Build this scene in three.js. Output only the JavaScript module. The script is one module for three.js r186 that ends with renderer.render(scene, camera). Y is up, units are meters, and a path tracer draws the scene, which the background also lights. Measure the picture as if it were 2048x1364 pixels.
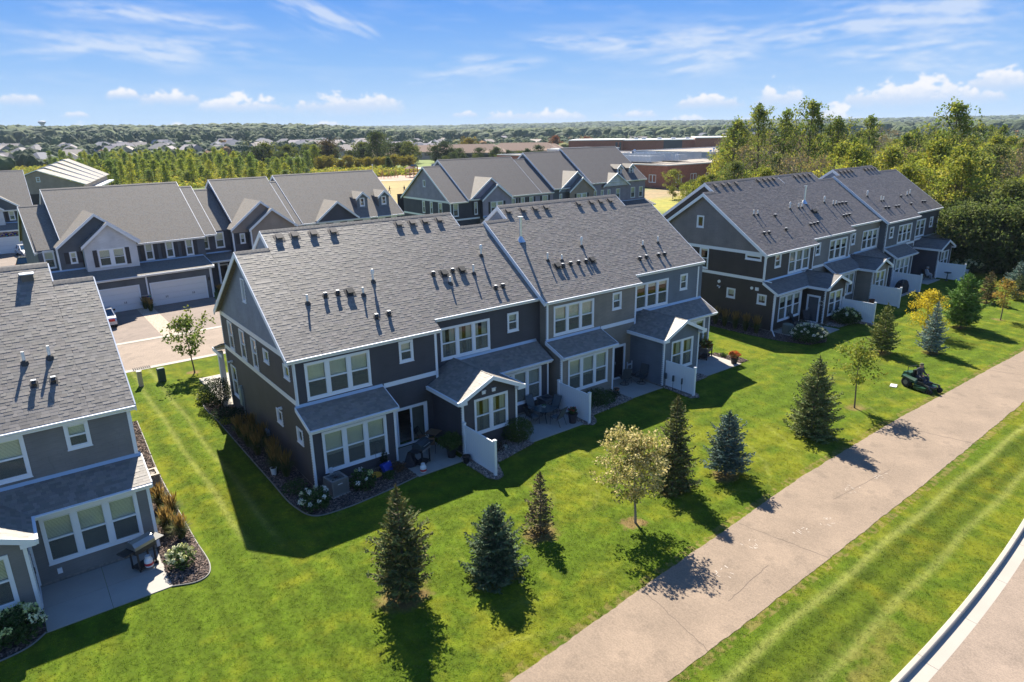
import * as THREE from 'three';
import { mergeGeometries } from 'three/addons/utils/BufferGeometryUtils.js';
import { MarchingCubes } from 'three/addons/objects/MarchingCubes.js';

// ---------------------------------------------------------------- camera, sky, sun, exposure
const scene = new THREE.Scene();
const camera = new THREE.PerspectiveCamera(53.42, 1024 / 682, 0.1, 20000);
camera.position.set(-9.2528, 15.3004, 28.279);
camera.rotation.set(-0.3025, -0.6474, -0.0164, 'YXZ');
scene.add(camera);
const renderer = new THREE.WebGLRenderer({ antialias: true });
renderer.setSize(1024, 682);
renderer.toneMapping = THREE.LinearToneMapping;
renderer.toneMappingExposure = 2.5;
renderer.shadowMap.enabled = true;
const SUN = new THREE.Vector3(0.2519, 0.6947, -0.6738).normalize();
const sun = new THREE.DirectionalLight(new THREE.Color(1.0, 0.93, 0.8), 5);
sun.position.copy(SUN).multiplyScalar(200);
sun.castShadow = true;
sun.shadow.camera.left = -90; sun.shadow.camera.right = 90; sun.shadow.camera.top = 90; sun.shadow.camera.bottom = -90; sun.shadow.camera.far = 500;
sun.shadow.mapSize.set(4096, 4096);
scene.add(sun); scene.add(sun.target);

function mulberry(a) { return () => { a |= 0; a = a + 0x6D2B79F5 | 0; let t = Math.imul(a ^ a >>> 15, 1 | a); t = t + Math.imul(t ^ t >>> 7, 61 | t) ^ t; return ((t ^ t >>> 14) >>> 0) / 4294967296; }; }
let rnd = mulberry(7);
const rr = (a, b) => a + (b - a) * rnd();
const PERM = new Uint8Array(512); { const r = mulberry(99), p = [...Array(256).keys()]; for (let i = 255; i > 0; i--) { const j = Math.floor(r() * (i + 1)); [p[i], p[j]] = [p[j], p[i]]; } for (let i = 0; i < 512; i++) PERM[i] = p[i & 255]; }
function vnoise(x, y, per = 0) {           // value noise 0..1, optionally tiling
  let xi = Math.floor(x), yi = Math.floor(y); const fx = x - xi, fy = y - yi;
  const u = fx * fx * (3 - 2 * fx), v = fy * fy * (3 - 2 * fy);
  let x1 = xi + 1, y1 = yi + 1;
  if (per) { xi = ((xi % per) + per) % per; yi = ((yi % per) + per) % per; x1 = ((x1 % per) + per) % per; y1 = ((y1 % per) + per) % per; }
  const h = (a, b) => PERM[(PERM[a & 255] + b) & 255] / 255;
  return (h(xi, yi) * (1 - u) + h(x1, yi) * u) * (1 - v) + (h(xi, y1) * (1 - u) + h(x1, y1) * u) * v;
}
function fbm(x, y, o = 4, per = 0) { let s = 0, a = .5, n = 0; for (let i = 0; i < o; i++) { s += a * vnoise(x, y, per); n += a; x = x * 2 + 17.3 * (per ? 0 : 1); y = y * 2 + 9.1 * (per ? 0 : 1); per *= 2; a *= .5; } return s / n; }
const sstep = (a, b, x) => { x = Math.min(1, Math.max(0, (x - a) / (b - a))); return x * x * (3 - 2 * x); };
const lerp = (a, b, t) => a + (b - a) * t;

{ // the sky: clear blue, thin cirrus high up, a row of small fair-weather cumulus low down
  const W = 4096, H = 2048, d = new Float32Array(W * H * 4), K = 1 / 2.5;
  const stops = [[0, .55, .74, .97], [2, .46, .68, .97], [5, .29, .54, .95], [9.5, .14, .38, .92], [20, .095, .29, .76], [45, .065, .20, .56], [90, .05, .16, .48]];
  const base = e => { e = Math.max(0, e); for (let i = 1; i < stops.length; i++) if (e <= stops[i][0]) { const a = stops[i - 1], b = stops[i], t = (e - a[0]) / (b[0] - a[0]); return [lerp(a[1], b[1], t), lerp(a[2], b[2], t), lerp(a[3], b[3], t)]; } return stops[6].slice(1); };
  const CU = [[2.93,2.67,1.10,0.40],[9.34,2.93,1.09,0.30],[12.01,2.75,1.58,0.40],[17.01,2.31,2.67,0.46],[23.01,2.40,2.08,0.58],[25.48,2.53,2.69,0.73],[6.05,0.47,1.34,0.30],[12.09,0.70,0.80,0.21],[14.30,0.67,0.82,0.21],[37.63,1.26,1.92,0.38],[41.23,1.20,1.67,0.45],[47.15,1.13,1.39,0.26],[52.80,2.00,2.02,0.40],[57.80,2.39,1.45,0.70],[51.58,0.67,1.35,0.26],[62.05,0.63,1.31,0.62],[64.45,2.09,1.86,0.60],[67.48,2.20,2.60,0.65],[71.33,2.84,1.47,0.61],[69.55,1.90,1.95,0.38],[33.63,1.32,0.80,0.19],[5.95,1.54,0.65,0.16],[22.28,0.68,1.51,0.18],[55.49,0.41,1.08,0.18],[71.22,0.17,0.82,0.16],[2.09,0.42,0.82,0.16]];
  const CI = [[3.0,6.49,19.2,5.72,0.41],[7.6,5.73,15.0,4.97,0.31],[19.6,9.14,24.8,7.61,0.58],[22.4,8.96,27.3,6.84,0.33],[4.6,8.04,12.2,7.95,0.29],[38.5,6.32,48.1,6.41,0.35],[43.5,5.60,57.4,6.74,0.50],[55.4,6.19,71.9,7.20,0.74],[62.0,6.77,72.0,6.54,0.57],[48.2,4.40,56.2,5.04,0.57],[60.3,4.60,72.2,5.22,0.47],[64.9,3.71,72.4,4.10,0.45],[2.5,5.07,8.2,5.75,0.18],[29.4,3.82,40.4,5.13,0.29],[31.8,4.89,36.5,5.56,0.18],[9.7,8.13,18.7,7.22,0.24],[67.8,7.51,71.7,7.83,0.30]];
  const r = mulberry(31);
  for (let a = 78; a < 356; a += 3.1) if (r() < .8) CU.push([a + r() * 2, .4 + r() * 2.6, .8 + r() * 1.8, .2 + r() * .5]);
  for (let a = 80; a < 350; a += 7) CI.push([a, 4 + r() * 6, a + 8 + r() * 9, 4 + r() * 6, .3 + r() * .4]);
  for (let a = 0; a < 360; a += 14) CI.push([a, 14 + r() * 30, a + 15 + r() * 18, 14 + r() * 30, 1 + r() * 1.6]);
  for (const c of CU) { c[2] *= 1.25; c[3] *= 1.45; c[1] += c[3] * .1; }
  const bin = (list, f) => { const b = Array.from({ length: 360 }, () => []); for (const c of list) { const [lo, hi] = f(c); for (let k = Math.floor(lo); k <= hi; k++) b[((k % 360) + 360) % 360].push(c); } return b; };
  const cuBin = bin(CU, c => [c[0] - c[2] * 1.6, c[0] + c[2] * 1.6]), ciBin = bin(CI, c => [c[0] - 3, c[2] + 3]);
  for (let j = 0; j < H; j++) {
    const e = ((j + .5) / H - .5) * 180, b = base(e);
    for (let i = 0; i < W; i++) {
      let az = ((i + .5) / W - .5) * 360 + 90; az = ((az % 360) + 360) % 360;
      let [R, G, B] = b;
      if (e > -1 && e < 60) {
        let ci = 0;
        for (const c of ciBin[Math.floor(az)]) {
          let x = az; if (x < c[0] - 10) x += 360;
          const t = (x - c[0]) / (c[2] - c[0]); if (t < -.12 || t > 1.12) continue;
          const mid = c[1] + (c[3] - c[1]) * t + .3 * Math.sin(t * 5 + c[0]) * c[4], w = c[4] * (1 + .8 * Math.sin(t * 3.1));
          const q = (e - mid) / w; if (q > 3 || q < -3) continue;
          const s = fbm(x * .55 + (e - mid) * .9, (e - mid) * 3.2 + c[0], 4), fine = fbm(x * 2.2 + (e - mid) * 4, (e - mid) * 9 + c[1] * 7, 3);
          ci += Math.exp(-q * q * .9) * sstep(-.12, .2, t) * (1 - sstep(.75, 1.12, t)) * sstep(.25, .75, s) * (.45 + .8 * fine);
        }
        if (e < 14) ci += .20 * sstep(.45, .85, fbm(az * .3 + e * .5, e * 1.6 + 40, 4)) * sstep(0, 4, e);
        ci = Math.min(.62, ci * .62);
        R = lerp(R, .80, ci); G = lerp(G, .87, ci); B = lerp(B, .98, ci);
        let den = 0, lit = 0;
        for (const c of cuBin[Math.floor(az)]) {
          let x = az - c[0]; if (x > 180) x -= 360; if (x < -180) x += 360;
          const u = x / c[2], v = (e - c[1] + c[3] * .5) / (c[3] * 1.6);          // v: 0 base .. 1 top
          if (Math.abs(u) > 1.5 || v < -1 || v > 1.6) continue;
          const n = fbm(x * 2.6 + c[0] * 3, e * 4.2 + c[1] * 5, 5) - .5, n2 = fbm(x * .9 + c[0], e * 1.4 + 3, 3) - .5;
          const top = (1 - u * u) * (.62 + 1.3 * n2) + n * .75;
          const dd = sstep(-.02, .3, top - v) * sstep(-.55 + n * .5, .12 + n * .3, v + .12) * (1 - sstep(.8, 1.25, Math.abs(u)));
          if (dd > den) { den = dd; lit = sstep(-.25, .55, v + n * .5); }
        }
        if (den > 0) { den *= .97; R = lerp(R, lerp(.62, .97, lit), den); G = lerp(G, lerp(.74, .97, lit), den); B = lerp(B, lerp(.94, 1.0, lit), den); }
      }
      const k = (j * W + i) * 4; d[k] = R * K; d[k + 1] = G * K; d[k + 2] = B * K; d[k + 3] = 1;
    }
  }
  const sky = new THREE.DataTexture(d, W, H, THREE.RGBAFormat, THREE.FloatType);
  sky.mapping = THREE.EquirectangularReflectionMapping; sky.magFilter = THREE.LinearFilter; sky.minFilter = THREE.LinearFilter; sky.needsUpdate = true;
  scene.background = sky; scene.environment = sky;
}

// ---------------------------------------------------------------- helpers
const V = (x, y, z) => new THREE.Vector3(x, y, z);
const names = {};
function numbered(n) { if (!(n in names)) { names[n] = 0; return n; } names[n]++; return n + '_' + String(names[n]).padStart(3, '0'); }
function tag(o, label, category, group) { o.userData.label = label; o.userData.category = category; if (group) o.userData.group = group; return o; }
function thing(name, label, category, pos = [0, 0, 0], turn = 0, group) {
  const o = new THREE.Group(); o.name = numbered(name); o.position.set(...pos); o.rotation.y = turn; scene.add(o); return tag(o, label, category, group);
}
function struct(m, name) { m.name = numbered(name || m.name); m.userData.kind = 'structure'; scene.add(m); return m; }
function put(geo, mat, name, parent) { const m = new THREE.Mesh(geo, mat); m.name = parent === scene ? numbered(name) : name; m.castShadow = m.receiveShadow = true; parent.add(m); return m; }
class Geo {                               // collects flat faces, boxes, tubes; uv in metres
  constructor() { this.p = []; this.uv = []; this.c = []; this.col = null; }
  tri(a, b, c, ua, ub, uc) {
    this.p.push(a.x, a.y, a.z, b.x, b.y, b.z, c.x, c.y, c.z);
    if (ua) this.uv.push(...ua, ...ub, ...uc);
    else {
      const e1x = b.x - a.x, e1y = b.y - a.y, e1z = b.z - a.z, e2x = c.x - a.x, e2y = c.y - a.y, e2z = c.z - a.z;
      const nx = Math.abs(e1y * e2z - e1z * e2y), ny = Math.abs(e1z * e2x - e1x * e2z), nz = Math.abs(e1x * e2y - e1y * e2x);
      const f = ny >= nx && ny >= nz ? q => [q.x, q.z] : nx > nz ? q => [q.z, q.y] : q => [q.x, q.y];
      this.uv.push(...f(a), ...f(b), ...f(c));
    }
    if (this.col) { const k = this.col; this.c.push(...k, ...k, ...k); }
  }
  quad(a, b, c, d) { this.tri(a, b, c); this.tri(a, c, d); return this; }
  poly(l) { for (let i = 1; i < l.length - 1; i++) this.tri(l[0], l[i], l[i + 1]); return this; }
  hexa(q) { const f = [[0, 3, 2, 1], [4, 5, 6, 7], [0, 1, 5, 4], [1, 2, 6, 5], [2, 3, 7, 6], [3, 0, 4, 7]]; for (const k of f) this.quad(q[k[0]], q[k[1]], q[k[2]], q[k[3]]); return this; }
  box(x0, x1, y0, y1, z0, z1) { return this.hexa([V(x0, y0, z0), V(x1, y0, z0), V(x1, y1, z0), V(x0, y1, z0), V(x0, y0, z1), V(x1, y0, z1), V(x1, y1, z1), V(x0, y1, z1)]); }
  fbox(F, x0, x1, y0, y1, d0, d1) { return this.hexa([F(x0, y0, d0), F(x1, y0, d0), F(x1, y1, d0), F(x0, y1, d0), F(x0, y0, d1), F(x1, y0, d1), F(x1, y1, d1), F(x0, y1, d1)]); }
  beam(a, b, w, h, up = V(0, 1, 0)) {     // rectangular bar from a to b
    const d = b.clone().sub(a).normalize(), s = d.clone().cross(up).normalize().multiplyScalar(w / 2), t = s.clone().cross(d).normalize().multiplyScalar(h / 2), q = [];
    for (const e of [a, b]) q.push(e.clone().sub(s).sub(t), e.clone().add(s).sub(t), e.clone().add(s).add(t), e.clone().sub(s).add(t));
    return this.hexa(q);
  }
  tube(pts, rad, n = 8, cap = true) {
    const rings = []; let ref = V(.3, .1, 1).normalize();
    for (let i = 0; i < pts.length; i++) {
      const d = (i < pts.length - 1 ? pts[i + 1].clone().sub(pts[i]) : pts[i].clone().sub(pts[i - 1])).normalize();
      if (Math.abs(d.dot(ref)) > .95) ref = V(1, .2, .1).normalize();
      const s = d.clone().cross(ref).normalize(), t = s.clone().cross(d), r = Array.isArray(rad) ? rad[i] : rad, ring = [];
      for (let k = 0; k < n; k++) { const a = k / n * 2 * Math.PI; ring.push(pts[i].clone().addScaledVector(s, Math.cos(a) * r).addScaledVector(t, Math.sin(a) * r)); }
      rings.push(ring);
    }
    for (let i = 0; i < rings.length - 1; i++) for (let k = 0; k < n; k++) this.quad(rings[i][k], rings[i][(k + 1) % n], rings[i + 1][(k + 1) % n], rings[i + 1][k]);
    if (cap) { this.poly(rings[0].slice().reverse()); this.poly(rings[rings.length - 1]); }
    return this;
  }
  cyl(x, y0, y1, z, r0, r1 = r0, n = 14) { return this.tube([V(x, y0, z), V(x, y1, z)], [r0, r1], n); }
  lathe(x, z, prof, n = 16) { for (let i = 0; i < prof.length - 1; i++) for (let k = 0; k < n; k++) { const a = k / n * 6.28319, b = (k + 1) / n * 6.28319, [r0, y0] = prof[i], [r1, y1] = prof[i + 1]; const q = (r, y, t) => V(x + r * Math.cos(t), y, z + r * Math.sin(t)); this.quad(q(r0, y0, a), q(r0, y0, b), q(r1, y1, b), q(r1, y1, a)); } return this; }
  geo() {
    const g = new THREE.BufferGeometry();
    g.setAttribute('position', new THREE.Float32BufferAttribute(this.p, 3)); g.setAttribute('uv', new THREE.Float32BufferAttribute(this.uv, 2));
    if (this.c.length) g.setAttribute('color', new THREE.Float32BufferAttribute(this.c, 3));
    g.computeVertexNormals(); return g;
  }
  build(name, mat, parent) { return put(this.geo(), mat, name, parent); }
}
const smooth = g => { g.computeVertexNormals(); return g; };
function dataTex(n, f, srgb = false, rep = 1) {     // n x n tiling texture from f(u, v, x, y) -> [r, g, b] 0..1
  const d = new Uint8Array(n * n * 4);
  for (let j = 0; j < n; j++) for (let i = 0; i < n; i++) { const c = f(i / n, j / n, i, j), k = (j * n + i) * 4; d[k] = c[0] * 255; d[k + 1] = c[1] * 255; d[k + 2] = c[2] * 255; d[k + 3] = 255; }
  const t = new THREE.DataTexture(d, n, n); t.wrapS = t.wrapT = THREE.RepeatWrapping; t.magFilter = t.minFilter = THREE.LinearFilter; t.repeat.set(rep, rep); if (srgb) t.colorSpace = THREE.SRGBColorSpace; t.needsUpdate = true; return t;
}
const std = (r, g, b, rough = .8, o = {}) => { const m = new THREE.MeshStandardMaterial({ roughness: rough, ...o }); m.color.setRGB(r, g, b); return m; };
const grain = dataTex(256, (u, v) => { const a = .72 + .5 * (fbm(u * 32, v * 32, 3, 32) - .5) + .35 * (fbm(u * 4, v * 4, 3, 4) - .5); return [a, a, a]; }, false, .4);
const grit = dataTex(256, () => { const a = .72 + .28 * rnd(); return [a, a, a]; }, false, 1.2);
const boardGrain = dataTex(256, (u, v) => { const a = .8 + .28 * (fbm(u * 8, v * 64, 3, 8) - .5) + .2 * (fbm(u * 4, v * 4, 2, 4) - .5); return [a, a, a]; }, false, .5);

// ---------------------------------------------------------------- ground, path, road, kerb, street
const enc = c => Math.pow(Math.min(1, Math.max(0, c)), 1 / 2.2);
const CAM = camera.position;
const zk = x => x < 9 ? 22.29 : x < 40 ? 22.29 - .0042 * (x - 9) ** 2 : 18.25 - .26 * (x - 40);     // lawn side of the kerb
const PL = [[-40, 15.7], [0, 15.53], [4, 15.21], [9.8, 14.77], [17.7, 14.19], [28, 13.95], [46, 14.1], [70, 14.2], [130, 11]];
const PR = [[-40, 18.5], [3.7, 18.35], [7.8, 18.29], [14.5, 18.13], [21.3, 17.95], [35.4, 17.35], [46, 17.2], [70, 17.3], [130, 14.1]];
const along = (l, x) => { for (let i = 1; i < l.length; i++) if (x <= l[i][0] || i === l.length - 1) { const a = l[i - 1], b = l[i]; return lerp(a[1], b[1], (x - a[0]) / (b[0] - a[0])); } };
function hill(x, z) {
  const dx = x - CAM.x, dz = CAM.z - z, r = Math.hypot(dx, dz), az = Math.atan2(dx, dz) * 57.3;
  if (r < 420 || dz < 0) return 0;
  const left = 1 - sstep(16, 34, az);
  let h = left * (15 * sstep(650, 1500, r) * (.75 + .5 * fbm(az * .18 + 3, r * .0011, 3)) + 3 * sstep(420, 700, r));
  h += sstep(1700, 4200, r) * (17 + 26 * fbm(az * .085 + 7, 2.2, 3) * sstep(20, 40, az) - 6 * sstep(55, 75, az)) * (1 - .35 * left);
  return h;
}
const groundTex = dataTex(512, (u, v) => { const a = .55 + .5 * fbm(u * 24, v * 24, 5, 24), b = fbm(u * 6, v * 6, 3, 6); return [a * (.85 + .3 * b), a, a * .9]; }, false, 1);
const gMat = std(1, 1, 1, .95, { vertexColors: true, map: groundTex }); groundTex.repeat.set(.05, .05);
{
  const xs = [], zs = [], step = (r) => Math.max(6, r * .035);
  for (let x = -60; x < 9000; x += step(Math.abs(x))) xs.push(x);
  for (let x = -60; x > -3500; x -= step(Math.abs(x))) xs.unshift(x - 1);
  for (let z = -24; z > -9000; z -= step(Math.abs(z))) zs.push(z);
  zs.unshift(22.28, 8, -8);
  const G = new Geo(), P = (i, j) => { const x = xs[i], z = j === 0 ? zk(x) : zs[j]; return V(x, hill(x, z) - .05, z); };
  const inside = (x, z, p) => { let c = false; for (let i = 0, j = p.length - 1; i < p.length; j = i++) if ((p[i][1] > z) !== (p[j][1] > z) && x < (p[j][0] - p[i][0]) * (z - p[i][1]) / (p[j][1] - p[i][1]) + p[i][0]) c = !c; return c; };
  const dry = [[62, -62], [30, -110], [60, -185], [130, -205], [135, -120]], plant = [[-5, -195], [-5, -480], [90, -520], [120, -250], [60, -205]];
  const colAt = v => {
    const r = Math.hypot(v.x - CAM.x, v.z - CAM.z), n = fbm(v.x * .05, v.z * .05, 3);
    let c = [.11, .155, .02];
    if (inside(v.x, v.z, dry)) c = [.27, .2, .075]; else if (inside(v.x, v.z, plant)) c = [.2, .21, .03];
    else if (r > 420) c = [.075, .11, .035];
    if (v.x > 100 && v.x < 140 && v.z > -92 && v.z < -74) c = [.3, .22, .12]; else if (v.x > 92 && v.x < 140 && v.z > -76 && v.z < -52) c = [.24, .22, .03];
    if (r > 1300) c = [.05, .085, .035];
    const k = .7 + .6 * n; return c.map(q => q * k * 1.3);
  };
  const idx = new THREE.BufferGeometry(), pos = [], uv = [], col = [], ind = [];
  for (let j = 0; j < zs.length; j++) for (let i = 0; i < xs.length; i++) { const v = P(i, j), c = colAt(v); pos.push(v.x, v.y, v.z); uv.push(v.x, v.z); col.push(...c); }
  for (let j = 0; j < zs.length - 1; j++) for (let i = 0; i < xs.length - 1; i++) { const a = j * xs.length + i, b = a + 1, c = a + xs.length, d = c + 1; ind.push(a, b, c, b, d, c); }
  idx.setAttribute('position', new THREE.Float32BufferAttribute(pos, 3)); idx.setAttribute('uv', new THREE.Float32BufferAttribute(uv, 2)); idx.setAttribute('color', new THREE.Float32BufferAttribute(col, 3)); idx.setIndex(ind); idx.computeVertexNormals();
  const m = new THREE.Mesh(idx, gMat); m.receiveShadow = true; struct(m, 'ground');
}
function strip(name, xs, z0, z1, y, mat, nz = 1, uvf) {
  const pos = [], uv = [], ind = [], n = nz + 1;
  for (const x of xs) for (let k = 0; k <= nz; k++) { const z = lerp(z0(x), z1(x), k / nz); pos.push(x, typeof y === 'function' ? y(x, z) : y, z); uv.push(...(uvf ? uvf(x, z) : [x, z])); }
  for (let i = 0; i < xs.length - 1; i++) for (let k = 0; k < nz; k++) { const a = i * n + k; ind.push(a, a + 1, a + n, a + 1, a + n + 1, a + n); }
  const g = new THREE.BufferGeometry(); g.setAttribute('position', new THREE.Float32BufferAttribute(pos, 3)); g.setAttribute('uv', new THREE.Float32BufferAttribute(uv, 2)); g.setIndex(ind); g.computeVertexNormals();
  const m = new THREE.Mesh(g, mat); m.receiveShadow = true; return struct(m, name);
}
const range = (a, b, s) => { const o = []; for (let x = a; x < b - 1e-6; x += s) o.push(x); o.push(b); return o; };
// worn, dry rings round the trees: [x, z, radius, amount]
const RINGS = [[-.49, 10.3, 1.15, .9], [2.68, 11.25, .95, .5], [5.67, 10.3, .95, .8], [9.09, 12.0, .55, .9], [12.5, 11.2, .95, .8], [15.25, 11.95, .9, .8], [22.34, 12.05, .9, .6], [27.41, 11.7, .7, .7], [38.4, 8.1, .9, .7], [40.96, 10.2, .9, .6], [45.3, 8.1, .8, .5], [49.2, 9, .9, .6], [-.4, -19, .6, .9], [59.4, 7.3, .8, .6], [53.9, 10.1, .6, .6]];
const grassBump = dataTex(512, (u, v) => { const a = .5 * fbm(u * 90, v * 90, 2, 90) + .5 * rnd(); return [a, a, a]; }, false, .5);
const line = (q, w) => Math.exp(-q * q / (w * w));
function lawnCol(x, z, f) {                              // linear colour of the turf at a place: mown swaths, clippings, dry patches
  const a = fbm(x * .35, z * .35, 3), b = fbm(x * 1.7 + 9, z * 1.7, 3), c = fbm(x * 7, z * 5.2, 2);
  let y = sstep(.4, .7, a * .55 + b * .45) * .75, k = .66 + .34 * b + .36 * (c - .5) + .4 * (f - .5), pale = 0, dry = 0;
  if (z > 17.2 && x < 80) {                        // verge: two pale strips of clippings, greener swaths between them
    const z1_ = 19.47 - .035 * x + .0002 * x * x, z2_ = 21.35 - .045 * x + .0002 * x * x, w = .05 * Math.sin(x * .9) + .06 * (b - .5);
    pale += .75 * line(z - z1_ + w, .17) + .65 * line(z - z2_ - w, .16) * (.6 + .5 * a);
    k *= 1 - .36 * line(z - z1_ - .45, .28) - .28 * line(z - z2_ + .42, .25); y += .25 * line(z - z1_ - .95, .35);
    dry += sstep(.35, .6, b) * line(z - z2_ - .5, .7) * .5 * (1 - sstep(4, 16, x));
  } else if (x < -1.3 && z > -22) {
    const w = .05 * Math.sin(z * .7) + .12 * (b - .5);
    pale += .62 * (line(x + 3.72 + w, .15) + line(x + 2.66 + w, .15)) * (.5 + .8 * a) * (1 - sstep(2, 6, z));
    k *= 1 + .1 * Math.sin((x + 3.2) * 6.0);
  } else if (z > 3) {
    const t = x * .5 + z * .1; pale += .3 * line(Math.sin(Math.hypot(x - 6, (z - 8) * 1.6) * 1.35 + b), .16) * sstep(.45, .7, a) + .14 * line(Math.sin(t * 2.2 + a * 6), .12) * sstep(.5, .7, b);
    k *= 1 + .1 * Math.sin(z * 5.2 + a * 3);
  }
  for (const r of RINGS) { const q = Math.hypot(x - r[0], (z - r[1]) * 1.15); if (q < r[2] * 1.7) dry = Math.max(dry, r[3] * (1 - sstep(r[2] * .4, r[2] * 1.0, q + .7 * (b - .5) + .4 * (c - .5)))); }
  if (Math.abs(z - along(PL, x)) < .35 || Math.abs(z - along(PR, x)) < .35) dry = Math.max(dry, .5 * sstep(.4, .65, c));
  if (z < 17 && z > 13 && x > 0) y += .2 * sstep(.4, .7, a);
  let R = lerp(.09, .165, y), G = lerp(.14, .172, y), B = lerp(.008, .01, y);
  R = lerp(R, .25, pale); G = lerp(G, .265, pale); B = lerp(B, .06, pale);
  R = lerp(R, .25, dry); G = lerp(G, .17, dry); B = lerp(B, .07, dry);
  return [R * k, G * k, B * k];
}
function lawnTex(x0, x1, z0, z1, n = 2048) {
  const d = new Uint8Array(n * n * 4);
  for (let j = 0; j < n; j++) for (let i = 0; i < n; i++) { const q = (j * n + i) * 4, c = lawnCol(lerp(x0, x1, (i + .5) / n), lerp(z0, z1, (j + .5) / n), rnd()); d[q] = enc(c[0]) * 255; d[q + 1] = enc(c[1]) * 255; d[q + 2] = enc(c[2]) * 255; d[q + 3] = 255; }
  const t = new THREE.DataTexture(d, n, n); t.colorSpace = THREE.SRGBColorSpace; t.magFilter = t.minFilter = THREE.LinearFilter; t.wrapS = t.wrapT = THREE.ClampToEdgeWrapping; t.needsUpdate = true; return t;
}
for (const [x0, x1] of [[-24, 30], [30, 112]]) {
  const m = new THREE.MeshPhysicalMaterial({ roughness: 1, specularIntensity: .15, map: lawnTex(x0, x1, -22.1, 22.4, x0 < 0 ? 2048 : 1024) });
  strip('lawn', range(x0, x1, 2), () => -22.0, x => zk(x) - .004, 0, m, 24, (x, z) => [(x - x0) / (x1 - x0), (z + 22.1) / 44.5]);
}
const asphaltTex = (r, g, b, s) => dataTex(1024, (u, v) => { const a = .86 + .4 * (fbm(u * 6, v * 6, 5, 6) - .5) - .12 * sstep(.62, .75, fbm(u * 11, v * 11, 3, 11)) + .3 * (fbm(u * 256, v * 256, 1, 256) - .5) + .14 * (rnd() - .5); return [enc(r * a), enc(g * a), enc(b * a)]; }, true, s);
const bumpNoise = dataTex(512, () => { const a = rnd(); return [a, a, a]; }, false, .25);
const pathMat = std(1, 1, 1, .9, { map: asphaltTex(.285, .212, .15, .13), bumpMap: bumpNoise, bumpScale: .004 });
const jag = (x, s) => .05 * (vnoise(x * 1.3, s) - .5) + .04 * (vnoise(x * 5, s + 9) - .5);
strip('path', range(-40, 110, .2), x => along(PL, x) + jag(x, 3), x => along(PR, x) + jag(x, 23), .012, pathMat, 2);
{ // old chalk drawings on the path, worn to smears
  const r = mulberry(5), G = new Geo(), spots = [[9.2, 16.3], [11.5, 15.9], [13.7, 16.6], [15.2, 16.9], [18.5, 16.2], [20.6, 16.4]];
  for (const [x, z] of spots) for (let k = 0; k < 9; k++) { const a = x + (r() - .5) * .8, b = z + (r() - .5) * .45, t = r() * 6.28, l = .06 + r() * .12, w = .012; const dx = Math.cos(t), dz = Math.sin(t); G.quad(V(a - dz * w, .0165, b + dx * w), V(a + dz * w, .0165, b - dx * w), V(a + dx * l + dz * w, .0165, b + dz * l - dx * w), V(a + dx * l - dz * w, .0165, b + dz * l + dx * w)); }
  struct(new THREE.Mesh(G.geo(), std(.46, .4, .34, 1)), 'chalk_marks');
}
const roadMat = std(1, 1, 1, .9, { map: asphaltTex(.30, .23, .175, .13), bumpMap: bumpNoise, bumpScale: .004 });
strip('road', range(-40, 130, 1), x => zk(x) + .62, x => zk(x) + 12, -.13, roadMat);
strip('ground', range(-60, 130, 2), x => zk(x) + 12, x => zk(x) + 300, -.1, std(.12, .16, .02, 1));
const concTex = (r, g, b) => dataTex(512, (u, v) => { const a = .9 + .18 * (fbm(u * 5, v * 5, 4, 5) - .5) + .12 * (rnd() - .5); return [enc(r * a), enc(g * a), enc(b * a)]; }, true, .3);
const concMat = std(1, 1, 1, .85, { map: concTex(.43, .39, .335) }), patioMat = std(1, 1, 1, .85, { map: concTex(.40, .37, .33) });
{ // kerb and gutter cast in three-metre lengths
  const kerb = new THREE.Group(); struct(kerb, 'kerb');
  for (let x = -14; x < 70; x += 3.05) {
    const G = new Geo(), prof = [[0, -.3], [0, .015], [.02, .03], [.14, .03], [.165, .012], [.175, -.118], [.62, -.128], [.62, -.3]], st = 6;
    for (let k = 0; k < st; k++) for (let i = 0; i < prof.length - 1; i++) {
      const q = (p, t) => { const xx = x + .006 + (3.05 - .012) * t; return V(xx, p[1], zk(xx) + p[0]); };
      G.quad(q(prof[i], k / st), q(prof[i], (k + 1) / st), q(prof[i + 1], (k + 1) / st), q(prof[i + 1], k / st));
    }
    for (const xx of [x + .006, x + 3.044]) G.poly(prof.map(p => V(xx, p[1], zk(xx) + p[0])));
    G.build('kerb_stone', concMat, kerb);
  }
}
{ // cracks and a sawn joint across the path
  const r = mulberry(91), G = new Geo(), cr = (x0, z0, x1, z1, w) => { let px = x0, pz = z0; const n = 14; for (let k = 1; k <= n; k++) { const t = k / n, x = lerp(x0, x1, t) + (r() - .5) * .09, z = lerp(z0, z1, t) + (r() - .5) * .05, dx = x - px, dz = z - pz, l = Math.hypot(dx, dz) || 1, a = -dz / l * w, b = dx / l * w; G.quad(V(px - a, .0162, pz - b), V(px + a, .0162, pz + b), V(x + a, .0162, z + b), V(x - a, .0162, z - b)); px = x; pz = z; } };
  cr(26.6, 14.0, 27.5, 17.8, .016); cr(12.3, 14.7, 12.9, 18.1, .01); cr(6.2, 15.2, 5.6, 18.3, .01); cr(40, 14.1, 41, 17.3, .02); cr(17, 16.1, 21.5, 16.4, .008); cr(8, 17.3, 10.8, 17.0, .008);
  struct(new THREE.Mesh(G.geo(), std(.13, .1, .08, 1)), 'path_cracks');
}
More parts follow.
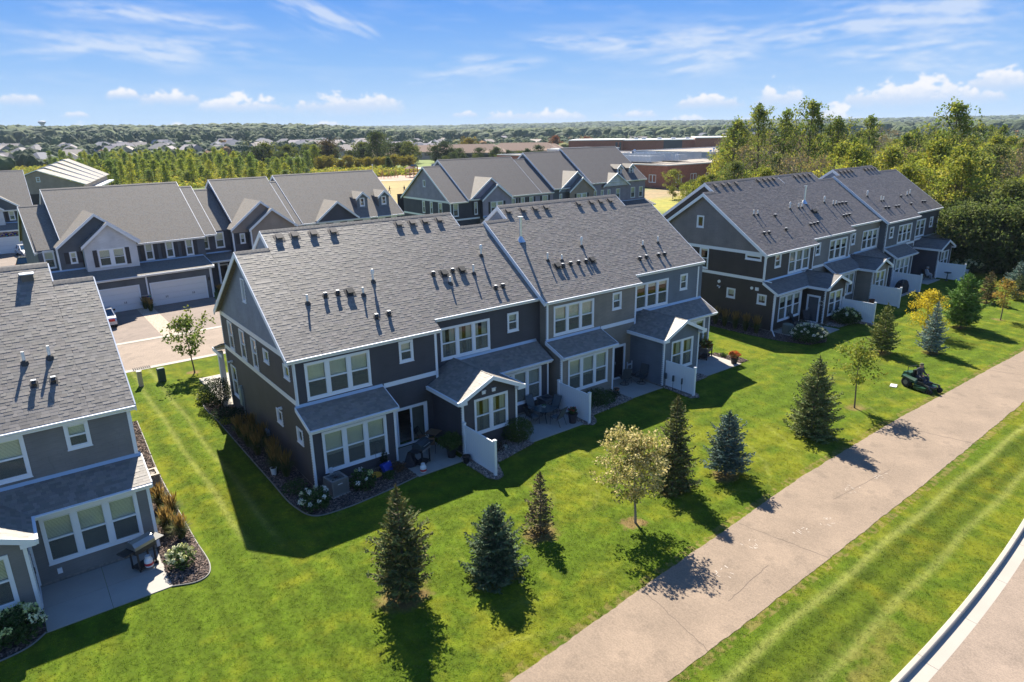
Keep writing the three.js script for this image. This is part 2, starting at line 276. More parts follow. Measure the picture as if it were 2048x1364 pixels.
// the street on the far side of the houses, driveways, gravel
strip('street', range(-60, 75, 3), () => -29.4, () => -22.4, .0, roadMat);
strip('street_kerb', range(-60, 75, 3), () => -22.4, () => -21.9, .02, concMat);
strip('street_kerb', range(-60, 75, 3), () => -29.95, () => -29.4, .02, concMat);
const driveMat = std(1, 1, 1, .9, { map: asphaltTex(.24, .185, .15, .2) });
for (const [a, b] of [[-12.6, -.2], [1.1, 6.6], [9, 14], [15, 20]]) strip('driveway', range(a, b, 2), x => -41.9 , () => -29.97, .015, driveMat);
strip('gravel_strip', [-.2, 1.1], () => -41.9, () => -29.97, .02, std(1, 1, 1, .95, { map: dataTex(256, (u, v) => { const a = .25 + .3 * vnoise(u * 64, v * 64, 64) ; return [enc(a), enc(a * .8), enc(a * .62)]; }, true, .4) }));
strip('driveway', range(-24, -2.5, 2), () => -92, () => -66, -.02, driveMat);
strip('park_road', range(70, 205, 5), x => -247 + (x - 90) * .14, x => -240 + (x - 90) * .14, .02, std(.62, .55, .47, 1));
{ // park: paved loop, playground surface
  const el = (name, x, z, rx, rz, y, mat, a0 = 0, a1 = 6.2832, inner = 0) => { const G = new Geo(), n = 40; for (let k = 0; k < n; k++) { const a = lerp(a0, a1, k / n), b = lerp(a0, a1, (k + 1) / n), q = (r, t) => V(x + rx * r * Math.cos(t), y, z + rz * r * Math.sin(t)); G.quad(q(inner, a), q(1, a), q(1, b), q(inner, b)); } struct(new THREE.Mesh(G.geo(), mat), name); };
  el('plaza', 118, -216, 32, 26, .03, std(.62, .54, .45, 1)); el('planting_circle', 124, -228, 13, 7, .05, std(.34, .21, .14, 1));
  el('playground_surface', 108, -187, 17, 12, .05, std(.40, .27, .2, 1)); el('playground_path', 108, -187, 20, 15, .045, std(.66, .58, .48, 1), 0, 6.2832, .86);
}

// ---------------------------------------------------------------- building kit
const trimMat = std(.74, .76, .79, .45), trimGrey = std(.62, .64, .66, .5);
const sid = (r, g, b) => std(r, g, b, .62, { map: boardGrain });
const SID = { dark: sid(.062, .06, .07), brown: sid(.062, .048, .036), taupe: sid(.27, .235, .19), blue: sid(.16, .19, .225), grey: sid(.21, .2, .19), steel: sid(.27, .3, .35), olive: sid(.25, .22, .2), white: sid(.72, .72, .73), slate: sid(.12, .13, .145), tan: sid(.38, .3, .24), charcoal: sid(.075, .074, .09) };
const deckMat = std(.07, .062, .055, 1);
const shMat = std(1, 1, 1, .58, { map: grit });
const glassMat = new THREE.MeshPhysicalMaterial({ roughness: .02, transmission: 1, thickness: 0, ior: 1.65 }); glassMat.color.setRGB(.86, .9, .88);
const blindMat = std(.8, .8, .68, .8), screenMat = std(.16, .17, .15, .9, { transparent: true, opacity: .55 }), curtainMat = std(.42, .42, .36, .9);
const metalDark = std(.05, .05, .055, .5), metalGrey = std(.35, .36, .37, .4, { metalness: .6 }), galv = std(.62, .66, .7, .32, { metalness: .8 }), pvc = std(.78, .76, .72, .45), blackMat = std(.015, .015, .017, .5), foundMat = std(.33, .31, .28, .9, { map: grain });
const roofTexRows = dataTex(512, (u, v, i, j) => { const row = Math.floor(v * 14), t = (v * 14) % 1, x = u * 22 + (row % 2) * .5 + PERM[row] / 90, c = PERM[(Math.floor(x) + row * 37) & 255] / 255; let a = .8 + .3 * (c - .5) + .25 * (rnd() - .5); if (t < .16) a *= c > .45 ? .55 : .8; return [a, a * .985, a * .965]; }, false, .5);
const farRoof = std(.25, .22, .188, .8, { map: roofTexRows }), farRoofR = std(.18, .16, .147, .75, { map: roofTexRows });

const frame = (o, u, n) => (x, y, d = 0) => V(o.x + u.x * x + n.x * d, o.y + y, o.z + u.z * x + n.z * d);
const FZ = (z, x0 = 0) => frame(V(x0, 0, z), V(1, 0, 0), V(0, 0, 1));                // wall facing +z, x to the right
const FXm = x => frame(V(x, 0, 0), V(0, 0, 1), V(-1, 0, 0));                         // wall facing -x, local x = z
const FXp = x => frame(V(x, 0, 0), V(0, 0, 1), V(1, 0, 0));
function cuts(poly, y) { const o = []; for (let i = 0, j = poly.length - 1; i < poly.length; j = i++) { const a = poly[i], b = poly[j]; if ((a[1] > y) !== (b[1] > y)) o.push(a[0] + (b[0] - a[0]) * (y - a[1]) / (b[1] - a[1])); } return o.sort((p, q) => p - q); }
function siding(parent, mat, F, poly, holes = [], ex = .13, pieces = 0, name = 'wall') {
  const G = new Geo(), ys = poly.map(p => p[1]), y0 = Math.min(...ys), y1 = Math.max(...ys), r = mulberry(Math.round((poly[0][0] + y1) * 1000));
  const n = Math.max(1, Math.round((y1 - y0) / ex));
  for (let k = 0; k < n; k++) {
    const a = y0 + (y1 - y0) * k / n, b = y0 + (y1 - y0) * (k + 1) / n, m = (a + b) / 2;
    let A = cuts(poly, a + 1e-4), B = cuts(poly, b - 1e-4); const M = cuts(poly, m);
    if (A.length !== M.length || B.length !== M.length) { A = M; B = M; }
    let seg = []; for (let i = 0; i + 1 < M.length; i += 2) seg.push([A[i], A[i + 1], B[i], B[i + 1]]);
    for (const h of holes) if (m > h[2] && m < h[3]) { const o = []; for (const s of seg) { const lo = (s[0] + s[2]) / 2, hi = (s[1] + s[3]) / 2; if (h[1] <= lo || h[0] >= hi) o.push(s); else { if (lo < h[0]) o.push([s[0], h[0], s[2], h[0]]); if (hi > h[1]) o.push([h[1], s[1], h[1], s[3]]); } } seg = o; }
    for (const s of seg) {
      const q = (l, rr_, L, R, dj) => { G.quad(F(l, a, .028 + dj), F(rr_, a, .028 + dj), F(R, b, .001), F(L, b, .001)); G.quad(F(l, a, .0), F(rr_, a, .0), F(rr_, a, .028 + dj), F(l, a, .028 + dj)); };
      if (!pieces) q(s[0], s[1], s[2], s[3], 0);
      else { let x = s[0], L = s[2]; const w = s[1] - s[0], W = s[3] - s[2]; while (x < s[1] - .02) { const e = Math.min(s[1], x + pieces * (.6 + r() * .8)), t = w > 0 ? (e - s[0]) / w : 1, E = s[2] + W * t; q(x, e - .004, L, E - .004, r() * .008); x = e; L = E; } }
    }
  }
  return G.build(name, mat, parent);
}
// a window: casing, mullions and sash rails in one mesh; panes, blinds and insect screens as its own pieces
function win(parent, F, x0, x1, y0, y1, cols = 1, o = {}) {
  const G = new Geo(), cw = o.cw ?? .1, mw = o.mw ?? .17, rows = o.rows ?? 2, hi = o.d ?? .05;
  G.fbox(F, x0, x0 + cw, y0, y1, -.03, hi).fbox(F, x1 - cw, x1, y0, y1, -.03, hi).fbox(F, x0 + cw, x1 - cw, y0, y0 + cw, -.03, hi - .004).fbox(F, x0 + cw, x1 - cw, y1 - cw, y1, -.03, hi - .004);
  if (!o.plain) G.fbox(F, x0 - .02, x1 + .02, y0 - .03, y0, -.03, hi + .02);
  const ix0 = x0 + cw, ix1 = x1 - cw, iy0 = y0 + cw, iy1 = y1 - cw, w = (ix1 - ix0 - mw * (cols - 1)) / cols, sw = .035;
  const m = new THREE.Mesh(); const kids = [];
  for (let c = 0; c < cols; c++) {
    const a = ix0 + c * (w + mw), b = a + w;
    if (c) G.fbox(F, a - mw, a, iy0, iy1, -.03, hi - .006);
    G.fbox(F, a, a + sw, iy0, iy1, -.05, .02).fbox(F, b - sw, b, iy0, iy1, -.05, .02).fbox(F, a + sw, b - sw, iy0, iy0 + sw, -.05, .018).fbox(F, a + sw, b - sw, iy1 - sw, iy1, -.05, .018);
    const my = o.mid ?? (iy0 + iy1) / 2;
    if (rows === 2) G.fbox(F, a + sw, b - sw, my - .03, my + .03, -.05, .022);
    const P = (ya, yb) => { const g = new Geo(); g.quad(F(a + sw, ya, -.012), F(b - sw, ya, -.012), F(b - sw, yb, -.012), F(a + sw, yb, -.012)); kids.push(['pane', g, glassMat]); };
    if (rows === 2) { P(iy0 + sw, my - .03); P(my + .03, iy1 - sw); } else P(iy0 + sw, iy1 - sw);
    const bl = o.blind ?? .55;
    if (o.curtain) {
      const g = new Geo(); const ww = b - a - 2 * sw, k = 14; for (let i = 0; i < k; i++) { const p = a + sw + ww * i / k, q = a + sw + ww * (i + 1) / k, d0 = -.1 - (i % 2) * .05, d1 = -.1 - ((i + 1) % 2) * .05; if (o.curtain === 2 && i > 4 && i < 9) continue; g.quad(F(p, iy0 + sw, d0), F(q, iy0 + sw, d1), F(q, iy1 - sw, d1), F(p, iy1 - sw, d0)); } kids.push(['curtain', g, curtainMat]);
    } else if (bl > 0) {
      const g = new Geo(), yb = iy1 - sw - (iy1 - iy0 - 2 * sw) * bl; g.fbox(F, a + sw, b - sw, iy1 - sw - .05, iy1 - sw, -.12, -.07);
      for (let y = iy1 - sw - .05; y > yb; y -= .05) g.quad(F(a + sw, y, -.085), F(b - sw, y, -.085), F(b - sw, y - .047, -.105), F(a + sw, y - .047, -.105));
      kids.push(['blind', g, blindMat]);
    }
    if (rows === 2 && !o.noscreen) { const g = new Geo(); g.quad(F(a + sw, iy0 + sw, .008), F(b - sw, iy0 + sw, .008), F(b - sw, my - .03, .008), F(a + sw, my - .03, .008)); kids.push(['insect_screen', g, screenMat]); }
  }
  m.geometry = G.geo(); m.material = o.mat || trimMat; m.name = 'window'; m.castShadow = m.receiveShadow = true; parent.add(m);
  for (const k of kids) k[1].build(k[0], k[2], m);
  return m;
}
const wedge = (() => { const G = new Geo(), L = .165; G.quad(V(0, 0, 0), V(1, 0, 0), V(1, 1, 0), V(0, 1, 0)); G.quad(V(0, 1, 0), V(1, 1, 0), V(1, .25, L), V(0, .25, L)); G.quad(V(0, 0, 0), V(0, 1, 0), V(0, .25, L), V(0, 0, L)); G.quad(V(1, 0, 0), V(1, 0, L), V(1, .25, L), V(1, 1, 0)); return G.geo(); })();
// a sloped roof plane a (eave left), b (eave right), c (top right), d (top left): deck slab and laid shingles
function slab(parent, P, o = {}) {
  const [a, b] = P, u = b.clone().sub(a).normalize(), nrm = u.clone().cross(P[2].clone().sub(a)).normalize(); if (nrm.y < 0) nrm.negate();
  const t = nrm.clone().cross(u).normalize(); if (t.y < 0) t.negate();
  const G = new Geo(), lo = P.map(p => p.clone().addScaledVector(nrm, -(o.th ?? .12)));
  G.poly(P).poly(lo); for (let i = 0; i < P.length; i++) G.quad(lo[i], lo[(i + 1) % P.length], P[(i + 1) % P.length], P[i]);
  const deck = G.build(o.name || 'roof', o.inst === false ? (o.mat || farRoof) : deckMat, parent);
  if (o.inst === false) return deck;
  const poly = P.map(p => [p.clone().sub(a).dot(u), p.clone().sub(a).dot(t)]), T = Math.max(...poly.map(p => p[1])), r = mulberry(Math.round(a.x * 131 + a.z * 17 + 5000)), items = [];
  const c0 = o.col || [.245, .215, .185], wmin = o.w ?? .12;
  for (let k = 0, y = 0; y < T - .02; k++, y += .143) {
    const iv = cuts(poly, Math.min(T - .01, y + .05));
    for (let i = 0; i + 1 < iv.length; i += 2) {
      let x = iv[i] - .012; const X = iv[i + 1] + .012, sh = .45 + r() * .1;
      while (x < X - .03) {
        const hiTab = r() < .42, w = Math.min(X - x, wmin + r() * wmin * 1.4), q = .8 + .42 * r() * (hiTab ? 1 : .9);
        items.push({ x, y, w, h: hiTab ? .0095 : .0045, c: [c0[0] * q * (1 + .06 * (r() - .5)), c0[1] * q, c0[2] * q * (1 + .08 * (r() - .5))] }); x += w;
      }
    }
  }
  const mat4 = it => { const m = new THREE.Matrix4(), p = a.clone().addScaledVector(u, it.x).addScaledVector(t, it.y - .012 * (it.y < .01 ? 1 : 0)); m.makeBasis(u.clone().multiplyScalar(it.w - .003), nrm.clone().multiplyScalar(it.h), t); m.setPosition(p); return m; };
  let rest = items;
  if (o.single) {
    parent.updateWorldMatrix(true, false); const w = p => p.clone().applyMatrix4(parent.matrixWorld);
    for (const it of items) it.d = w(a.clone().addScaledVector(u, it.x).addScaledVector(t, it.y)).distanceTo(CAM);
    const s = items.filter(i => o.vis ? o.vis(i) : true).sort((p, q) => p.d - q.d).slice(0, o.single), S = new Set(s); rest = items.filter(i => !S.has(i));
    const mats = [0, 1, 2, 3, 4].map(k => std(c0[0] * (.82 + .1 * k), c0[1] * (.82 + .1 * k), c0[2] * (.82 + .1 * k), .5, { map: grit }));
    s.forEach((it, i) => { const m = new THREE.Mesh(wedge, mats[(i * 7) % 5]); m.name = 'shingle'; m.matrixAutoUpdate = true; mat4(it).decompose(m.position, m.quaternion, m.scale); m.castShadow = m.receiveShadow = true; deck.add(m); });
  }
  const im = new THREE.InstancedMesh(wedge, shMat, rest.length), col = new THREE.Color();
  rest.forEach((it, i) => { im.setMatrixAt(i, mat4(it)); col.setRGB(...it.c); im.setColorAt(i, col); });
  im.name = 'shingles'; im.userData.kind = 'stuff'; im.castShadow = im.receiveShadow = true; deck.add(im);
  return deck;
}
// one stretch of a double-pitched main roof: rear (+z) plane y = d - s z, ridge at zr
function roofSeg(b, o) {
  const s = o.s ?? .7, Y = z => z >= o.zr ? o.d - s * z : o.d - s * o.zr - s * (o.zr - z), zb = o.zb ?? 2 * o.zr - o.ze, { x0, x1, ze, zr } = o;
  slab(b, [V(x0, Y(ze), ze), V(x1, Y(ze), ze), V(x1, Y(zr), zr), V(x0, Y(zr), zr)], o);
  slab(b, [V(x0, Y(zb), zb), V(x1, Y(zb), zb), V(x1, Y(zr), zr), V(x0, Y(zr), zr)], { inst: false, name: 'roof', mat: o.mat || farRoof });
  const G = new Geo(); // ridge cap
  for (let x = x0; x < x1 - .01; x += .2) G.hexa([V(x, Y(zr) - .1, zr + .17), V(Math.min(x1, x + .25), Y(zr) - .1, zr + .17), V(Math.min(x1, x + .25), Y(zr) + .035, zr), V(x, Y(zr) + .022, zr), V(x, Y(zr) - .1, zr - .17), V(Math.min(x1, x + .25), Y(zr) - .1, zr - .17), V(Math.min(x1, x + .25), Y(zr) + .034, zr - .005), V(x, Y(zr) + .021, zr - .005)]);
  G.build('ridge_cap', o.capMat || std(.2, .17, .145, .5, { map: grit }), b);
  for (const [x, on, dx] of [[x0, o.l, -1], [x1, o.r, 1]]) if (on) {
    const R = new Geo(), h = o.rh ?? .26; const e = on === 1 ? (o.zs ?? ze) : (o.zrake ?? ze), eb = on === 1 ? (o.zsb ?? zb) : zb;
    for (const [p, q] of [[e, zr], [zr, eb]]) R.hexa([V(x + dx * .045, Y(p) - h, p), V(x, Y(p) - h, p), V(x, Y(p) + .012, p), V(x + dx * .045, Y(p) + .012, p), V(x + dx * .045, Y(q) - h, q), V(x, Y(q) - h, q), V(x, Y(q) + .012, q), V(x + dx * .045, Y(q) + .012, q)]);
    R.build('rake_board', trimMat, b);
    if (on !== 2) { const F = dx < 0 ? FXm(x + .02) : FXp(x - .02); const low = o.low ?? Y(zb); siding(b, o.wallMat, F, [[zb, Y(zb) - .1], [ze, Y(ze) - .1], [zr, Y(zr) - .1]], [], .16, .22, 'gable_wall'); }
  }
  gutter(b, x0, x1, Y(ze), ze);
}
function gutter(b, x0, x1, y, z, name = 'gutter') {
  const G = new Geo(); G.box(x0, x1, y - .22, y - .02, z - .03, z);
  const p = [[0, -.03], [.115, -.03], [.125, -.05], [.105, -.1], [.07, -.14], [0, -.14]];
  for (let i = 0; i < p.length; i++) { const q = p[i], r = p[(i + 1) % p.length]; if (i === 0) continue; G.quad(V(x0, y + q[1], z + q[0]), V(x1, y + q[1], z + q[0]), V(x1, y + r[1], z + r[0]), V(x0, y + r[1], z + r[0])); }
  for (const x of [x0, x1]) G.poly(p.map(q => V(x, y + q[1], z + q[0])));
  G.box(x0, x1, y - .035, y - .028, z, z + .12);
  return G.build(name, trimMat, b);
}
// lean-to roof from the wall (yt at zt) down to its eave (ye at ze)
function shed(b, x0, x1, zt, yt, ze, ye, o = {}) {
  slab(b, [V(x0, ye, ze), V(x1, ye, ze), V(o.x1t ?? x1, yt, zt), V(o.x0t ?? x0, yt, zt)], { name: 'lower_roof', w: .12, ...o });
  for (const [x, dx, on] of [[x0, -1, o.l ?? 1], [x1, 1, o.r ?? 1]]) if (on) new Geo().hexa([V(x + dx * .04, ye - .2, ze), V(x, ye - .2, ze), V(x, ye + .01, ze), V(x + dx * .04, ye + .01, ze), V(x + dx * .04, yt - .2, zt), V(x, yt - .2, zt), V(x, yt + .01, zt), V(x + dx * .04, yt + .01, zt)]).build('rake_board', trimMat, b);
  if (o.gut !== 0) gutter(b, o.g0 ?? x0, o.g1 ?? x1, ye, ze);
  if (o.flash !== 0) { const F = new Geo(); F.quad(V(x0, yt + .1, zt + .012), V(x1, yt + .1, zt + .012), V(x1, yt - .04, zt + .1), V(x0, yt - .04, zt + .1)); F.build('flashing', std(.42, .47, .52, .35, { metalness: .6 }), b); }
}
function corner(b, x, z, y0, y1, w = .1) { return new Geo().box(x - w, x + .03, y0, y1, z - w, z + .035).build('corner_trim', trimMat, b); }
// gabled garden room: walls, gable roof with its ridge along z
function gableRoom(b, o) {
  const { x0, x1, z0, z1, ye, yr, mat } = o, xm = (x0 + x1) / 2, ov = .28, k = (yr - ye) / (x1 - x0 + 2 * ov) * 2, zf = z1 + .3, zt = o.zt ?? z0, y = x => yr - Math.abs(x - xm) * k, yw = y(x0) - .1;
  siding(b, mat, FZ(z1), [[x0, .12], [x1, .12], [x1, yw], [xm, yr - .14], [x0, yw]], o.win ? [[o.win[0] + .05, o.win[1] - .05, o.win[2] + .05, o.win[3] - .05]] : []);
  siding(b, mat, FXm(x0), [[z0, .12], [z1, .12], [z1, yw], [z0, yw]], o.holeL || []); siding(b, mat, FXp(x1), [[z0, .12], [z1, .12], [z1, yw], [z0, yw]]);
  new Geo().box(x0 + .02, x1 - .02, -.1, .125, z0, z1 - .02).build('foundation', foundMat, b);
  for (const x of [x0 + .075, x1 + .005]) new Geo().box(x - .09, x + .02, .1, yw, z1 - .08, z1 + .03).build('corner_trim', trimMat, b);
  slab(b, [V(x0 - ov, ye, zt), V(x0 - ov, ye, zf), V(xm, yr, zf), V(xm, yr, zt)], { name: 'lower_roof', ...o.ro }); slab(b, [V(x1 + ov, ye, zf), V(x1 + ov, ye, o.ztr ?? zt), V(xm, yr, zt), V(xm, yr, zf)], { name: 'lower_roof', ...o.ro });
  const h = .2, q = (x, yy, z) => V(x, yy, z);
  for (const [p, r, e0, e1] of [[x0 - ov, xm, x0 - ov - .03, x0 + .12], [x1 + ov, xm, x1 - .12, x1 + ov + .03]]) new Geo().hexa([q(p, y(p) - h, zf), q(r, yr - h, zf), q(r, yr + .012, zf), q(p, y(p) + .012, zf), q(p, y(p) - h, zf + .045), q(r, yr - h, zf + .045), q(r, yr + .012, zf + .045), q(p, y(p) + .012, zf + .045)]).box(e0, e1, ye - .2, ye - .05, z1 + .03, zf + .04).build('rake_board', trimMat, b);
  for (const [x, dx] of [[x0 - ov, -1], [x1 + ov, 1]]) new Geo().hexa([V(x, ye - .2, zt), V(x + dx * .1, ye - .2, zt), V(x + dx * .11, ye - .01, zt), V(x, ye - .01, zt), V(x, ye - .2, zf), V(x + dx * .1, ye - .2, zf), V(x + dx * .11, ye - .01, zf), V(x, ye - .01, zf)]).build('gutter', trimMat, b);
  if (o.win) win(b, FZ(z1), o.win[0], o.win[1], o.win[2], o.win[3], 2, { curtain: 2, ...o.wo });
  if (o.lights) for (const x of o.lights) new Geo().box(x - .1, x + .1, ye - .02, ye + .16, z1, z1 + .07).box(x - .12, x + .12, ye + .14, ye + .17, z1, z1 + .1).build('vent_hood', trimMat, b);
}
function bay(b, mat, x0, x1, z0, z1, yt, o = {}) {      // projecting ground-floor bay with a band of windows
  siding(b, mat, FZ(z1), [[x0, .14], [x1, .14], [x1, yt], [x0, yt]], [[o.w[0] + .05, o.w[1] - .05, o.w[2] + .05, o.w[3] - .05]]);
  if (o.L !== 0) siding(b, mat, FXm(x0), [[z0, .14], [z1, .14], [z1, yt], [z0, yt + .55]]);
  if (o.R !== 0) siding(b, mat, FXp(x1), [[z0, .14], [z1, .14], [z1, yt], [z0, yt + .55]]);
  new Geo().box(x0 + .02, x1 - .02, -.1, .145, z0, z1 - .02).build('foundation', foundMat, b);
  for (const x of [x0 + .07, x1]) new Geo().box(x - .09, x + .02, .1, yt, z1 - .08, z1 + .03).build('corner_trim', trimMat, b);
  win(b, FZ(z1), o.w[0], o.w[1], o.w[2], o.w[3], o.cols ?? 3, o.wo || {});
}
function slider(b, F, x0, x1, y0, y1) {
  const G = new Geo(); G.fbox(F, x0, x0 + .13, y0, y1, -.03, .05).fbox(F, x1 - .13, x1, y0, y1, -.03, .05).fbox(F, x0 + .13, x1 - .13, y1 - .14, y1, -.03, .048).fbox(F, x0 + .13, x1 - .13, y0, y0 + .07, -.06, .06);
  const m = (x0 + x1) / 2; G.fbox(F, m - .05, m + .05, y0 + .07, y1 - .14, -.03, .02).fbox(F, x0 + .13, x0 + .19, y0 + .07, y1 - .14, -.04, .01).fbox(F, x1 - .19, x1 - .13, y0 + .07, y1 - .14, -.04, .01);
  const d = G.build('patio_door', trimMat, b);
  for (const [p, q, z] of [[x0 + .19, m - .05, -.02], [m + .05, x1 - .19, 0]]) { const g = new Geo(); g.quad(F(p, y0 + .07, z), F(q, y0 + .07, z), F(q, y1 - .14, z), F(p, y1 - .14, z)); g.build('pane', glassMat, d); }
  const c = new Geo(); for (let i = 0; i < 14; i++) { const p = m + .07 + i * .048; c.quad(F(p, y0 + .1, -.12), F(p + .04, y0 + .1, -.15), F(p + .04, y1 - .15, -.15), F(p, y1 - .15, -.12)); } c.build('curtain', curtainMat, d);
  new Geo().fbox(F, m - .1, m - .07, (y0 + y1) / 2 - .12, (y0 + y1) / 2 + .12, .02, .06).build('handle', metalDark, d);
}
function door(b, F, x0, x1, y0, y1, mat = blackMat, glassTop = true) {
  const G = new Geo(); G.fbox(F, x0, x0 + .13, y0, y1, -.02, .05).fbox(F, x1 - .13, x1, y0, y1, -.02, .05).fbox(F, x0 + .13, x1 - .13, y1 - .15, y1, -.02, .048).fbox(F, x0 + .1, x1 - .1, y0 - .06, y0 + .02, -.04, .09);
  const d = G.build('door_frame', trimMat, b), D = new Geo(); D.fbox(F, x0 + .13, x1 - .13, y0 + .02, y1 - .15, -.06, -.02).fbox(F, x0 + .15, x0 + .25, y0 + .04, y1 - .18, -.02, .0).fbox(F, x1 - .25, x1 - .15, y0 + .04, y1 - .18, -.02, 0).fbox(F, x0 + .25, x1 - .25, y0 + .75, y0 + .9, -.02, 0);
  D.build('door', mat, d); new Geo().fbox(F, x0 + .2, x0 + .24, y0 + .95, y0 + 1.1, .0, .06).build('handle', metalGrey, d);
}
const ventMat = std(.05, .048, .047, .8);
function roofBits(b, d, s, ridge, small, big, pipes) {     // box vents, exhaust hoods, plumbing stacks standing on the roof plane
  const y = z => d - s * z, t = Math.atan(s);
  const boxVent = (x, z, w, l, h, name) => { const G = new Geo(), c = Math.cos(t), si = Math.sin(t), P = (p, q, r) => V(x + p, y(z) + r * c - q * si, z + q * c + r * si); G.hexa([P(-w * .8, -l, 0), P(w * .8, -l, 0), P(w * .8, -l, h), P(-w * .8, -l, h), P(-w * .8, l * .7, 0), P(w * .8, l * .7, 0), P(w * .8, l * .7, h * 1.1), P(-w * .8, l * .7, h * 1.1)].map(q => q)); G.hexa([P(-w, -l * 1.1, h), P(w, -l * 1.1, h), P(w, -l * 1.1, h + .03), P(-w, -l * 1.1, h + .03), P(-w, l, h * 1.15), P(w, l, h * 1.15), P(w, l, h * 1.15 + .03), P(-w, l, h * 1.15 + .03)]); G.quad(P(-w * 1.5, -l * 1.5, .02), P(w * 1.5, -l * 1.5, .02), P(w * 1.5, l * 1.5, .02), P(-w * 1.5, l * 1.5, .02)); return G; };
  for (const [x, z] of ridge) boxVent(x, z, .17, .16, .11).build('roof_vent', std(.15, .13, .115, .8), b);
  for (const [x, z] of small) { const m = boxVent(x, z, .085, .1, .14).build('exhaust_hood', ventMat, b); new Geo().box(x - .08, x + .08, y(z) + .19, y(z) + .205, z - .06, z + .1).build('cap', trimGrey, m); }
  for (const [x, z] of big) boxVent(x, z, .17, .17, .14).build('exhaust_hood', ventMat, b);
  for (const [x, z, h0] of pipes) {
    const h = h0 * 1.0, Y = y(z);
    if (h > 1) { // metal flue with a flat cap
      const G = new Geo(); G.cyl(x, Y - .2, Y + h, z, .085, .085, 14); G.lathe(x, z, [[.3, Y - .12], [.16, Y + .1], [.09, Y + .22]], 16); G.cyl(x, Y + h + .05, Y + h + .08, z, .17, .17, 16); G.cyl(x, Y + h, Y + h + .05, z, .06); G.build('flue', galv, b);
    } else {
      const G = new Geo(); G.cyl(x, Y - .1, Y + h, z, .052); if (h > .54) { G.cyl(x, Y + h - .2, Y + h - .05, z, .085); G.lathe(x, z, [[.085, Y + h - .05], [.05, Y + h + .04], [0, Y + h + .05]], 12); }
      const m = G.build('vent_pipe', pvc, b); new Geo().lathe(x, z, [[.17, Y - .1], [.11, Y + .06], [.06, Y + .1]], 12).build('boot', ventMat, m);
    }
  }
}

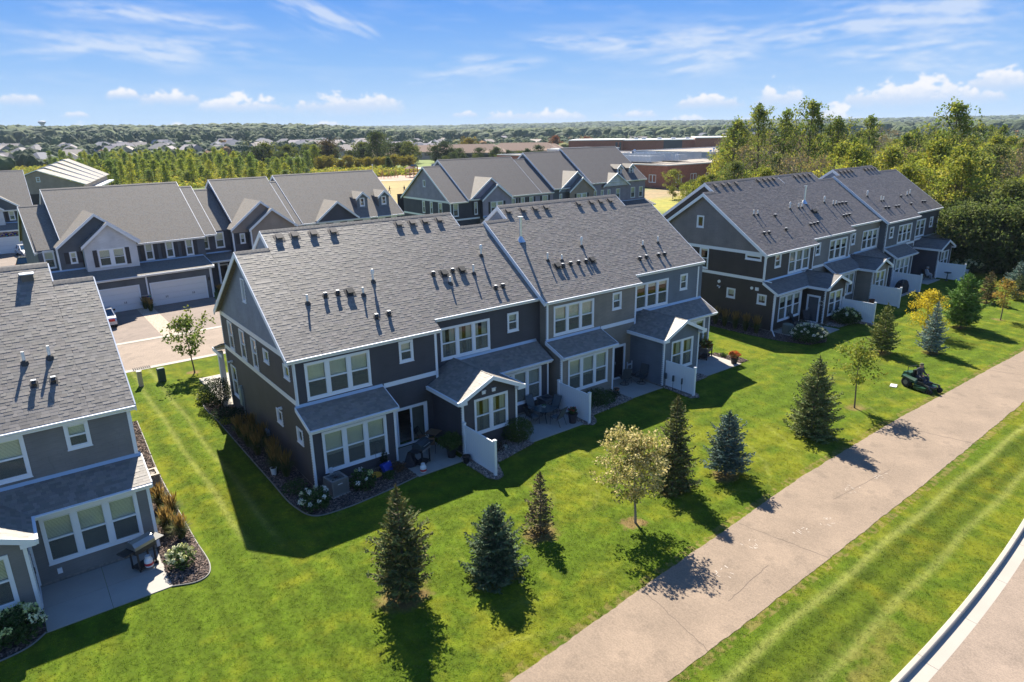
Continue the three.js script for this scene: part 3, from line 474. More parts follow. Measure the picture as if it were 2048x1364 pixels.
// ---------------------------------------------------------------- the middle row of four townhouses
const hole = (l) => l.map(h => [h[0] + .05, h[1] - .05, h[2] + .05, h[3] - .05]);
const capGrey = std(.23, .2, .17, .7, { map: grit });
{
  const b = thing('townhouse_row', 'row of four joined townhouses in the middle, charcoal, beige and blue-grey, with brown-grey shingle roofs', 'townhouses');
  const pairs = [[0, 0, SID.dark, SID.dark, 0], [14.6, .15, SID.taupe, SID.blue, 1]];
  for (const [X, yo, mp, mq, k] of pairs) {
    // first house of the pair: bay with a band of windows, patio door
    const F = FZ(0, X), up = [.51, 3.67, 3.77 + yo, 5.53 + yo], sm = [5.22, 6.0, 4.5 + yo, 5.58 + yo], dr = k ? [5.4, 6.5, .12, 2.3] : [4.75, 6.6, .1, 2.16];
    siding(b, mp, F, [[0, .12], [7.3, .12], [7.3, 5.82 + yo], [0, 5.82 + yo]], hole([up, sm, dr]));
    win(b, F, ...up, 3, { blind: k ? .5 : .52 }); win(b, F, ...sm, 1, { blind: .45 });
    new Geo().fbox(F, 4.3, 7.3, 3.43 + yo, 3.66 + yo, 0, .035).build('band_board', trimMat, b);
    if (k) door(b, F, ...dr); else slider(b, F, ...dr);
    bay(b, mp, X, X + 4.15, 0, 1.27, 2.85 + yo, { w: [X + .51, X + 3.66, .66 + yo, 2.65 + yo], wo: { blind: .62 }, L: k ? 1 : 0 });
    shed(b, X - .08, X + 4.22, 0, 3.58 + yo, 1.55, 3.0 + yo, { l: k ? 1 : 2 });
    // second house: stepped back, gabled garden room and a wider lean-to roof
    const z = -.6, F2 = FZ(z, X), up2 = [7.93, 11.06, 3.87 + yo, 5.61 + yo], sm2 = [12.26, 13.03, 4.56 + yo, 5.65 + yo];
    siding(b, mq, F2, [[7.3, .12], [14.6, .12], [14.6, 6.2 + yo], [7.3, 6.2 + yo]], hole([up2, sm2]));
    win(b, F2, ...up2, 3, k ? { blind: .15 } : { curtain: 2 }); win(b, F2, ...sm2, 1, { blind: .4 });
    bay(b, mq, X + 10.3, X + 14.25, z, .55, 2.8 + yo, { w: [X + 10.72, X + 13.72, .68 + yo, 2.62 + yo], wo: k ? { blind: .1 } : { curtain: 1 }, L: 0, R: k });
    shed(b, X + 8.7, X + 14.3 + .3 * k, z, 3.72 + yo, .85, 2.98 + yo, { l: 0, r: k, g0: X + 10.5 });
    gableRoom(b, { x0: X + 6.98, x1: X + 10.3, z0: z, z1: 2.72, ye: 2.98 + yo, yr: 3.88 + yo, mat: mq, win: [X + 7.68, X + 9.72, .92, 2.78], lights: k ? null : [X + 8.25, X + 8.85], wo: k ? { blind: 0 } : {} });
    corner(b, X + 7.33, 0, 3.2 + yo, 5.75 + yo);
    if (k) { siding(b, mp, FXm(X), [[-1.2, .1], [0, .1], [0, 5.9 + yo], [-1.2, 6.3 + yo]]); corner(b, X + .09, 0, 3.6 + yo, 5.8 + yo); }
  }
  const X_ = x => x < 14 ? -5.5 : x > 15 ? -5.35 : undefined;
  for (const [x0, x1, ze, zr, d, l, r, wm, n] of [[-.3, 1.35, .18, -5.55, 6.0, 2, 0, SID.steel, 300], [1.35, 7.5, .18, -6.6, 6.0, 1, 0, SID.steel, 0], [7.5, 12.6, -.38, -6.6, 6.0, 0, 1, SID.steel, 0], [12.6, 14.5, -.38, -5.55, 6.0, 0, 1, SID.steel, 0],
    [14.32, 16.0, .2, -5.4, 6.25, 1, 0, SID.taupe, 0], [16.0, 22.15, .2, -6.4, 6.25, 1, 0, SID.steel, 0], [22.15, 26.4, -.36, -6.4, 6.25, 0, 1, SID.steel, 0], [26.4, 29.05, -.36, -5.4, 6.25, 0, 2, SID.steel, 0]])
    roofSeg(b, { x0, x1, ze, zr, d, l, r, wallMat: wm, single: n, zs: X_(x0), zb: zr < -6 ? -13.2 : -11.3, capMat: capGrey });
  // gable end towards the lawn
  const G = FXm(0), tall = [[-9.92, -9.06], [-7.78, -6.92], [-5.8, -5.0]].map(q => [...q, 3.92, 5.55]), small = [[-3.95, -3.17, 4.74, 5.42], [-1.17, -.42, 4.7, 5.38]], gf = [[-10.5, -9.5, 1.0, 2.85], [-3.0, -2.2, 1.88, 2.62], [-.33, .42, 1.82, 2.56]], at = [-6.2, -5.62, 7.3, 8.5];
  siding(b, SID.dark, G, [[-11.2, .12], [1.27, .12], [1.27, 2.95], [0, 3.6], [0, 3.66], [-11.2, 3.66]], hole(gf));
  siding(b, SID.dark, G, [[-11.2, 3.86], [0, 3.86], [0, 5.66], [-11.2, 5.66]], hole([...tall, ...small]));
  siding(b, SID.steel, G, [[-11.2, 5.84], [.02, 5.84], [-5.55, 9.73]], hole([at]), .17, .22, 'gable_wall');
  new Geo().fbox(G, -11.2, 0, 5.62, 5.87, .0, .04).build('band_board', trimMat, b); new Geo().fbox(G, -11.2, 0, 3.64, 3.88, 0, .04).build('band_board', trimMat, b);
  for (const w of tall) win(b, G, ...w, 1, { cw: .09, blind: 0, curtain: 1 }); for (const w of small) win(b, G, ...w, 1, { cw: .09, rows: 1, blind: .3 }); win(b, G, ...gf[0], 1, { cw: .09, blind: .3 }); for (const w of gf.slice(1)) win(b, G, ...w, 1, { cw: .1, rows: 1, blind: .3 }); win(b, G, ...at, 1, { cw: .08, rows: 1, blind: 0 });
  new Geo().box(-.005, .03, 3.6, 5.7, -.07, .04).box(-.03, .1, 3.62, 5.7, .012, .04).build('corner_trim', trimMat, b);
  new Geo().box(-.035, .07, .1, 5.9, -11.26, -11.15).build('corner_trim', trimMat, b);
  new Geo().box(.02, 29, -.1, .13, -11.2, -.62).build('foundation', foundMat, b); new Geo().box(-.004, .02, -.1, .125, -11.2, 1.25).build('foundation', foundMat, b);
  // street side and far end
  new Geo().quad(V(0, 0, -11.2), V(29, 0, -11.2), V(29, 6, -11.2), V(0, 6, -11.2)).build('wall', SID.dark, b);
  siding(b, SID.blue, FXp(28.8), [[-11.2, .1], [-.6, .1], [-.6, 6.4], [-5.4, 9.7], [-11.2, 6]]);
  corner(b, 28.8, -.6, 3.6, 6.1);
  // porch at the street corner
  slab(b, [V(-.25, 3.2, -13.2), V(4, 3.2, -13.2), V(4, 3.9, -11.2), V(-.25, 3.9, -11.2)], { inst: false, name: 'lower_roof' });
  new Geo().box(-.29, -.25, 3.0, 3.22, -13.2, -11.2).box(-.25, 4, 2.98, 3.19, -13.2, -13.1).build('rake_board', trimMat, b); new Geo().box(-.12, .16, 0, 3.0, -12.9, -12.62).build('post', trimMat, b);
  // meter, lamps, taps on the gable wall
  const M = new Geo().box(-.16, -.012, .85, 1.85, -9.05, -8.65).box(-.12, -.012, 1.85, 2.0, -8.95, -8.75).tube([V(-.08, .85, -8.6), V(-.08, 0, -8.55)], .03, 8).build('meter_box', std(.27, .33, .31, .5), b);
  for (const [z, y] of [[-10.0, 3.05], [-2.15, 2.78]]) { const L = new Geo(); L.box(-.1, -.01, y, y + .12, z - .05, z + .05); L.tube([V(-.1, y + .08, z - .03), V(-.24, y + .02, z - .08)], [.045, .065], 10); L.build('wall_lamp', trimMat, b); }
  new Geo().box(-.18, -.01, .5, .8, -5.0, -4.6).tube([V(-.1, .5, -4.8), V(-.1, 0, -4.8)], .02, 6).tube([V(-.12, .65, -4.75), V(-.2, .3, -5.1), V(-.14, 0, -5.2)], .025, 6).build('gas_meter', std(.28, .31, .33, .5), b);
  new Geo().tube([V(.75, .0, 1.34), V(.75, .62, 1.32)], .02, 8).box(.67, .83, .6, .85, 1.28, 1.38).build('conduit', trimGrey, b);
  roofBits(b, 6.0, .7, [[2.10,-6.08],[2.91,-6.11],[3.91,-6.09],[4.99,-6.09],[8.90,-6.12],[9.76,-6.12],[10.59,-6.12],[11.55,-6.12]], [[2.81,-2.52],[3.45,-2.54],[8.98,-2.75],[10.21,-2.75],[4.66,-0.99],[5.35,-1.03],[12.07,-1.35],[12.58,-1.37]], [[4.07,-2.51],[9.63,-2.70],[10.80,-2.74]], [[1.84,-2.33,0.42],[5.55,-2.93,0.59],[4.67,-2.29,0.38],[9.64,-2.11,0.38],[11.40,-2.47,0.49],[12.64,-3.49,0.59]]);
  roofBits(b, 6.25, .7, [[16.45,-5.92],[17.61,-5.92],[18.61,-5.92],[19.52,-5.92],[22.41,-5.95],[23.61,-5.95],[24.48,-5.95],[25.39,-5.95]], [[17.28,-1.70],[17.94,-1.73],[18.58,-1.72],[19.20,-1.72],[23.54,-1.28],[24.19,-1.31],[25.36,-1.29],[25.93,-1.28]], [[16.91,-1.76],[19.75,-1.76]], [[15.83,-3.86,1.31],[16.58,-2.25,0.47],[17.57,-2.10,0.36],[19.85,-2.83,0.57],[24.76,-2.15,0.40],[26.33,-2.23,0.46]]);
}
// ---------------------------------------------------------------- the right-hand row of five
{
  const b = thing('townhouse_row', 'right-hand row of five joined townhouses, nearest brown with olive gable, under dark roofs', 'townhouses', [37.0, 0, -.7], 2 * Math.PI / 180);
  const yo = .16, C = { col: [.165, .145, .13], w: .16, mat: farRoofR, capMat: std(.17, .15, .135, .7, { map: grit }) }, ro = { ...C };
  const units = [[0, 7.35, 0, SID.brown, [1.33, 2.2], [3.42, 6.63], 3], [7.35, 14.66, -.45, SID.grey, [8.45, 9.25], [10.85, 14.0], 3], [14.66, 21.4, -.9, SID.taupe, [15.8, 16.55], [18.0, 21.15], 3], [21.4, 28.35, -.2, SID.slate, [22.1, 22.95], [24.1, 27.2], 3], [28.35, 34.95, -.6, SID.charcoal, [32.75, 33.55], [29.2, 31.6], 2]];
  for (const [x0, x1, z, m, s, t, n] of units) {
    const F = FZ(z), S = [...s, 4.7, 5.78], T = [...t, 3.96, 5.76];
    siding(b, m, F, [[x0, .12], [x1, .12], [x1, 5.95 - .7 * z], [x0, 5.95 - .7 * z]], hole([S, T])); win(b, F, ...S, 1, { blind: .2 }); win(b, F, ...T, n, { blind: .3, curtain: x0 === 0 ? 1 : 0 });
    new Geo().fbox(F, x0, x1, 3.62, 3.84, 0, .035).build('band_board', trimMat, b);
    corner(b, x1 - .02, z, 3.3, 5.9); if (x0 > 21 && x0 < 22) { siding(b, m, FXm(x0), [[-1.6, .1], [z, .1], [z, 6.2], [-1.6, 6.8]]); corner(b, x0 + .09, z, .1, 6.1); }
  }
  // ground floor: bays, lean-to roofs and gabled garden rooms
  bay(b, SID.brown, 0, 4.05, 0, 1.05, 2.95, { w: [.68, 3.9, .72, 2.72], wo: { blind: .25 }, L: 0 }); shed(b, -.1, 5.6, 0, 3.82, 1.33, 3.08, { ...ro, l: 2, r: 0, g1: 4.4, x1t: 6.0 });
  gableRoom(b, { x0: 4.75, x1: 8.1, z0: 0, z1: 2.62, ye: 3.05, yr: 3.86, mat: SID.brown, win: [5.42, 7.55, .62, 2.58], wo: { curtain: 0, blind: .3 }, ro, holeL: [[1.3, 2.2, .2, 2.2]] }); door(b, FXm(4.75), 1.2, 2.3, .15, 2.3, std(.1, .1, .11, .2));
  bay(b, SID.grey, 10.9, 14.55, -.45, .5, 2.9, { w: [11.15, 14.2, .75, 2.7] }); shed(b, 10.2, 14.9, -.45, 3.84, .8, 3.06, { ...ro, r: 0 });
  gableRoom(b, { x0: 14.55, x1: 17.6, z0: -.9, z1: 1.95, ye: 3.04, yr: 3.82, mat: SID.taupe, win: [15.15, 17.0, .85, 2.75], ro });
  bay(b, SID.taupe, 17.7, 21.2, -.9, .1, 2.9, { w: [18.0, 20.9, .75, 2.7] }); shed(b, 16.6, 21.4, -.9, 3.84, .42, 3.06, { ...ro, l: 0, r: 0, g0: 17.9 });
  bay(b, SID.slate, 21.5, 25.7, -.2, .85, 2.95, { w: [21.85, 25.0, .85, 2.8] }); shed(b, 21.4, 26.1, -.2, 3.84, 1.15, 3.08, ro);
  gableRoom(b, { x0: 29.6, x1: 32.8, z0: -.6, z1: 1.85, ye: 3.04, yr: 3.82, mat: SID.charcoal, win: [30.2, 32.2, .8, 2.7], ro });
  bay(b, SID.charcoal, 32.8, 34.9, -.6, .4, 2.9, { w: [33.1, 34.6, .75, 2.7], cols: 2 }); shed(b, 31.6, 35.2, -.6, 3.84, .7, 3.06, { ...ro, l: 0, g0: 33 });
  for (const [x0, x1, ze, zr, d, l, r, wm] of [[-.3, 1.15, .22, -5.8, 6.12, 2, 0, SID.olive], [1.15, 7.5, .22, -6.75, 6.12, 1, 0, SID.brown], [7.5, 12.1, -.25, -6.75, 6.12, 0, 0, SID.brown], [12.1, 14.85, -.25, -6.8, 6.12, 2, 0, SID.brown], [14.85, 18.4, -.7, -6.8, 6.12, 0, 1, SID.brown], [18.4, 21.3, -.7, -5.85, 6.12, 0, 1, SID.brown],
    [21.1, 22.3, .0, -5.75, 6.36, 1, 0, SID.slate], [22.3, 28.5, .0, -6.55, 6.36, 1, 0, SID.steel], [28.5, 31.0, -.4, -6.55, 6.36, 0, 1, SID.steel], [31.0, 35.2, -.4, -5.75, 6.36, 0, 2, SID.steel]])
    roofSeg(b, { x0, x1, ze, zr, d, l, r, wallMat: wm, zb: zr < -6.3 ? -13.6 : -11.8, zs: x0 < 20 ? -5.75 : x0 > 22 ? -5.7 : undefined, zrake: x0 > 12 && x0 < 13 ? -5.85 : undefined, ...C });
  const G = FXm(0), wh = [[-5.95, -5.07, 4.1, 5.83], [-7.95, -7.05, 4.1, 5.83], [-1.72, -.33, 5.37, 5.8], [-3.13, -2.34, 2.08, 2.88], [-.4, .4, 2.03, 2.83]], at = [-6.42, -5.74, 7.4, 8.38];
  siding(b, SID.brown, G, [[-11.7, .12], [1.05, .12], [1.05, 3.02], [0, 3.8], [-11.7, 3.8]], hole(wh.slice(3))); siding(b, SID.brown, G, [[-11.7, 4.0], [0, 4.0], [0, 5.8], [-11.7, 5.8]], hole(wh.slice(0, 3)));
  siding(b, SID.olive, G, [[-11.7, 5.98], [.02, 5.98], [-5.8, 10.02]], hole([at]), .17, .22, 'gable_wall');
  new Geo().fbox(G, -11.7, 0, 5.78, 6.02, 0, .04).build('band_board', trimMat, b); new Geo().fbox(G, -11.7, 0, 3.78, 4.02, 0, .04).build('band_board', trimMat, b);
  wh.forEach((w, i) => win(b, G, ...w, 1, { rows: i < 2 ? 2 : 1, blind: i > 2 ? .7 : .1 })); win(b, G, ...at, 1, { rows: 1, blind: 0 });
  for (const [z, y, r] of [[-3.89, 3.25, .13], [-.92, 3.18, .12]]) new Geo().tube([V(0, y, z), V(-.08, y, z)], [r, r], 14).build('vent_hood', trimMat, b); new Geo().box(-.1, 0, 3.05, 3.3, -.6, -.32).build('vent_hood', trimMat, b);
  new Geo().tube([V(0, 2.85, -3.9), V(-.16, 2.9, -3.95)], [.04, .06], 8).tube([V(0, 2.85, -3.8), V(-.16, 2.75, -3.78)], [.04, .06], 8).build('wall_lamp', trimMat, b);
  const D = new Geo(); D.tube([V(-.02, 5.85, .3), V(-.02, 5.7, .12), V(-.02, 5.55, .07), V(-.02, 3.9, .07), V(.1, 3.86, .2), V(.55, 3.72, .35)], .045, 8); D.build('downspout', trimMat, b);
  new Geo().tube([V(-.02, 3.05, 1.4), V(-.05, 2.85, 1.15), V(-.06, .25, 1.12), V(-.12, .16, 1.2), V(-1.0, .06, 1.9)], .05, 8).build('downspout', trimMat, b);
  new Geo().box(-.035, .1, .1, 2.95, 1.0, 1.08).build('corner_trim', trimMat, b); new Geo().box(-.035, .1, 3.7, 5.9, -.08, .04).build('corner_trim', trimMat, b);
  new Geo().quad(V(0, 0, -11.7), V(35, 0, -11.7), V(35, 6, -11.7), V(0, 6, -11.7)).build('wall', SID.brown, b); siding(b, SID.charcoal, FXp(34.95), [[-11.7, .1], [-.6, .1], [-.6, 6.4], [-5.75, 10], [-11.7, 6]]);
  new Geo().box(.02, 34.9, -.1, .13, -11.7, -.92).build('foundation', foundMat, b);
  roofBits(b, 6.12, .7, [[1.97,-6.35],[3.09,-6.35],[3.96,-6.35],[5.02,-6.35],[8.49,-6.4],[9.43,-6.4],[10.22,-6.4],[10.98,-6.4],[14.72,-6.42],[15.59,-6.42],[16.48,-6.42],[17.43,-6.42]], [[5.57,-2.78],[1.85,-1.44],[2.52,-1.42],[5.07,-1.42],[9.03,-1.43],[9.66,-1.44],[10.26,-1.45],[16.87,-2.93],[17.46,-2.92],[18.07,-2.88],[15.29,-1.64],[15.81,-1.65],[16.43,-1.66]], [[11.56,-2.62],[11.95,-2.62]], [[3.05,-3.22,0.40],[3.59,-3.19,0.37],[8.69,-3.25,0.55],[10.07,-3.22,0.42],[10.61,-3.19,0.42],[14.81,-3.34,0.55],[15.77,-2.96,0.41],[16.34,-2.96,0.38],[11.81,-3.67,1.36]]);
  roofBits(b, 6.36, .7, [[22.9,-6.1],[23.8,-6.1],[24.6,-6.1],[25.4,-6.1],[28.4,-6.1],[29.2,-6.1],[30.0,-6.1],[30.7,-6.1]], [[23.4,-1.44],[24.0,-1.38],[25.6,-1.37],[26.2,-1.34],[29.1,-1.32],[32.0,-1.34],[32.5,-1.30],[29.0,-2.36]], [], [[22.7,-3.02,0.55],[24.2,-2.29,0.5],[24.7,-2.27,0.42],[30.6,-2.42,0.45],[31.4,-2.47,0.53]]);
}
// ---------------------------------------------------------------- the grey house cut by the left edge of the frame
{
  const b = thing('townhouse_row', 'grey townhouse row at the left edge, seen over its roof and patio', 'townhouses', [-6.5, 0, .45]);
  const F = FZ(0), sm = [-2.15, -1.38, 4.36, 5.37], up = [-6.6, -3.35, 3.73, 5.35];
  siding(b, SID.grey, F, [[-14, .12], [0, .12], [0, 5.5], [-14, 5.5]], hole([sm, up]), .12, .3); win(b, F, ...sm, 1, { blind: .5 }); win(b, F, ...up, 3, { blind: .5 });
  bay(b, SID.grey, -3.93, 0, 0, 1.3, 2.78, { w: [-3.48, -.44, .78, 2.63], wo: { blind: .5 }, L: 0 }); shed(b, -4.6, .1, 0, 3.5, 1.56, 2.93, { l: 0, g0: -3.7 });
  gableRoom(b, { x0: -7.3, x1: -3.93, z0: 0, z1: 3.0, ye: 2.93, yr: 3.8, mat: SID.grey, win: [-6.7, -4.42, .7, 2.55], wo: { curtain: 0, blind: .5 } });
  slider(b, FXp(-3.93), 1.45, 2.85, .12, 2.2); 
  new Geo().box(-3.9, -3.8, 1.5, 1.75, 1.1, 1.25).build('wall_lamp', blackMat, b); new Geo().box(-3.3, -3.15, .35, .55, 1.31, 1.38).build('outlet_cover', trimMat, b);
  roofSeg(b, { x0: -16, x1: -1.25, ze: .2, zr: -6.4, d: 5.75, l: 0, r: 1, zs: -5.45, wallMat: SID.grey, single: 150, zb: -13, capMat: capGrey }); roofSeg(b, { x0: -1.25, x1: .2, ze: .2, zr: -5.5, d: 5.75, l: 0, r: 2, wallMat: SID.grey, single: 150, zb: -11.2, capMat: capGrey });
  siding(b, SID.grey, FXp(0), [[-11.2, .12], [1.3, .12], [1.3, 2.8], [0, 3.4], [0, 5.6], [-5.5, 9.4], [-11.2, 5.6]]);
  new Geo().quad(V(-16, 0, -11.2), V(0, 0, -11.2), V(0, 5.6, -11.2), V(-16, 5.6, -11.2)).build('wall', SID.grey, b);
  corner(b, .0, 0, 3.5, 5.5); new Geo().box(-14, .0, -.1, .13, -11, -.02).build('foundation', foundMat, b);
  roofBits(b, 5.75, .7, [], [[-2.67,-1.29],[-2.07,-1.28]], [], [[-2.80,-2.21,0.43],[-2.00,-2.25,0.46]]);
  new Geo().box(-2.26, -1.84, 9.62, 9.98, -6.05, -5.65).build('roof_vent', std(.11, .1, .09, .8), b); new Geo().box(-2.3, -1.8, 9.98, 10.02, -6.1, -5.6).build('vent_cap', trimGrey, b);
}

// ---------------------------------------------------------------- rows across the street, seen from their garage fronts
const shutterMat = std(.03, .032, .04, .6), garageMat = std(.72, .71, .7, .5), stoneMat = std(.3, .26, .22, .9, { map: dataTex(128, (u, v) => { const r = Math.floor(v * 8), c = PERM[(Math.floor(u * 5 + r * .5) + r * 31) & 255] / 255; const a = .6 + .6 * c; return [a, a * .95, a * .9]; }, false, 1) });
function frontGable(b, o) {      // gable facing +z whose roof runs back into the main slope
  const { x0, x1, z, ye, yr, zb, mat } = o, xm = (x0 + x1) / 2, ov = .22, zf = z + .25, k = (yr - ye) / (xm - x0 + ov);
  slab(b, [V(x0 - ov, ye, zb1(o, 0)), V(x0 - ov, ye, zf), V(xm, yr, zf), V(xm, yr, zb)], { inst: false, name: 'gable_roof', mat: o.roof || farRoof }); slab(b, [V(x1 + ov, ye, zf), V(x1 + ov, ye, zb1(o, 1)), V(xm, yr, zb), V(xm, yr, zf)], { inst: false, name: 'gable_roof', mat: o.roof || farRoof });
  for (const x of [x0 - ov, x1 + ov]) { new Geo().hexa([V(x, ye - .24, zf), V(xm, yr - .24, zf), V(xm, yr + .02, zf), V(x, ye + .02, zf), V(x, ye - .24, zf + .05), V(xm, yr - .24, zf + .05), V(xm, yr + .02, zf + .05), V(x, ye + .02, zf + .05)]).build('rake_board', trimMat, b); }
  if (mat) siding(b, mat, FZ(z), [[x0, o.y0], [x1, o.y0], [x1, ye - .05], [xm, yr - .15], [x0, ye - .05]], o.holes || [], .16);
  if (o.valley) new Geo().hexa([V(x0 - ov, ye + .03, zf), V(x0 - ov + .12, ye + .03, zf), V(xm + .06, yr + .03, zb), V(xm - .06, yr + .03, zb), V(x0 - ov, ye + .05, zf), V(x0 - ov + .12, ye + .05, zf), V(xm + .06, yr + .05, zb), V(xm - .06, yr + .05, zb)]);
}
const zb1 = (o, k) => o.zb + (o.z - o.zb) * .8;
function dormer(b, x0, x1, z, yb, h, mat) {
  const xm = (x0 + x1) / 2, w = x1 - x0; siding(b, mat, FZ(z), [[x0, yb], [x1, yb], [x1, yb + h], [xm, yb + h + w * .42], [x0, yb + h]], hole([[xm - .32, xm + .32, yb + .25, yb + h - .02]]), .14); siding(b, SID.slate, FXm(x0), [[z - h * 1.5, yb + h], [z, yb + h], [z, yb - .1]]); siding(b, SID.slate, FXp(x1), [[z - h * 1.5, yb + h], [z, yb + h], [z, yb - .1]]);
  win(b, FZ(z), xm - .32, xm + .32, yb + .25, yb + h - .02, 1, { cw: .09, blind: 0 });
  frontGable(b, { x0, x1, z, ye: yb + h - .05, yr: yb + h + w * .42 + .1, zb: z - h * 1.9 });
}
function garageDoor(b, x0, x1, y1, z) {
  const d = new Geo().box(x0 - .12, x0, 0, y1 + .12, z - .05, z + .05).box(x1, x1 + .12, 0, y1 + .12, z - .05, z + .05).box(x0, x1, y1, y1 + .12, z - .05, z + .048).build('garage_door_frame', trimMat, b);
  const G = new Geo(), n = 8, w = (x1 - x0) / n, hh = y1 / 4;
  for (let r = 0; r < 4; r++) { G.box(x0, x1, r * hh + .006, (r + 1) * hh - .006, z - .07, z - .03); for (let c = 0; c < n; c++) G.box(x0 + c * w + .07, x0 + (c + 1) * w - .07, r * hh + .09, (r + 1) * hh - .09, z - .03, z - .018); }
  G.build('garage_door', garageMat, d);
  for (const f of [.25, .75]) { const x = lerp(x0, x1, f); for (const e of [-.07, .07]) new Geo().box(x + e - .02, x + e + .02, hh * 1.25, hh * 1.6, z - .018, z + .015).build('handle', metalDark, d); }
}
function fwin(b, z, x0, x1, y0, y1, sh = 1, o = {}) { win(b, FZ(z), x0, x1, y0, y1, o.cols || 1, { cw: .09, blind: .45, ...o }); if (sh) for (const x of [x0 - .4, x1 + .04]) { const S = new Geo().box(x, x + .34, y0 + .03, y1 - .03, z + .015, z + .06); for (let y = y0 + .1; y < y1 - .12; y += .09) S.box(x + .05, x + .29, y, y + .05, z + .06, z + .07); S.build('shutter', shutterMat, b); } }
{
  const b = thing('townhouse_row', 'row across the street with a white gable above two white garage doors', 'townhouses', [6.74, 0, -41.48], 3.36 * Math.PI / 180);
  for (const [x0, x1, ze, zr, d, l, r] of [[-13.4, -11.3, -3.3, -8.5, 3.35, 2, 0], [-11.3, .67, -2.35, -9.43, 4.03, 1, 1], [.67, 1.85, -2.5, -8.75, 4.03, 0, 1], [1.85, 4.05, -4.0, -9.7, 2.9, 0, 0], [4.05, 10.4, -2.9, -9.85, 3.73, 1, 1], [10.4, 11.2, -2.9, -9.1, 3.73, 0, 0], [11.2, 24.1, -2.9, -9.9, 3.78, 1, 2]])
    roofSeg(b, { x0, x1, ze, zr, d, l, r, wallMat: SID.charcoal, inst: false, mat: farRoof, capMat: capGrey });
  const wn = [[-4.86, -4.12], [-3.03, -2.3], [-1.21, -.5]];
  siding(b, SID.slate, FZ(-2.6), [[-5.7, 3.0], [.6, 3.0], [.6, 5.8], [-5.7, 5.8]], hole(wn.map(q => [...q, 3.95, 5.58]))); for (const q of wn) fwin(b, -2.6, ...q, 3.95, 5.58);
  siding(b, SID.slate, FZ(-2.2), [[-11.9, 3.0], [-10.1, 3.0], [-10.1, 5.9], [-11.9, 5.9]], hole([[-11.0, -10.45, 4.5, 5.55]])); fwin(b, -2.2, -11.0, -10.45, 4.5, 5.55);
  siding(b, SID.slate, FXm(-11.9), [[-3.2, 3], [-2.2, 3], [-2.2, 6], [-3.2, 6]]); corner(b, -11.83, -2.2, 3.3, 5.9);
  siding(b, SID.slate, FZ(-3.2), [[-13.2, 0], [-11.8, 0], [-11.8, 5.8], [-13.2, 5.8]], hole([[-12.85, -12.0, 4.15, 5.75]])); fwin(b, -3.2, -12.85, -12.0, 4.15, 5.75, 0);
  frontGable(b, { x0: -11.75, x1: -5.45, z: -2.2, ye: 6.02, yr: 8.72, zb: -6.7, mat: SID.slate, y0: 5.6, valley: 1 });
  frontGable(b, { x0: -9.95, x1: -5.7, z: -1.5, ye: 5.95, yr: 7.95, zb: -4.5, mat: SID.white, y0: 3.2, holes: hole([[-8.92, -6.75, 4.0, 5.58]]) }); siding(b, SID.white, FXm(-9.95), [[-2.2, 3.2], [-1.5, 3.2], [-1.5, 5.9], [-2.2, 5.9]]);
  fwin(b, -1.5, -8.92, -6.75, 4.0, 5.58, 1, { cols: 2, mw: .3 });
  shed(b, -13.2, -5.72, -2.2, 3.95, .32, 3.12, { inst: false, l: 1, r: 0 }); shed(b, -5.72, .32, -2.6, 3.8, .32, 3.14, { inst: false, l: 0, r: 1 });
  siding(b, SID.slate, FZ(0), [[-12.4, 0], [-5.75, 0], [-5.75, 3.05], [-12.4, 3.05]], [[-11.5, -6.42, 0, 2.2]]); siding(b, SID.slate, FZ(.02), [[-5.75, 0], [0, 0], [0, 3.05], [-5.75, 3.05]], [[-5.5, -.55, 0, 2.2]]);
  garageDoor(b, -11.42, -6.5, 2.13, 0); garageDoor(b, -5.42, -.62, 2.13, .02); siding(b, SID.slate, FXp(0), [[-2.6, 0], [0, 0], [0, 3], [-2.6, 3.7]]); corner(b, 0, .02, 0, 3.05); corner(b, -5.7, .03, 1.15, 3.05);
  new Geo().box(-6.3, -5.58, 0, 1.12, -.02, .16).build('stone_pier', stoneMat, b); new Geo().box(-6.34, -5.54, 1.12, 1.2, -.02, .2).build('stone_cap', concMat, b);
  new Geo().box(-.33, -.2, 1.75, 2.05, .04, .16).build('wall_lamp', blackMat, b);
  siding(b, SID.charcoal, FZ(-3.7), [[.6, 0], [4.1, 0], [4.1, 5.9], [.6, 5.9]], hole([[.75, 1.35, 4.15, 5.75], [2.0, 2.9, 4.15, 5.75], [1.9, 2.95, 0, 2.45]])); fwin(b, -3.7, .75, 1.35, 4.15, 5.75, 0); fwin(b, -3.7, 2.0, 2.9, 4.15, 5.75, 0); door(b, FZ(-3.7), 1.9, 2.95, .05, 2.45);
  shed(b, .4, 4.0, -3.7, 3.7, -1.9, 3.15, { inst: false }); for (const x of [.65, 1.5, 3.3, 3.8]) new Geo().box(x - .09, x + .09, 0, 3.0, -2.2, -2.02).build('column', trimMat, b);
  // third and fourth houses
  siding(b, SID.charcoal, FZ(-2.8), [[3.5, 0], [5.1, 0], [5.1, 5.9], [3.5, 5.9]], hole([[4.2, 4.75, 4.45, 5.5]])); fwin(b, -2.8, 4.2, 4.75, 4.45, 5.5); siding(b, SID.charcoal, FXm(3.5), [[-3.7, 0], [-2.8, 0], [-2.8, 5.9], [-3.7, 5.9]]); corner(b, 3.57, -2.8, 0, 5.9);
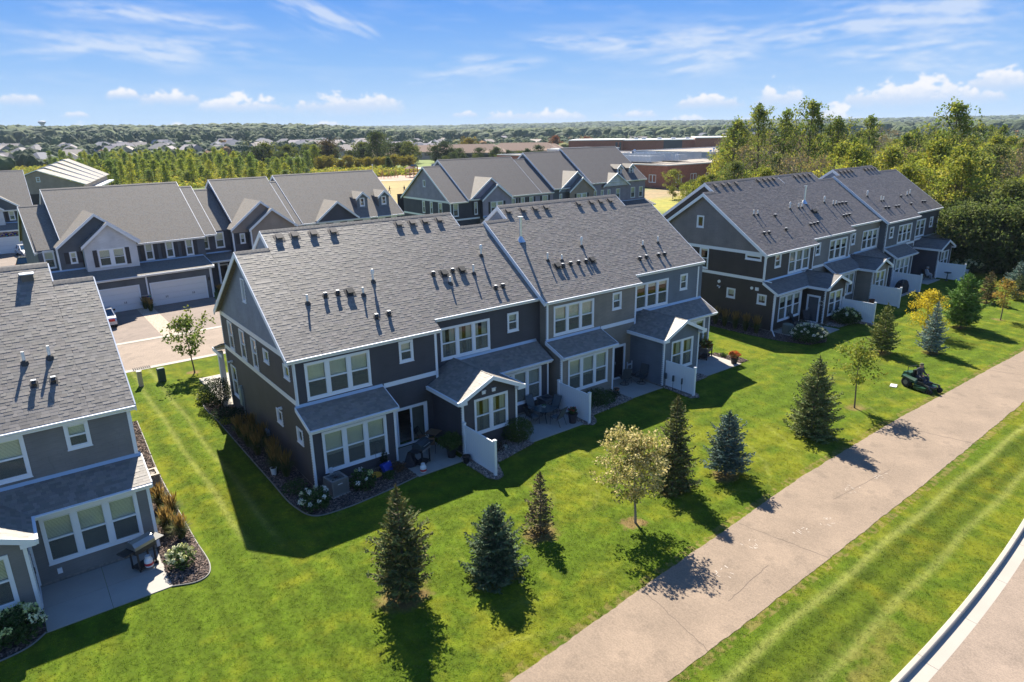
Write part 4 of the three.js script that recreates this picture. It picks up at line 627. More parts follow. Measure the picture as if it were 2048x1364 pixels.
  frontGable(b, { x0: 3.5, x1: 9.8, z: -2.75, ye: 6.0, yr: 8.65, zb: -7.0, mat: SID.tan, y0: 5.6, valley: 1 }); frontGable(b, { x0: 5.1, x1: 9.85, z: -2.0, ye: 5.92, yr: 7.9, zb: -5, mat: SID.tan, y0: 3.2, holes: hole([[6.3, 8.4, 4.0, 5.6]]) }); fwin(b, -2.0, 6.3, 8.4, 4.0, 5.6, 1, { cols: 2, mw: .3 }); siding(b, SID.charcoal, FXm(5.1), [[-2.8, 3.2], [-2, 3.2], [-2, 5.9], [-2.8, 5.9]]); corner(b, 5.17, -2, 3.2, 5.85);
  siding(b, SID.tan, FZ(-2.9), [[9.8, 0], [11.2, 0], [11.2, 5.8], [9.8, 5.8]]);
  const w4 = [[11.6, 12.4], [13.2, 14.0], [14.9, 15.7], [16.6, 17.4], [18.6, 19.6], [20.6, 21.6], [22.4, 23.2]]; siding(b, SID.charcoal, FZ(-3.1), [[11.2, 0], [23.8, 0], [23.8, 5.8], [11.2, 5.8]], hole(w4.map(q => [...q, 3.95, 5.6]))); for (const q of w4) fwin(b, -3.1, ...q, 3.95, 5.6, 0);
  frontGable(b, { x0: 12.95, x1: 17.8, z: -2.95, ye: 5.95, yr: 7.95, zb: -6.3, mat: SID.charcoal, y0: 5.7, valley: 1 }); dormer(b, 18.6, 20.0, -4.2, 6.7, 1.25, SID.blue); dormer(b, 21.5, 22.9, -4.2, 6.7, 1.25, SID.blue);
  siding(b, SID.charcoal, FXp(23.8), [[-16, 0], [-3.1, 0], [-3.1, 5.8], [-9.9, 10.5], [-16, 6]]); siding(b, SID.slate, FXm(-13.2), [[-13.5, 0], [-3.2, 0], [-3.2, 5.7], [-8.5, 9.2], [-13.5, 5.8]]);
  new Geo().quad(V(-13, 0, -16), V(24, 0, -16), V(24, 5.9, -16), V(-13, 5.9, -16)).build('wall', SID.slate, b);
}
{
  const b = thing('townhouse_row', 'farther row behind the middle houses with lilac-grey gables, two front gables and twin dormers', 'townhouses', [42.01, 0, -53.23], 1.53 * Math.PI / 180), lilac = sid(.34, .31, .37);
  for (const [x0, x1, ze, zr, d, l, r] of [[-.3, 2.9, .25, -6.45, 5.88, 2, 0], [2.9, 16.7, .25, -7.3, 6.1, 1, 1], [16.7, 19.3, .25, -6.7, 6.1, 0, 0], [19.3, 27.5, .3, -7.3, 6.6, 1, 0], [27.5, 41.0, .35, -7.35, 7.0, 1, 2]])
    roofSeg(b, { x0, x1, ze, zr, d, l, r, wallMat: SID.slate, inst: false, mat: farRoofR, capMat: capGrey });
  const G = FXm(0), wl = [[-7.4, -6.7], [-5.3, -4.6], [-3.1, -2.1]].map(q => [...q, 3.75, 5.5]);
  siding(b, SID.dark, G, [[-12.9, 0], [0, 0], [0, 5.6], [-12.9, 5.6]], hole(wl)); for (const w of wl) win(b, G, ...w, 1, { cw: .1 }); siding(b, lilac, G, [[-12.9, 5.8], [0, 5.8], [-6.45, 10.15]], hole([[-6.95, -6.3, 7.5, 8.5]]), .16); win(b, G, -6.95, -6.3, 7.5, 8.5, 1, { rows: 1, blind: 0, cw: .1 });
  new Geo().fbox(G, -12.9, 0, 5.55, 5.82, 0, .04).build('band_board', trimMat, b); new Geo().fbox(G, -12.9, 0, 3.3, 3.55, 0, .04).build('band_board', trimMat, b);
  const up = [[.4, 1.3], [4.05, 4.65], [10.9, 11.7], [12.7, 13.5], [14.4, 15.2], [17.0, 18.2], [20.6, 21.2], [28.3, 29.0], [29.9, 30.6], [31.5, 32.2], [33.6, 34.6], [37.3, 38.4], [39.4, 40.4]].map(q => [...q, 3.7, 5.5]);
  siding(b, SID.dark, FZ(0), [[0, 0], [5, 0], [5, 5.8], [0, 5.8]], hole(up.slice(0, 2))); siding(b, lilac, FZ(0), [[5, 0], [19.3, 0], [19.3, 5.8], [5, 5.8]], hole(up.slice(2, 6))); siding(b, SID.slate, FZ(0), [[19.3, 0], [27.5, 0], [27.5, 6.2], [19.3, 6.2]], hole(up.slice(6, 7))); siding(b, lilac, FZ(.02), [[27.5, 0], [41, 0], [41, 6.5], [27.5, 6.5]], hole(up.slice(7)));
  up.forEach((w, i) => fwin(b, i > 6 ? .02 : 0, ...w, i === 0 || i > 5 ? 0 : 1)); new Geo().box(0, 41, 3.1, 3.32, .02, .06).build('band_board', trimMat, b); corner(b, .05, 0, 0, 5.7);
  frontGable(b, { x0: 3.5, x1: 10.6, z: .05, ye: 5.95, yr: 8.75, zb: -4.2, mat: lilac, y0: 5.7, valley: 1, roof: farRoof }); frontGable(b, { x0: 5.0, x1: 10.2, z: .8, ye: 5.75, yr: 7.85, zb: -2.4, mat: lilac, y0: 3, holes: hole([[6.4, 8.7, 3.7, 5.4]]), roof: farRoof }); fwin(b, .8, 6.4, 8.7, 3.7, 5.4, 1, { cols: 2, mw: .3 }); siding(b, SID.dark, FXm(5), [[0, 3], [.8, 3], [.8, 5.7], [0, 5.7]]);
  frontGable(b, { x0: 20.5, x1: 28.0, z: .05, ye: 6.0, yr: 8.8, zb: -3.8, mat: SID.steel, y0: 5.7, valley: 1, roof: farRoof }); frontGable(b, { x0: 22.1, x1: 27.5, z: .8, ye: 5.8, yr: 7.9, zb: -2, mat: SID.tan, y0: 3, holes: hole([[23.6, 25.9, 3.7, 5.4]]), roof: farRoof }); fwin(b, .8, 23.6, 25.9, 3.7, 5.4, 1, { cols: 2, mw: .3 });
  frontGable(b, { x0: 30.2, x1: 36.3, z: .35, ye: 6.1, yr: 8.1, zb: -2.6, mat: SID.white, y0: 6.0, valley: 1, roof: farRoof }); dormer(b, 35.0, 36.3, -1.2, 7.4, 1.3, SID.white); dormer(b, 38.0, 39.3, -1.2, 7.4, 1.3, SID.white);
  shed(b, 5, 19, .8, 3.4, 2.6, 2.8, { inst: false, mat: farRoofR }); shed(b, 29, 41.2, .02, 3.3, 2.4, 2.6, { inst: false, mat: farRoofR });
  siding(b, lilac, FXp(41), [[-15, 0], [0, 0], [0, 6.5], [-7.35, 11.8], [-15, 6.5]]); new Geo().quad(V(0, 0, -14.8), V(41, 0, -14.8), V(41, 6, -14.8), V(0, 6, -14.8)).build('wall', SID.dark, b);
}
{
  const b = thing('townhouse_row', 'far-left row behind the garages, white gable and stone-flanked garage, cut by the left edge', 'townhouses', [-2.6, 0, -91], 0);
  for (const [x0, x1, ze, zr, d, l, r] of [[-40, -1.6, .3, -6.9, 5.9, 0, 2]]) roofSeg(b, { x0, x1, ze, zr, d, l, r, wallMat: SID.brown, inst: false, mat: farRoof, capMat: capGrey });
  siding(b, SID.slate, FZ(0), [[-30, 0], [-1.8, 0], [-1.8, 5.8], [-30, 5.8]], hole([[-4.6, -3.9, 4.2, 5.5]])); fwin(b, 0, -4.6, -3.9, 4.2, 5.5);
  frontGable(b, { x0: -11.5, x1: -3.0, z: .3, ye: 5.9, yr: 9.0, zb: -4.5, mat: SID.slate, y0: 5.7 }); frontGable(b, { x0: -11, x1: -5.2, z: 1.0, ye: 5.8, yr: 8.2, zb: -3, mat: SID.white, y0: 3, holes: hole([[-9.2, -7.0, 3.9, 5.5]]) }); fwin(b, 1.0, -9.2, -7.0, 3.9, 5.5, 1, { cols: 2, mw: .3 });
  shed(b, -14, -2.0, .3, 3.9, 3.0, 3.2, { inst: false }); siding(b, stoneMat, FZ(2.7), [[-13, 0], [-2.3, 0], [-2.3, 3.1], [-13, 3.1]], [[-8.2, -3.3, 0, 2.2]]); garageDoor(b, -8.1, -3.4, 2.13, 2.7);
  siding(b, SID.brown, FXp(-1.8), [[-14, 0], [0, 0], [0, 5.8], [-6.9, 10.4], [-14, 5.8]]);
}
{
  const b = thing('townhouse_row', 'distant tan-gabled row with stepped white roof edges beyond the far-left houses', 'townhouses', [.5, 0, -146], -.25);
  for (let k = 0; k < 5; k++) { const z = -k * 7.5; slab(b, [V(-9, 5.6 + k * .05, z - 7.5), V(-9, 5.6 + k * .05, z), V(-.5, 8.8 + k * .3, z), V(-.5, 8.8 + k * .3, z - 7.5)], { inst: false, mat: farRoofR }); slab(b, [V(8, 5.6 + k * .05, z), V(8, 5.6 + k * .05, z - 7.5), V(-.5, 8.8 + k * .3, z - 7.5), V(-.5, 8.8 + k * .3, z)], { inst: false, mat: farRoofR }); for (const x of [-9, 8]) new Geo().hexa([V(x, 5.48 + k * .05, z), V(-.5, 8.68 + k * .3, z), V(-.5, 8.85 + k * .3, z), V(x, 5.65 + k * .05, z), V(x, 5.48 + k * .05, z + .08), V(-.5, 8.68 + k * .3, z + .08), V(-.5, 8.85 + k * .3, z + .08), V(x, 5.65 + k * .05, z + .08)]).build('rake_board', trimMat, b); }
  siding(b, SID.tan, FZ(-.3), [[-8.4, 4.0], [7.4, 4.0], [7.4, 5.5], [-.5, 8.6], [-8.4, 5.5]], [], .2); siding(b, SID.brown, FZ(-.28), [[-8.4, 0], [7.4, 0], [7.4, 4.0], [-8.4, 4.0]], hole([[3, 4, 2.4, 3.8], [5.2, 6.2, 2.4, 3.8]])); fwin(b, -.28, 3, 4, 2.4, 3.8, 0); fwin(b, -.28, 5.2, 6.2, 2.4, 3.8, 0); fwin(b, -.3, -.9, -.2, 6.4, 7.4, 0);
  siding(b, SID.tan, FXp(7.4), [[-37, 0], [-.3, 0], [-.3, 5.5], [-37, 5.5]], [], .2); new Geo().box(7.4, 9, 4.2, 4.5, -36, -1).build('porch_roof', trimMat, b);
}
// ---------------------------------------------------------------- brick school
{
  const brick = std(1, 1, 1, .9, { map: dataTex(256, (u, v) => { const r = Math.floor(v * 32), t = (v * 32) % 1, x = u * 8 + (r % 2) * .5, c = PERM[(Math.floor(x) + r * 29) & 255] / 255, j = t < .12 || (x % 1) < .04; const a = .75 + .5 * c; return j ? [enc(.2), enc(.15), enc(.12)] : [enc(.36 * a), enc(.125 * a), enc(.08 * a)]; }, true, .4) }), roofFlat = std(.42, .36, .3, .9, { map: grain }), metalPanel = std(.3, .36, .44, .5, { metalness: .2 }), coping = std(.6, .6, .58, .5);
  const b = thing('school_building', 'low red brick school with flat roofs and a long windowless gym block behind', 'school');
  const block = (x0, x1, y1, z0, z1, mat = brick, y0 = 0) => { new Geo().box(x0, x1, y0, y1, z0, z1).build('wall', mat, b); new Geo().box(x0 + .3, x1 - .3, y1 - .02, y1 + .02, z0 + .3, z1 - .3).build('flat_roof', roofFlat, b); const C = new Geo(); C.box(x0 - .1, x1 + .1, y1, y1 + .3, z1 - .3, z1 + .1).box(x0 - .1, x0 + .3, y1, y1 + .3, z0, z1 - .3).box(x1 - .3, x1 + .1, y1, y1 + .3, z0, z1 - .3).box(x0 + .3, x1 - .3, y1, y1 + .3, z0 - .1, z0 + .3); C.build('coping', coping, b); };
  block(131, 168, 5.7, -150, -90); block(150, 200, 6.0, -190, -151); block(160, 178, 8.2, -170, -152.5, metalPanel, 6.0); block(182, 240, 7.0, -150, -92, metalPanel);
  new Geo().box(143, 150.5, 6.0, 8.9, -152, -146).build('rooftop_unit', std(.55, .55, .54, .6), b);
  // fenced plant enclosure on the near roof
  for (const [x0, x1, z0, z1] of [[136, 146, -117, -100], [146.3, 156, -116, -99]]) { const E = new Geo(); for (let x = x0; x < x1; x += .5) E.box(x, x + .36, 6.4, 8.3, z1, z1 + .06).box(x, x + .36, 6.4, 8.3, z0, z0 + .06); for (let z = z0; z < z1; z += .5) E.box(x0, x0 + .06, 6.4, 8.3, z, z + .36); E.box(x0, x1, 8.3, 8.45, z1 - .05, z1 + .1).box(x0 - .05, x0 + .1, 8.3, 8.45, z0, z1); E.build('rooftop_screen', std(.45, .52, .6, .5, { metalness: .4 }), b); new Geo().box(x0 + 2, x1 - 2, 6, 7.6, z0 + 3, z1 - 3).build('rooftop_unit', std(.5, .5, .5, .6), b); }
  for (const [x, z, h] of [[160, -120, 1.2], [164, -132, 1.6], [158, -138, 1], [175, -110, 1.4], [190, -120, 1.5], [200, -105, 1.2]]) new Geo().cyl(x, 6, 6.4 + h, z, .25, .25, 10).cyl(x, 6.4 + h, 6.8 + h, z, .45, .3, 10).build('roof_stack', galv, b);
  for (const [x, n] of [[134.5, 2], [140.5, 2], [147, 2], [153, 2]]) win(b, FZ(-90), x, x + 2.4, 1.4, 3.4, n, { blind: .8, rows: 1 }); for (const z of [-96, -104, -112]) win(b, FXm(131), z, z + 2.4, 1.4, 3.4, 2, { blind: .8, rows: 1 });
  const gym = new THREE.Group(); gym.name = 'gym_block'; gym.position.set(230, 0, -238); gym.rotation.y = -.847; b.add(gym);
  new Geo().box(0, 27, 0, 9.3, -40, 0).build('wall', brick, gym); new Geo().box(27, 62, 0, 9.0, -42, -3).build('wall', brick, gym); new Geo().box(62, 86, 0, 9.8, -42, -1).build('wall', brick, gym); new Geo().box(-.2, 27.2, 9.3, 9.7, -40, .2).box(27.2, 62, 9.0, 9.4, -42, -2.8).box(62, 86.2, 9.8, 10.2, -42, -.8).build('coping', coping, gym);
  new Geo().box(47, 56, 4, 9, -2.98, -2.9).build('dark_panel', std(.09, .08, .09, .6), gym); new Geo().box(23.5, 24.6, 1, 8.5, 0, .06).box(25.3, 26.4, 1, 8.5, 0, .06).build('tall_window', std(.08, .09, .1, .15), gym);
  for (const x of [32, 36, 44, 51, 58]) new Geo().box(x, x + 2.2, 9.4, 10.2, -20, -17).build('rooftop_unit', std(.6, .6, .6, .6), gym);
}
// ---------------------------------------------------------------- suburb houses
const hipRoof = std(.3, .2, .15, .95, { map: roofTexRows }), wallTan = std(.36, .32, .28, .9), wallPale = std(.5, .46, .4, .9), farGlass = std(.04, .05, .06, .15);
function simpleHouse(name, label, w, dpt, h, rise, roofM, wallM, hip, group) {
  const o = thing(name, label, 'house', [0, 0, 0], 0, group), a = w / 2, c = d2 => d2, e = .5, hz = dpt / 2;
  new Geo().box(-a, a, 0, h, -hz, hz).build('wall', wallM, o);
  const r = hip ? hz * .9 : 0, R = new Geo(), T = h + rise, p = [V(-a - e, h - .1, -hz - e), V(a + e, h - .1, -hz - e), V(a + e, h - .1, hz + e), V(-a - e, h - .1, hz + e)], q = [V(-a + r - (hip ? 0 : e), T, 0), V(a - r + (hip ? 0 : e), T, 0)];
  R.quad(p[3], p[2], q[1], q[0]).quad(p[1], p[0], q[0], q[1]); R.tri(p[0], p[3], q[0]); R.tri(p[2], p[1], q[1]); R.poly([p[0], p[1], p[2], p[3]]);
  R.tri(V(a * .1, h - .1, hz + 2.2), V(a * .85, h - .1, hz + 2.2), V(a * .47, h + rise * .55, hz * .2)); R.tri(V(a * .1, h - .1, hz + 2.2), V(a * .47, h + rise * .55, hz * .2), V(a * .1, h - .1, hz)); R.tri(V(a * .85, h - .1, hz + 2.2), V(a * .85, h - .1, hz), V(a * .47, h + rise * .55, hz * .2));
  R.build('roof', roofM, o); new Geo().box(a * .15, a * .8, 0, h - .1, hz, hz + 1.9).build('wall', wallM, o);
  for (const x of [-a * .75, -a * .4, -a * .1]) new Geo().box(x, x + w * .09, h * .5, h * .82, hz, hz + .08).build('window', farGlass, o); new Geo().box(a * .3, a * .65, h * .45, h * .8, hz + 1.9, hz + 1.97).build('window', farGlass, o);
  return o;
}
{
  const H = [[196, -318, 34, 14, -.7, 4.2, 3.4], [196, -275, 36, 15, -.75, 4.4, 4.0], [236, -282, 40, 15, -.85, 4.2, 4.0], [262, -292, 20, 13, -.8, 3.8, 3.2], [160, -300, 26, 13, -.65, 3.8, 3.2]];
  const L = ['wide brown-roofed townhouse left of the largest brown-roofed one', 'wide brown-roofed townhouse in the middle of the brown-roofed group', 'largest brown-roofed townhouse with a grey front gable beside the school', 'small brown-roofed house just left of the brick gym', 'brown-roofed house half hidden by dark trees, farthest left of its group'];
  H.forEach(([x, z, w, d, t, h, r], i) => { const o = simpleHouse('brown_roofed_house', L[i], w, d, h, r, hipRoof, wallTan, true); o.position.set(x, 0, z); o.rotation.y = t; });
  const protos = [], cols = [[std(.27, .25, .24, .95), wallPale], [std(.36, .31, .27, .95), wallTan], [std(.2, .2, .22, .95), wallPale], [std(.3, .27, .28, .95), std(.3, .33, .36, .9)]];
  const r = mulberry(77), spots = [];
  for (let k = 0; k < 900 && spots.length < 96; k++) { const az = (-1 + r() * 33) / 57.3, rad = 430 + r() * r() * 520, x = CAM.x + Math.sin(az) * rad, z = CAM.z - Math.cos(az) * rad; if (rad < 520 && az > .1 && az < .42) continue; if (spots.every(s => Math.hypot(s[0] - x, s[1] - z) > 21)) spots.push([x, z]); }
  for (let k = 0; k < 2500 && spots.length < 128; k++) { const az = (27 + r() * 30) / 57.3, rad = 560 + r() * 1300, x = CAM.x + Math.sin(az) * rad, z = CAM.z - Math.cos(az) * rad; if (spots.every(s => Math.hypot(s[0] - x, s[1] - z) > 40)) spots.push([x, z]); }
  const lab = ['house with a grey-brown roof among trees of the distant suburb', 'house with a tan roof among trees of the distant suburb', 'house with a dark grey roof among trees of the distant suburb', 'house with a mauve-grey roof among trees of the distant suburb'];
  spots.forEach(([x, z], i) => {
    const k = i % 4; let o; if (!protos[k]) { o = protos[k] = simpleHouse('suburban_house', lab[k], 15, 10, 4.2, 3.4, cols[k][0], cols[k][1], k % 2 === 0, 'houses of the distant suburb: ' + ['grey-brown', 'tan', 'dark grey', 'mauve-grey'][k] + ' roofs'); }
    else { o = protos[k].clone(); o.name = numbered('suburban_house'); scene.add(o); }
    o.position.set(x, hill(x, z) - .1, z); o.rotation.y = r() * 6.28;
  });
  // water tower on the skyline
  const x = CAM.x + Math.sin(3.95 / 57.3) * 2050, z = CAM.z - Math.cos(3.95 / 57.3) * 2050, y = hill(x, z), t = thing('water_tower', 'pale water tower on the wooded skyline at far left', 'water tower', [x, y, z]); const top = 33;
  new Geo().lathe(0, 0, [[0, 0], [4.5, 0], [3.4, top * .35], [3.2, top * .72]], 16).build('shaft', std(.45, .43, .45, .7), t); new Geo().lathe(0, 0, [[3.2, top * .72], [5.5, top * .8], [8.2, top * .88], [8.4, top * .96], [6, top], [0, top + .6]], 18).build('tank', std(.45, .43, .46, .7), t);
}

// ---------------------------------------------------------------- vegetation
const leafMat = new THREE.MeshPhysicalMaterial({ roughness: .9, transmission: .5, thickness: 0, vertexColors: true, specularIntensity: .3 }), needleMat = new THREE.MeshPhysicalMaterial({ roughness: .85, transmission: .15, thickness: 0, vertexColors: true, specularIntensity: .3 });
const barkMat = std(.13, .1, .075, .95), barkPale = std(.24, .2, .15, .95);
const rdir = r => { const u = r() * 2 - 1, a = r() * 6.2832, s = Math.sqrt(1 - u * u); return V(s * Math.cos(a), u, s * Math.sin(a)); };
function leafQuad(G, p, r, size, up = .5, asp = .6) { const n = rdir(r); n.y += up; n.normalize(); const d = rdir(r).cross(n).normalize().multiplyScalar(size), s = d.clone().cross(n).multiplyScalar(asp * .5 / 1), q = p.clone().addScaledVector(d, .5).addScaledVector(n, size * .08); G.quad(p, q.clone().add(s), p.clone().add(d), q.clone().sub(s)); }
const tint = (r, cols, v = .3) => { const c = cols[Math.floor(r() * cols.length)], k = 1 - v / 2 + v * r(); return [c[0] * k, c[1] * k, c[2] * k]; };
// broadleaf tree: {h, base, R, tr, limbs, leaves, leaf, cols, seed, shape}
function broadleaf(o) {
  const r = mulberry(o.seed), W = new Geo(), G = new Geo(), h = o.h, pts = [], lean = [(r() - .5) * .08 * h, (r() - .5) * .08 * h], clumps = [];
  const at = t => V(lean[0] * t * t + Math.sin(t * 5 + o.seed) * .012 * h, h * .93 * t, lean[1] * t * t + Math.cos(t * 4) * .012 * h);
  for (let i = 0; i <= 7; i++) pts.push(at(i / 7)); W.tube(pts, pts.map((_, i) => o.tr * (1 - i / 7.6) + .008), o.seg || 7);
  const n = o.limbs, prof = o.shape || (t => Math.sin(Math.PI * Math.pow(t, .75)) * .9 + .18);
  for (let i = 0; i < n; i++) {
    const t = i / (n - 1), y0 = lerp(o.base / h, .95, t) / .93 * .93, a = i * 2.4 + r() * .8, L = o.R * prof(t) * (.75 + .5 * r()), p = at(Math.min(1, y0 / .93 * .92)), up = lerp(.35, 1.2, t) * (o.up ?? 1);
    const d = V(Math.cos(a), up, Math.sin(a)).normalize(), e = p.clone().addScaledVector(d, L), m = p.clone().addScaledVector(d, L * .5).add(V(0, -.06 * L, 0));
    W.tube([p, m, e], [o.tr * .38 * (1 - t * .6), o.tr * .22 * (1 - t * .6), o.tr * .07], 5, false); clumps.push([e, 1], [m.clone().lerp(e, .5), .8]);
    for (let k = 0; k < (o.sub ?? 4); k++) { const s = .35 + .65 * r(), q = p.clone().lerp(e, s), d2 = d.clone().multiplyScalar(.5).add(rdir(r)).add(V(0, .35, 0)).normalize(), f = q.clone().addScaledVector(d2, L * (.28 + .35 * r())); W.tube([q, f], [o.tr * .11, o.tr * .03], 4, false); clumps.push([f, .75]); if (o.twigs) for (let u = 0; u < o.twigs; u++) { const g = f.clone().addScaledVector(rdir(r).add(V(0, .5, 0)), L * .25); W.tube([q.clone().lerp(f, .5 + .5 * r()), g], [o.tr * .05, o.tr * .02], 3, false); clumps.push([g, .5]); } }
  }
  for (let k = 0; k < n * .5; k++) clumps.push([at(lerp((o.base + .15 * (h - o.base)) / h, .98, r())).add(rdir(r).multiplyScalar(o.R * .22)), .8]);
  const keep = clumps.filter(() => r() > (o.bare || 0)), cr = o.clump ?? o.R * .26;
  if (keep.length) for (let i = 0; i < o.leaves; i++) { const c = keep[i % keep.length], q = rdir(r).multiplyScalar(cr * c[1] * Math.cbrt(r()) * 1.15); q.y *= .75; G.col = c.t || (c.t = tint(r, o.cols, .5)); const k = .75 + .5 * r(); G.col = c.t.map(x => x * k); if (o.tips && r() < o.tips) G.col = tint(r, o.tipCols, .3); leafQuad(G, c[0].clone().add(q), r, o.leaf * (.7 + .6 * r()), .5, o.asp); }
  return [W.geo(), G.geo()];
}
// conifer: whorls of drooping branches carrying short twigs
function conifer(o) {
  const r = mulberry(o.seed), W = new Geo(), G = new Geo(), h = o.h; W.tube([V(0, 0, 0), V(.01 * h, h * .5, 0), V(0, h * .98, 0)], [o.tr, o.tr * .6, .012], 7);
  const nw = o.whorls; let yaw = 0;
  for (let i = 0; i < nw; i++) {
    const wj = .82 + .34 * r(), t = i / (nw - 1), y = lerp(o.base, h * .985, Math.pow(t, .92)) + (r() - .5) * .05, nb = Math.max(4, Math.round((o.nb || 8) * (1 - t * .45))), L0 = o.R * (o.prof ? o.prof(t) : Math.pow(1 - t, .8) * (t < .12 ? .8 + t * 1.6 : 1)) + .06;
    for (let b = 0; b < nb; b++) {
      const a = yaw + b / nb * 6.2832 + (r() - .5) * .5, L = L0 * wj * (.6 + .6 * r()), dr = lerp(-.12, .75, t) + (o.droop || 0) + (r() - .5) * .2, dir = V(Math.cos(a), dr, Math.sin(a)).normalize(), side = V(-Math.sin(a), 0, Math.cos(a));
      const P = s => V(0, y, 0).addScaledVector(dir, L * s).add(V(0, L * (.16 * s * s - .1 * Math.sin(s * 3)), 0)); const br = [P(0), P(.5), P(1)]; W.tube(br, [.018, .012, .005], 3, false);
      const base = tint(r, o.cols, .35), st = (o.step || .085);
      for (let s = .12; s < 1; s += st / L * (1 + .3 * r())) for (const e of [-1, 1]) {
        if (r() < (o.gap || 0)) continue;
        const q = P(s), tl = (.1 + .34 * L * (1 - s) * (.6 + .6 * r())) * (o.twig || 1), td = side.clone().multiplyScalar(e).addScaledVector(dir, .75).add(V(0, (r() - .45) * .6, 0)).normalize();
        for (let k = 0; k < (o.tuft || 3); k++) { const u = td.clone().add(rdir(r).multiplyScalar(.45)).normalize(), l = tl * (.55 + .6 * r()), p0 = q.clone().addScaledVector(td, tl * k * .25), w = rdir(r).cross(u).normalize().multiplyScalar(.026 + .016 * r()), m = .7 + .6 * r(); G.col = base.map(x => x * m); if (k === 2 && o.tipc) G.col = o.tipc.map(x => x * m); const p1 = p0.clone().addScaledVector(u, l); G.quad(p0.clone().sub(w.clone().multiplyScalar(.6)), p0.clone().addScaledVector(u, l * .5).sub(w), p1, p0.clone().addScaledVector(u, l * .5).add(w)); }
      }
    }
    yaw += 1.1;
  }
  for (let k = 0; k < 60; k++) { const y = h * (.86 + .16 * r()); G.col = o.tipc || tint(r, o.cols, .3); const u = V((r() - .5) * .8, .9, (r() - .5) * .8).normalize(), p = V(0, y, 0), w = rdir(r).cross(u).normalize().multiplyScalar(.02); G.quad(p.clone().sub(w), p.clone().addScaledVector(u, .1), p.clone().addScaledVector(u, .2), p.clone().add(w)); }
  return [W.geo(), G.geo()];
}
function plantTree(name, label, cat, x, z, [w, g], mats = [barkMat, leafMat], group, turn = 0) { const t = thing(name, label, cat, [x, 0, z], turn, group); put(w, mats[0], 'trunk', t); put(g, mats[1], 'crown', t); return t; }
const SPR = [[0.105, 0.147, 0.0448], [0.14, 0.175, 0.056], [0.077, 0.112, 0.0392]], SPRD = [[0.07, 0.119, 0.0588], [0.0924, 0.14, 0.07]], BLU = [[0.168, 0.238, 0.196], [0.133, 0.21, 0.161], [0.21, 0.28, 0.238]], OLV = [[0.182, 0.224, 0.049], [0.14, 0.196, 0.049]];
const N = [barkMat, needleMat];
plantTree('spruce_tree', 'tall dark green spruce with a thin bare leader, nearest the house corner', 'spruce', -.49, 10.29, conifer({ h: 4.15, R: 1.15, base: .42, tr: .06, whorls: 21, nb: 9, seed: 11, cols: SPR, tipc: [0.154, 0.14, 0.042], prof: t => t < .15 ? .75 + t * 1.6 : t < .62 ? 1 - (t - .15) * .72 : .66 * Math.pow((1 - t) / .38, .7) * .75 }), N);
plantTree('spruce_tree', 'squat dense dark spruce touching the ground, second from the left', 'spruce', 2.68, 11.25, conifer({ h: 2.75, R: 1.12, base: .12, tr: .06, whorls: 19, nb: 11, seed: 12, cols: SPRD, tipc: [0.084, 0.119, 0.063], prof: t => Math.pow(1 - t, .62) * .97 }), N);
plantTree('spruce_tree', 'small thin sparse spruce with dead lower branches', 'spruce', 5.67, 10.19, conifer({ h: 2.55, R: .68, base: .15, tr: .04, whorls: 17, nb: 6, seed: 13, gap: .3, cols: [[0.14, 0.14, 0.056], [0.112, 0.119, 0.049], [0.21, 0.154, 0.077]], tipc: [0.168, 0.14, 0.056] }), N);
plantTree('blossom_tree', 'round young tree with creamy white blossom beside the path', 'tree', 9.09, 12.02, broadleaf({ h: 3.9, base: 1.4, R: 1.3, tr: .05, limbs: 26, sub: 7, leaves: 8000, leaf: .1, clump: .28, seed: 21, cols: [[0.28, 0.266, 0.07], [0.392, 0.364, 0.14], [0.224, 0.238, 0.056]], tips: .42, tipCols: [[0.84, 0.7, 0.35], [0.7, 0.574, 0.252], [0.56, 0.476, 0.168]], asp: .8 }), [barkPale, leafMat]);
plantTree('spruce_tree', 'tall narrow dark spruce behind the white-blossomed tree', 'spruce', 12.5, 11.16, conifer({ h: 4.25, R: 1.0, base: .25, tr: .06, whorls: 23, nb: 8, seed: 14, cols: SPR, tipc: [0.14, 0.126, 0.042], prof: t => Math.pow(1 - t, .7) }), N);
plantTree('spruce_tree', 'blue-green spruce on a short clear trunk, beside the path', 'spruce', 15.25, 11.92, conifer({ h: 3.05, R: 1.08, base: .5, tr: .07, whorls: 17, nb: 9, seed: 15, cols: [[0.119, 0.182, 0.14], [0.098, 0.154, 0.109]], tipc: [0.126, 0.182, 0.154], prof: t => t < .6 ? 1 - t * .75 : .62 * Math.pow((1 - t) / .4, .8) }), N);
plantTree('spruce_tree', 'large bushy green spruce left of the staked young maple', 'spruce', 22.34, 12.05, conifer({ h: 4.1, R: 1.45, base: .15, tr: .07, whorls: 22, nb: 9, seed: 16, cols: [[0.126, 0.182, 0.056], [0.161, 0.21, 0.063]], tipc: [0.182, 0.196, 0.07], prof: t => Math.pow(1 - t, .72) }), N);
plantTree('young_maple', 'thin young maple with sparse yellow-green leaves on a bare trunk', 'tree', 27.41, 11.69, broadleaf({ h: 3.6, base: 1.7, R: 1.15, tr: .04, limbs: 14, sub: 4, leaves: 1500, leaf: .15, clump: .36, seed: 22, cols: [[0.224, 0.266, 0.028], [0.308, 0.308, 0.042], [0.154, 0.21, 0.028]] }));
plantTree('spruce_tree', 'olive-tinted spruce near the first white fence of the right-hand row', 'spruce', 38.42, 8.03, conifer({ h: 3.4, R: 1.25, base: .4, tr: .06, whorls: 17, nb: 8, seed: 17, cols: OLV, tipc: [0.224, 0.224, 0.056] }), N);
